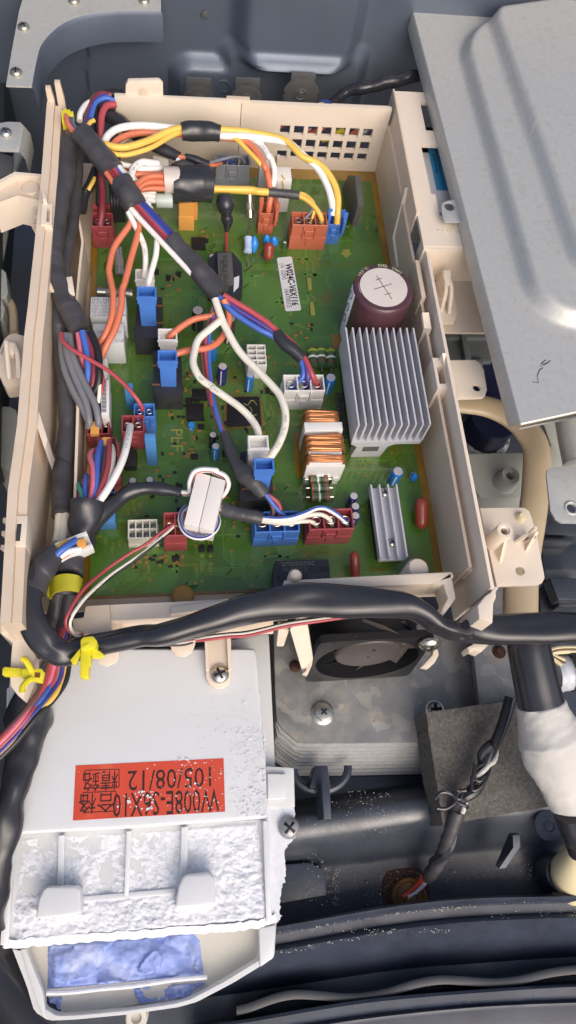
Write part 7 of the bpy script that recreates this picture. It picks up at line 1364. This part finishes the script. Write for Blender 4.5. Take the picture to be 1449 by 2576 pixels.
o, q = wirem(Fr, [(W1, 505, 1095, 2.4), (W1, 650, 1110, 2.5), (W1, 780, 1095, 2.6), (W1, 900, 1058, 2.6), (W1, 1000, 1052, 2.5), (W1, 1070, 1090, 2.2), (W1, 1095, 1140, 1.6)], .14, 'w_cream'); stripe(o, q, .14, 'w_yellow', -.2, .5)
o, q = wirem(Fr, [(W1, 505, 1105, 2.3), (W1, 700, 1125, 2.4), (W1, 850, 1108, 2.3), (W1, 930, 1115, 2.1), (W1, 965, 1150, 1.6)], .14, 'w_cream'); stripe(o, q, .14, 'w_red', -.2, .5)
plug(Fr, front(W3, 546, 832, 350, 440), 3, 1.35, 'c_red', 'dark red three-way plug at the front'); m = MB(); a_ = P(*W3(645, 240), 2.0); m.box(a_.x, P(*W3(745, 240), 2.0).x, a_.y - .35, a_.y, .5, 2.0); obj('locking_wing', m, 'c_red', Fr, bev=.04)
# ---------------------------------------------------------------- thin fan wires
T3 = empty('fan_wires', 'thin red, cream and black wires from a small red plug to the fan', 'wires', P(440, 1340, 1))
plug(T3, front(V8, 942, 1132, 1125, 1245), 2, 1.5, 'c_red', 'small red plug with orange inserts', latch=False)
for (u, v) in ((980, 1010), (1045, 1005), (1000, 1090), (1060, 1100)):
    p = P(*V8(u, v + 20), 1.5); m = MB(); m.box(p.x - .28, p.x + .22, p.y - .3, p.y + .25, .9, 1.62); obj('orange_insert', m, 'c_orange2', T3, bev=.05)
def thin(off, m_, r=.085):
    du, dv, dz = off
    segs = [(W4, 1130 + du * .2, 325 + dv * .3, 2.2), (W4, 1050 + du * .5, 395 + dv * .6, 2.4), (W4, 950 + du, 480 + dv * .6, 2.4), (W4, 860 + du, 545 + dv, 2.3), (W4, 700 + du, 655 + dv, 2.4), (W4, 560 + du, 780 + dv, 3.2), (W4, 475 + du, 890 + dv * .5, 3.6), (W4, 450 + du, 960, 3.4), (W4, 475 + du * .5, 1020, 2.6), (W4, 530, 1052 + dv * .3, 2.0), (X3, 60, 515 + dv * .4, 1.4), (X3, 330, 545 + dv * .2, .4), (X3, 520, 545 + dv * .3, .3), (X3, 640, 540 + dv * .3, .3), (X3, 760, 508 - dv * .3, .8), (X3, 880, 492 - dv * .3, 1.0), (X3, 1010, 480 - dv * .35, 1.2), (X6, -20, 410 - dv * .4, 1.6), (X6, 200, 375 - dv * .4, 1.8), (X6, 450, 345 - dv * .2, 1.8), (X6, 700, 308, 1.8)]
    return wirem(T3, segs, r, m_, per=6, n=8)
thin((0, 0, 0), 'w_cream', .1); thin((-25, -40, 0), 'w_red', .1); thin((-8, 18, 0), 'w_black', .09)
wire(T3, X6, ((340, 372, 1.4), (600, 345, 1.4), (870, 340, 1.4)), .09, 'w_black')
# ---------------------------------------------------------------- thick black cable across the front
K = empty('thick_black_cable', 'thick glossy black sleeved cable looping round the corner and across the tray front', 'cable', P(480, 1570, 1))
ksegs = [(W4, 345, 515, 3.4), (W4, 280, 600, 3.6), (W4, 215, 720, 3.7), (W4, 190, 850, 3.7), (W4, 215, 960, 3.6), (W4, 285, 1070, 3.4), (W4, 390, 1140, 3.2), (W4, 500, 1120, 3.0), (W4, 640, 1092, 3.0), (W4, 900, 1042, 3.2), (X3, 500, 495, 3.4), (X3, 760, 420, 3.6), (X3, 1000, 350, 3.8), (X3, 1200, 310, 3.9), (X6, 200, 205, 4.0), (X6, 450, 215, 4.0), (X6, 750, 220, 4.0), (X6, 980, 250, 4.0), (X6, 1130, 320, 3.9), (X6, 1260, 420, 3.7), (X4, -30, 1850, 3.4), (X4, 120, 1835, 3.2), (X4, 400, 1830, 3.1), (X4, 800, 1815, 3.1), (X4, 1300, 1790, 3.1), (X4, 1900, 1770, 3.1)]
kr = [.55, .64, .7, .7, .7, .68, .62, .54, .58, .64, .7, .76, .8, .82, .82, .82, .84, .82, .7, .6, .5, .64, .72, .8, .84, .84]
q = spl([P(*s[0](s[1], s[2]), s[3]) for s in ksegs], 9); m = MB(); n = 36; rad = []
for i in range(len(q)):
    s = i / 9; k = min(int(s), len(kr) - 2); rad.append(kr[k] + (kr[k+1] - kr[k]) * (s - k))
m.tube(q, rad, n)
L_ = len(q)
for i, v in enumerate(m.v):
    ring, kk = divmod(i, n); c = q[min(ring, L_ - 1)]; d = (v - c); d = d.normalized() if d.length > 1e-6 else Vector((0, 0, 1)); a = 2 * math.pi * kk / n
    tw_ = .15 * math.sin(2 * a + ring * .055 * 1.6) + .07 * math.sin(3 * a - ring * .06); kink = .14 * math.exp(-((ring - 180) / 3.0) ** 2) + .1 * math.exp(-((ring - 172) / 2.5) ** 2) + .1 * math.exp(-((ring - 50) / 3) ** 2)
    m.v[i] = v + d * (tw_ * rad[min(ring, L_-1)] - kink * abs(math.sin(a * 2)) + noise.noise(v * .6) * .07)
obj('vinyl_sleeve', m, 'vinyl', K, ang=80)
tape(K, [(W4, 350, 500, 3.4), (W4, 290, 590, 3.6), (W4, 245, 660, 3.65), (W4, 205, 745, 3.7)], [.62, .72, .74, .76], wob=.05, seed=22)
# loose white plug at its end
a0 = P(*W4(395, 560), 3.6); a1 = P(*W4(600, 462), 3.6); a2 = P(*W4(555, 360), 3.6); a3 = P(*W4(350, 440), 3.6)
m = MB(); m.prism([a0, a1, a1.lerp(a2, .22), a0.lerp(a3, .22)], (0, 0, -.9)); m.prism([a3, a2, a2.lerp(a1, .22), a3.lerp(a0, .22)], (0, 0, -.9)); m.prism([a0.lerp(a3, .2), a1.lerp(a2, .2), a1.lerp(a2, .8), a0.lerp(a3, .8)], (0, 0, 0 - .9)); 
for v in m.v[16:20]: v.z -= 0
for i in list(range(16, 24)): m.v[i].z -= .35
lp = obj('loose_plug', m, 'c_white', K, bev=.03); tag(lp, 'white loose plug with an orange insert')
m = MB(); q = [P(*W4(*p), 3.75) for p in ((480, 420), (540, 405), (556, 420), (552, 460), (530, 470), (500, 462))]; m.prism(q, (0, 0, -.6)); obj('orange_insert', m, 'c_amber', K, bev=.05)
for m_, r, pts in (('w_blue', .2, ((490, 420, 3.6), (430, 460, 3.9), (380, 500, 3.9), (340, 550, 3.6))), ('w_yellow', .14, ((440, 425, 3.5), (400, 445, 3.6), (350, 500, 3.5))), ('w_white', .16, ((520, 475, 3.6), (450, 490, 3.8), (390, 525, 3.7))), ('w_grey', .15, ((380, 450, 3.4), (340, 480, 3.5), (310, 530, 3.4))), ('w_purple', .16, ((450, 515, 3.4), (410, 530, 3.5), (370, 550, 3.4))), ('w_orange', .13, ((480, 495, 3.4), (420, 520, 3.6), (380, 550, 3.5)))): wire(K, W4, pts, r, m_)
# ---------------------------------------------------------------- taped legs, lower-left coloured wires
N = empty('lower_harness', 'taped black legs and coloured wires leaving at the lower left over the dispenser', 'wire harness', P(90, 1800, -2))
tape(N, [(W4, 450, 480, 2.6), (W4, 450, 560, 2.7), (W4, 445, 640, 2.8)], [.75, .78, .8], seed=31); tape(N, [(W4, 430, 670, 2.6), (W4, 420, 720, 2.6), (W4, 415, 775, 2.5)], [.86, .84, .8], seed=33)
for du, seed in ((-42, 35), (40, 37)): tape(N, [(W4, 420 + du, 760, 2.3), (W4, 400 + du, 850, 2.0), (W4, 380 + du, 950, 1.6), (W4, 340 + du, 1080, 1.0), (X2, 420 + du, 640, .4)], [.42, .44, .44, .42, .4], seed=seed, wob=.04)
wire(N, W4, ((540, 500, 2.4), (530, 560, 2.4), (515, 640, 2.4)), .1, 'w_red')
cols = (('w_brown', -64, .2), ('w_red', -45, .24), ('w_pink', -24, .22), ('w_blue', -2, .18), ('w_red', 8, .2), ('w_teal', 22, .16), ('w_navy', 36, .16), ('w_purple', 50, .2), ('w_orange', 62, .12), ('w_yellow', 76, .16), ('w_black', 92, .17))
for k, (m_, o_, r) in enumerate(cols):
    s = o_ / 90; wire(N, X2, ((545 + o_ * .3, 430, 1.8), (510 + o_ * .45, 580, 1.4), (480 + o_ * .95, 720, .6), (440 + o_ * 1.1, 880, .5), (350 + o_ * 1.0, 1030, .7 - .1 * (k % 3)), (220 + o_ * .85, 1180, .8 - .1 * (k % 2)), (70 + o_ * .7, 1350 + o_ * .3, .7), (-80 + o_ * .6, 1500 + o_ * .4, .5)), r, m_)
for dx in (0, 32):
    m = MB(); m.tube([P(*X2(455 + dx, 838), .35), P(*X2(428 + dx * 1.15, 890), .35)], .05, 5); obj('exposed_strand', m, 'yellow_clip', N)
tape(N, [(X2, 330, 640, .4), (X2, 300, 800, -.4), (X2, 240, 1000, -1.0), (X2, 190, 1200, -1.4), (W7, 175, 180, -1.5), (W7, 130, 330, -1.4), (W7, 75, 520, -1.2), (W7, 25, 760, -1.3), (W7, -10, 950, -2), (W8, -40, 500, -3)], [.6, .7, .8, 1.0, 1.0, .9, .8, .7, .66, .7], name='black_sleeve', m_='vinyl', wob=.12, seed=41, n=24)
m = MB(); m.tube(spl([P(*W8(u, v), -7.5) for u, v in ((-80, 560), (-20, 700), (60, 830), (150, 930), (230, 1010))], 6), 1.5, 20); tag(obj('drain_tube', m, 'vinyl', ang=70, loc=P(40, 2500, -9)), 'dark scuffed tube passing under the lower left corner of the dispenser', 'tube')
# ---------------------------------------------------------------- yellow clips
y1 = empty('cable_clip', 'yellow arrow-shaped clip round the thick black cable', 'clip', P(215, 1640, 2), 'yellow cable clips')
m = MB(); m.prism([P(*X2(*p), 4.3) for p in ((665, 535), (690, 512), (770, 503), (805, 545), (800, 620), (770, 600), (750, 605), (690, 620), (665, 590))], (0, 0, -1.6)); obj('clip_body', m, 'yellow_clip', y1, bev=.08)
m = MB(); m.prism([P(*X2(*p), 4.0) for p in ((668, 615), (755, 600), (752, 735), (738, 748), (735, 840), (715, 853), (680, 853), (658, 838))], (0, 0, -.7)); obj('stem', m, 'yellow_clip', y1, bev=.1)
m = MB(); m.prism([P(*X2(*p), 3.9) for p in ((668, 600), (668, 660), (630, 745), (600, 738), (580, 705), (640, 630))], (0, 0, -.3)); obj('barb', m, 'yellow_clip', y1, bev=.06)
m = MB(); m.prism([P(*X2(*p), 3.9) for p in ((760, 600), (830, 630), (870, 665), (855, 680), (765, 690), (752, 650))], (0, 0, -.3)); obj('barb', m, 'yellow_clip', y1, bev=.06)
m = MB(); m.prism([P(*X2(*p), 4.35) for p in ((665, 590), (690, 575), (735, 560), (740, 580), (690, 622), (668, 620))], (0, 0, -.3)); obj('strap', m, 'yellow_clip', y1, bev=.05)
y2 = empty('cable_clip', 'yellow plastic clip lying by the tray leg at far left', 'clip', P(60, 1700, 1), 'yellow cable clips')
m = MB(); m.prism([P(*X2(*p), 2.6) for p in ((175, 775), (345, 772), (365, 800), (345, 890), (200, 860), (172, 840))], (0, 0, -.5)); bd = obj('clip_body', m, 'yellow_clip', y2, bev=.08)
m = MB(); m.prism([P(*X2(*p), 2.61) for p in ((288, 805), (335, 808), (330, 850), (284, 848))], (0, 0, -.1)); obj('frame_recess', m, 'orange_rust', bd)
m = MB(); m.prism([P(*X2(*p), 2.4) for p in ((20, 770), (40, 760), (180, 772), (178, 838), (40, 838), (15, 825))], (0, 0, -.35)); obj('stem', m, 'yellow_clip', y2, bev=.06)
for pts in (((185, 690, 2.8), (215, 710, 2.8), (245, 760, 2.7), (260, 800, 2.6)), ((185, 970, 2.8), (190, 920, 2.8), (225, 880, 2.7), (260, 860, 2.6))): m = MB(); m.tube(spl([P(*X2(u, v), z) for u, v, z in pts], 5), .17, 8); obj('barb', m, 'yellow_clip', y2)
y3 = empty('cable_tie', 'olive yellow ratchet strap round the taped black legs', 'cable tie', P(165, 1460, 2))
m = MB(); a = spl([P(*W4(u, v), z) for u, v, z in ((322, 690, 3.0), (360, 648, 3.5), (430, 635, 3.75), (500, 645, 3.6), (530, 668, 3.0))], 6); t_ = Vector((0, -.9, -.1)); m.loft([a, [p + t_ for p in a]], thick=.14); mat('olive', '#a8a224', .45, var=.1, vs=60); obj('band', m, 'olive', y3, bev=0)
m = MB(); m.prism([P(*W4(*p), 2.9) for p in ((302, 690), (335, 650), (365, 620), (365, 660), (330, 700), (328, 790), (300, 780))], (0, 0, -.8)); obj('tail', m, 'olive', y3, bev=.05)
for k in range(6): p = P(*W4(306 + 9 * k, 684 - 12 * k), 2.95); m = MB(); m.box(p.x - .16, p.x + .05, p.y - .05, p.y + .08, 2.4, 2.95); obj('tooth', m, 'olive', y3)
y4 = empty('cable_clip', 'small yellow toothed clip at the back left corner of the tray', 'clip', P(168, 290, 5), 'yellow cable clips')
m = MB(); m.prism([P(*V1(*p), 5.9) for p in ((308, 560), (330, 540), (338, 552), (350, 548), (356, 560), (368, 558), (370, 575), (345, 600), (312, 612))], (0, 0, -.7)); obj('clip_body', m, 'yellow_clip', y4, bev=.04)
# ---------------------------------------------------------------- glossy cable behind, right
Q = empty('rear_cable', 'glossy black taped cable running behind the tray towards the lid', 'cable', P(*V2(300, 460), 4))
qs = [P(*V2(u, v), z) for u, v, z in ((150, 560, 1.5), (230, 520, 2.5), (310, 465, 3.4), (420, 430, 4.0), (540, 400, 4.4), (700, 360, 4.6), (850, 330, 4.6))]
tape(Q, [(V2, 150, 560, 1.5), (V2, 230, 515, 2.5), (V2, 310, 460, 3.4), (V2, 430, 430, 4.0), (V2, 560, 405, 4.4), (V2, 720, 360, 4.6), (V2, 900, 320, 4.6)], [.28, .36, .44, .44, .44, .42, .42], name='tape', m_='vinyl', ridges=5, wob=.08)
p = P(*V2(168, 540), 4.6); m = MB(); m.lathe(p, [(.3, 0), (.3, .2), (.15, .3), (0, .3)], 12); obj('yellow_end', m, 'yellow_clip', Q); p = P(*V2(188, 515), 4.0); m = MB(); m.box(p.x - .4, p.x + .4, p.y - .3, p.y + .3, 3.2, 4.0); obj('blue_plug', m, 'w_navy', Q, bev=.06)
# coloured wires glimpsed through the vent grille
V_ = empty('hidden_wires', 'orange, green and blue wires glimpsed through the vent grille', 'wires', (5, 30.5, 1))
for k, (m_, x, z) in enumerate((('w_red', 1.6, 3.1), ('w_orange', 4.2, 2.5), ('w_orange', 5.2, 3.4), ('yellow_clip', 5.7, 2.2), ('w_maroon', 3.2, 2.2), ('w_navy', 4.0, 3.3), ('w_orange', 7.0, 2.3), ('w_grey', 7.8, 2.6))): m = MB(); m.tube(spl([(x - .8, 30.4, z - .4), (x, 30.2, z), (x + .7, 30.5, z + .5)], 5), .25, 8); obj('wire', m, m_, V_)
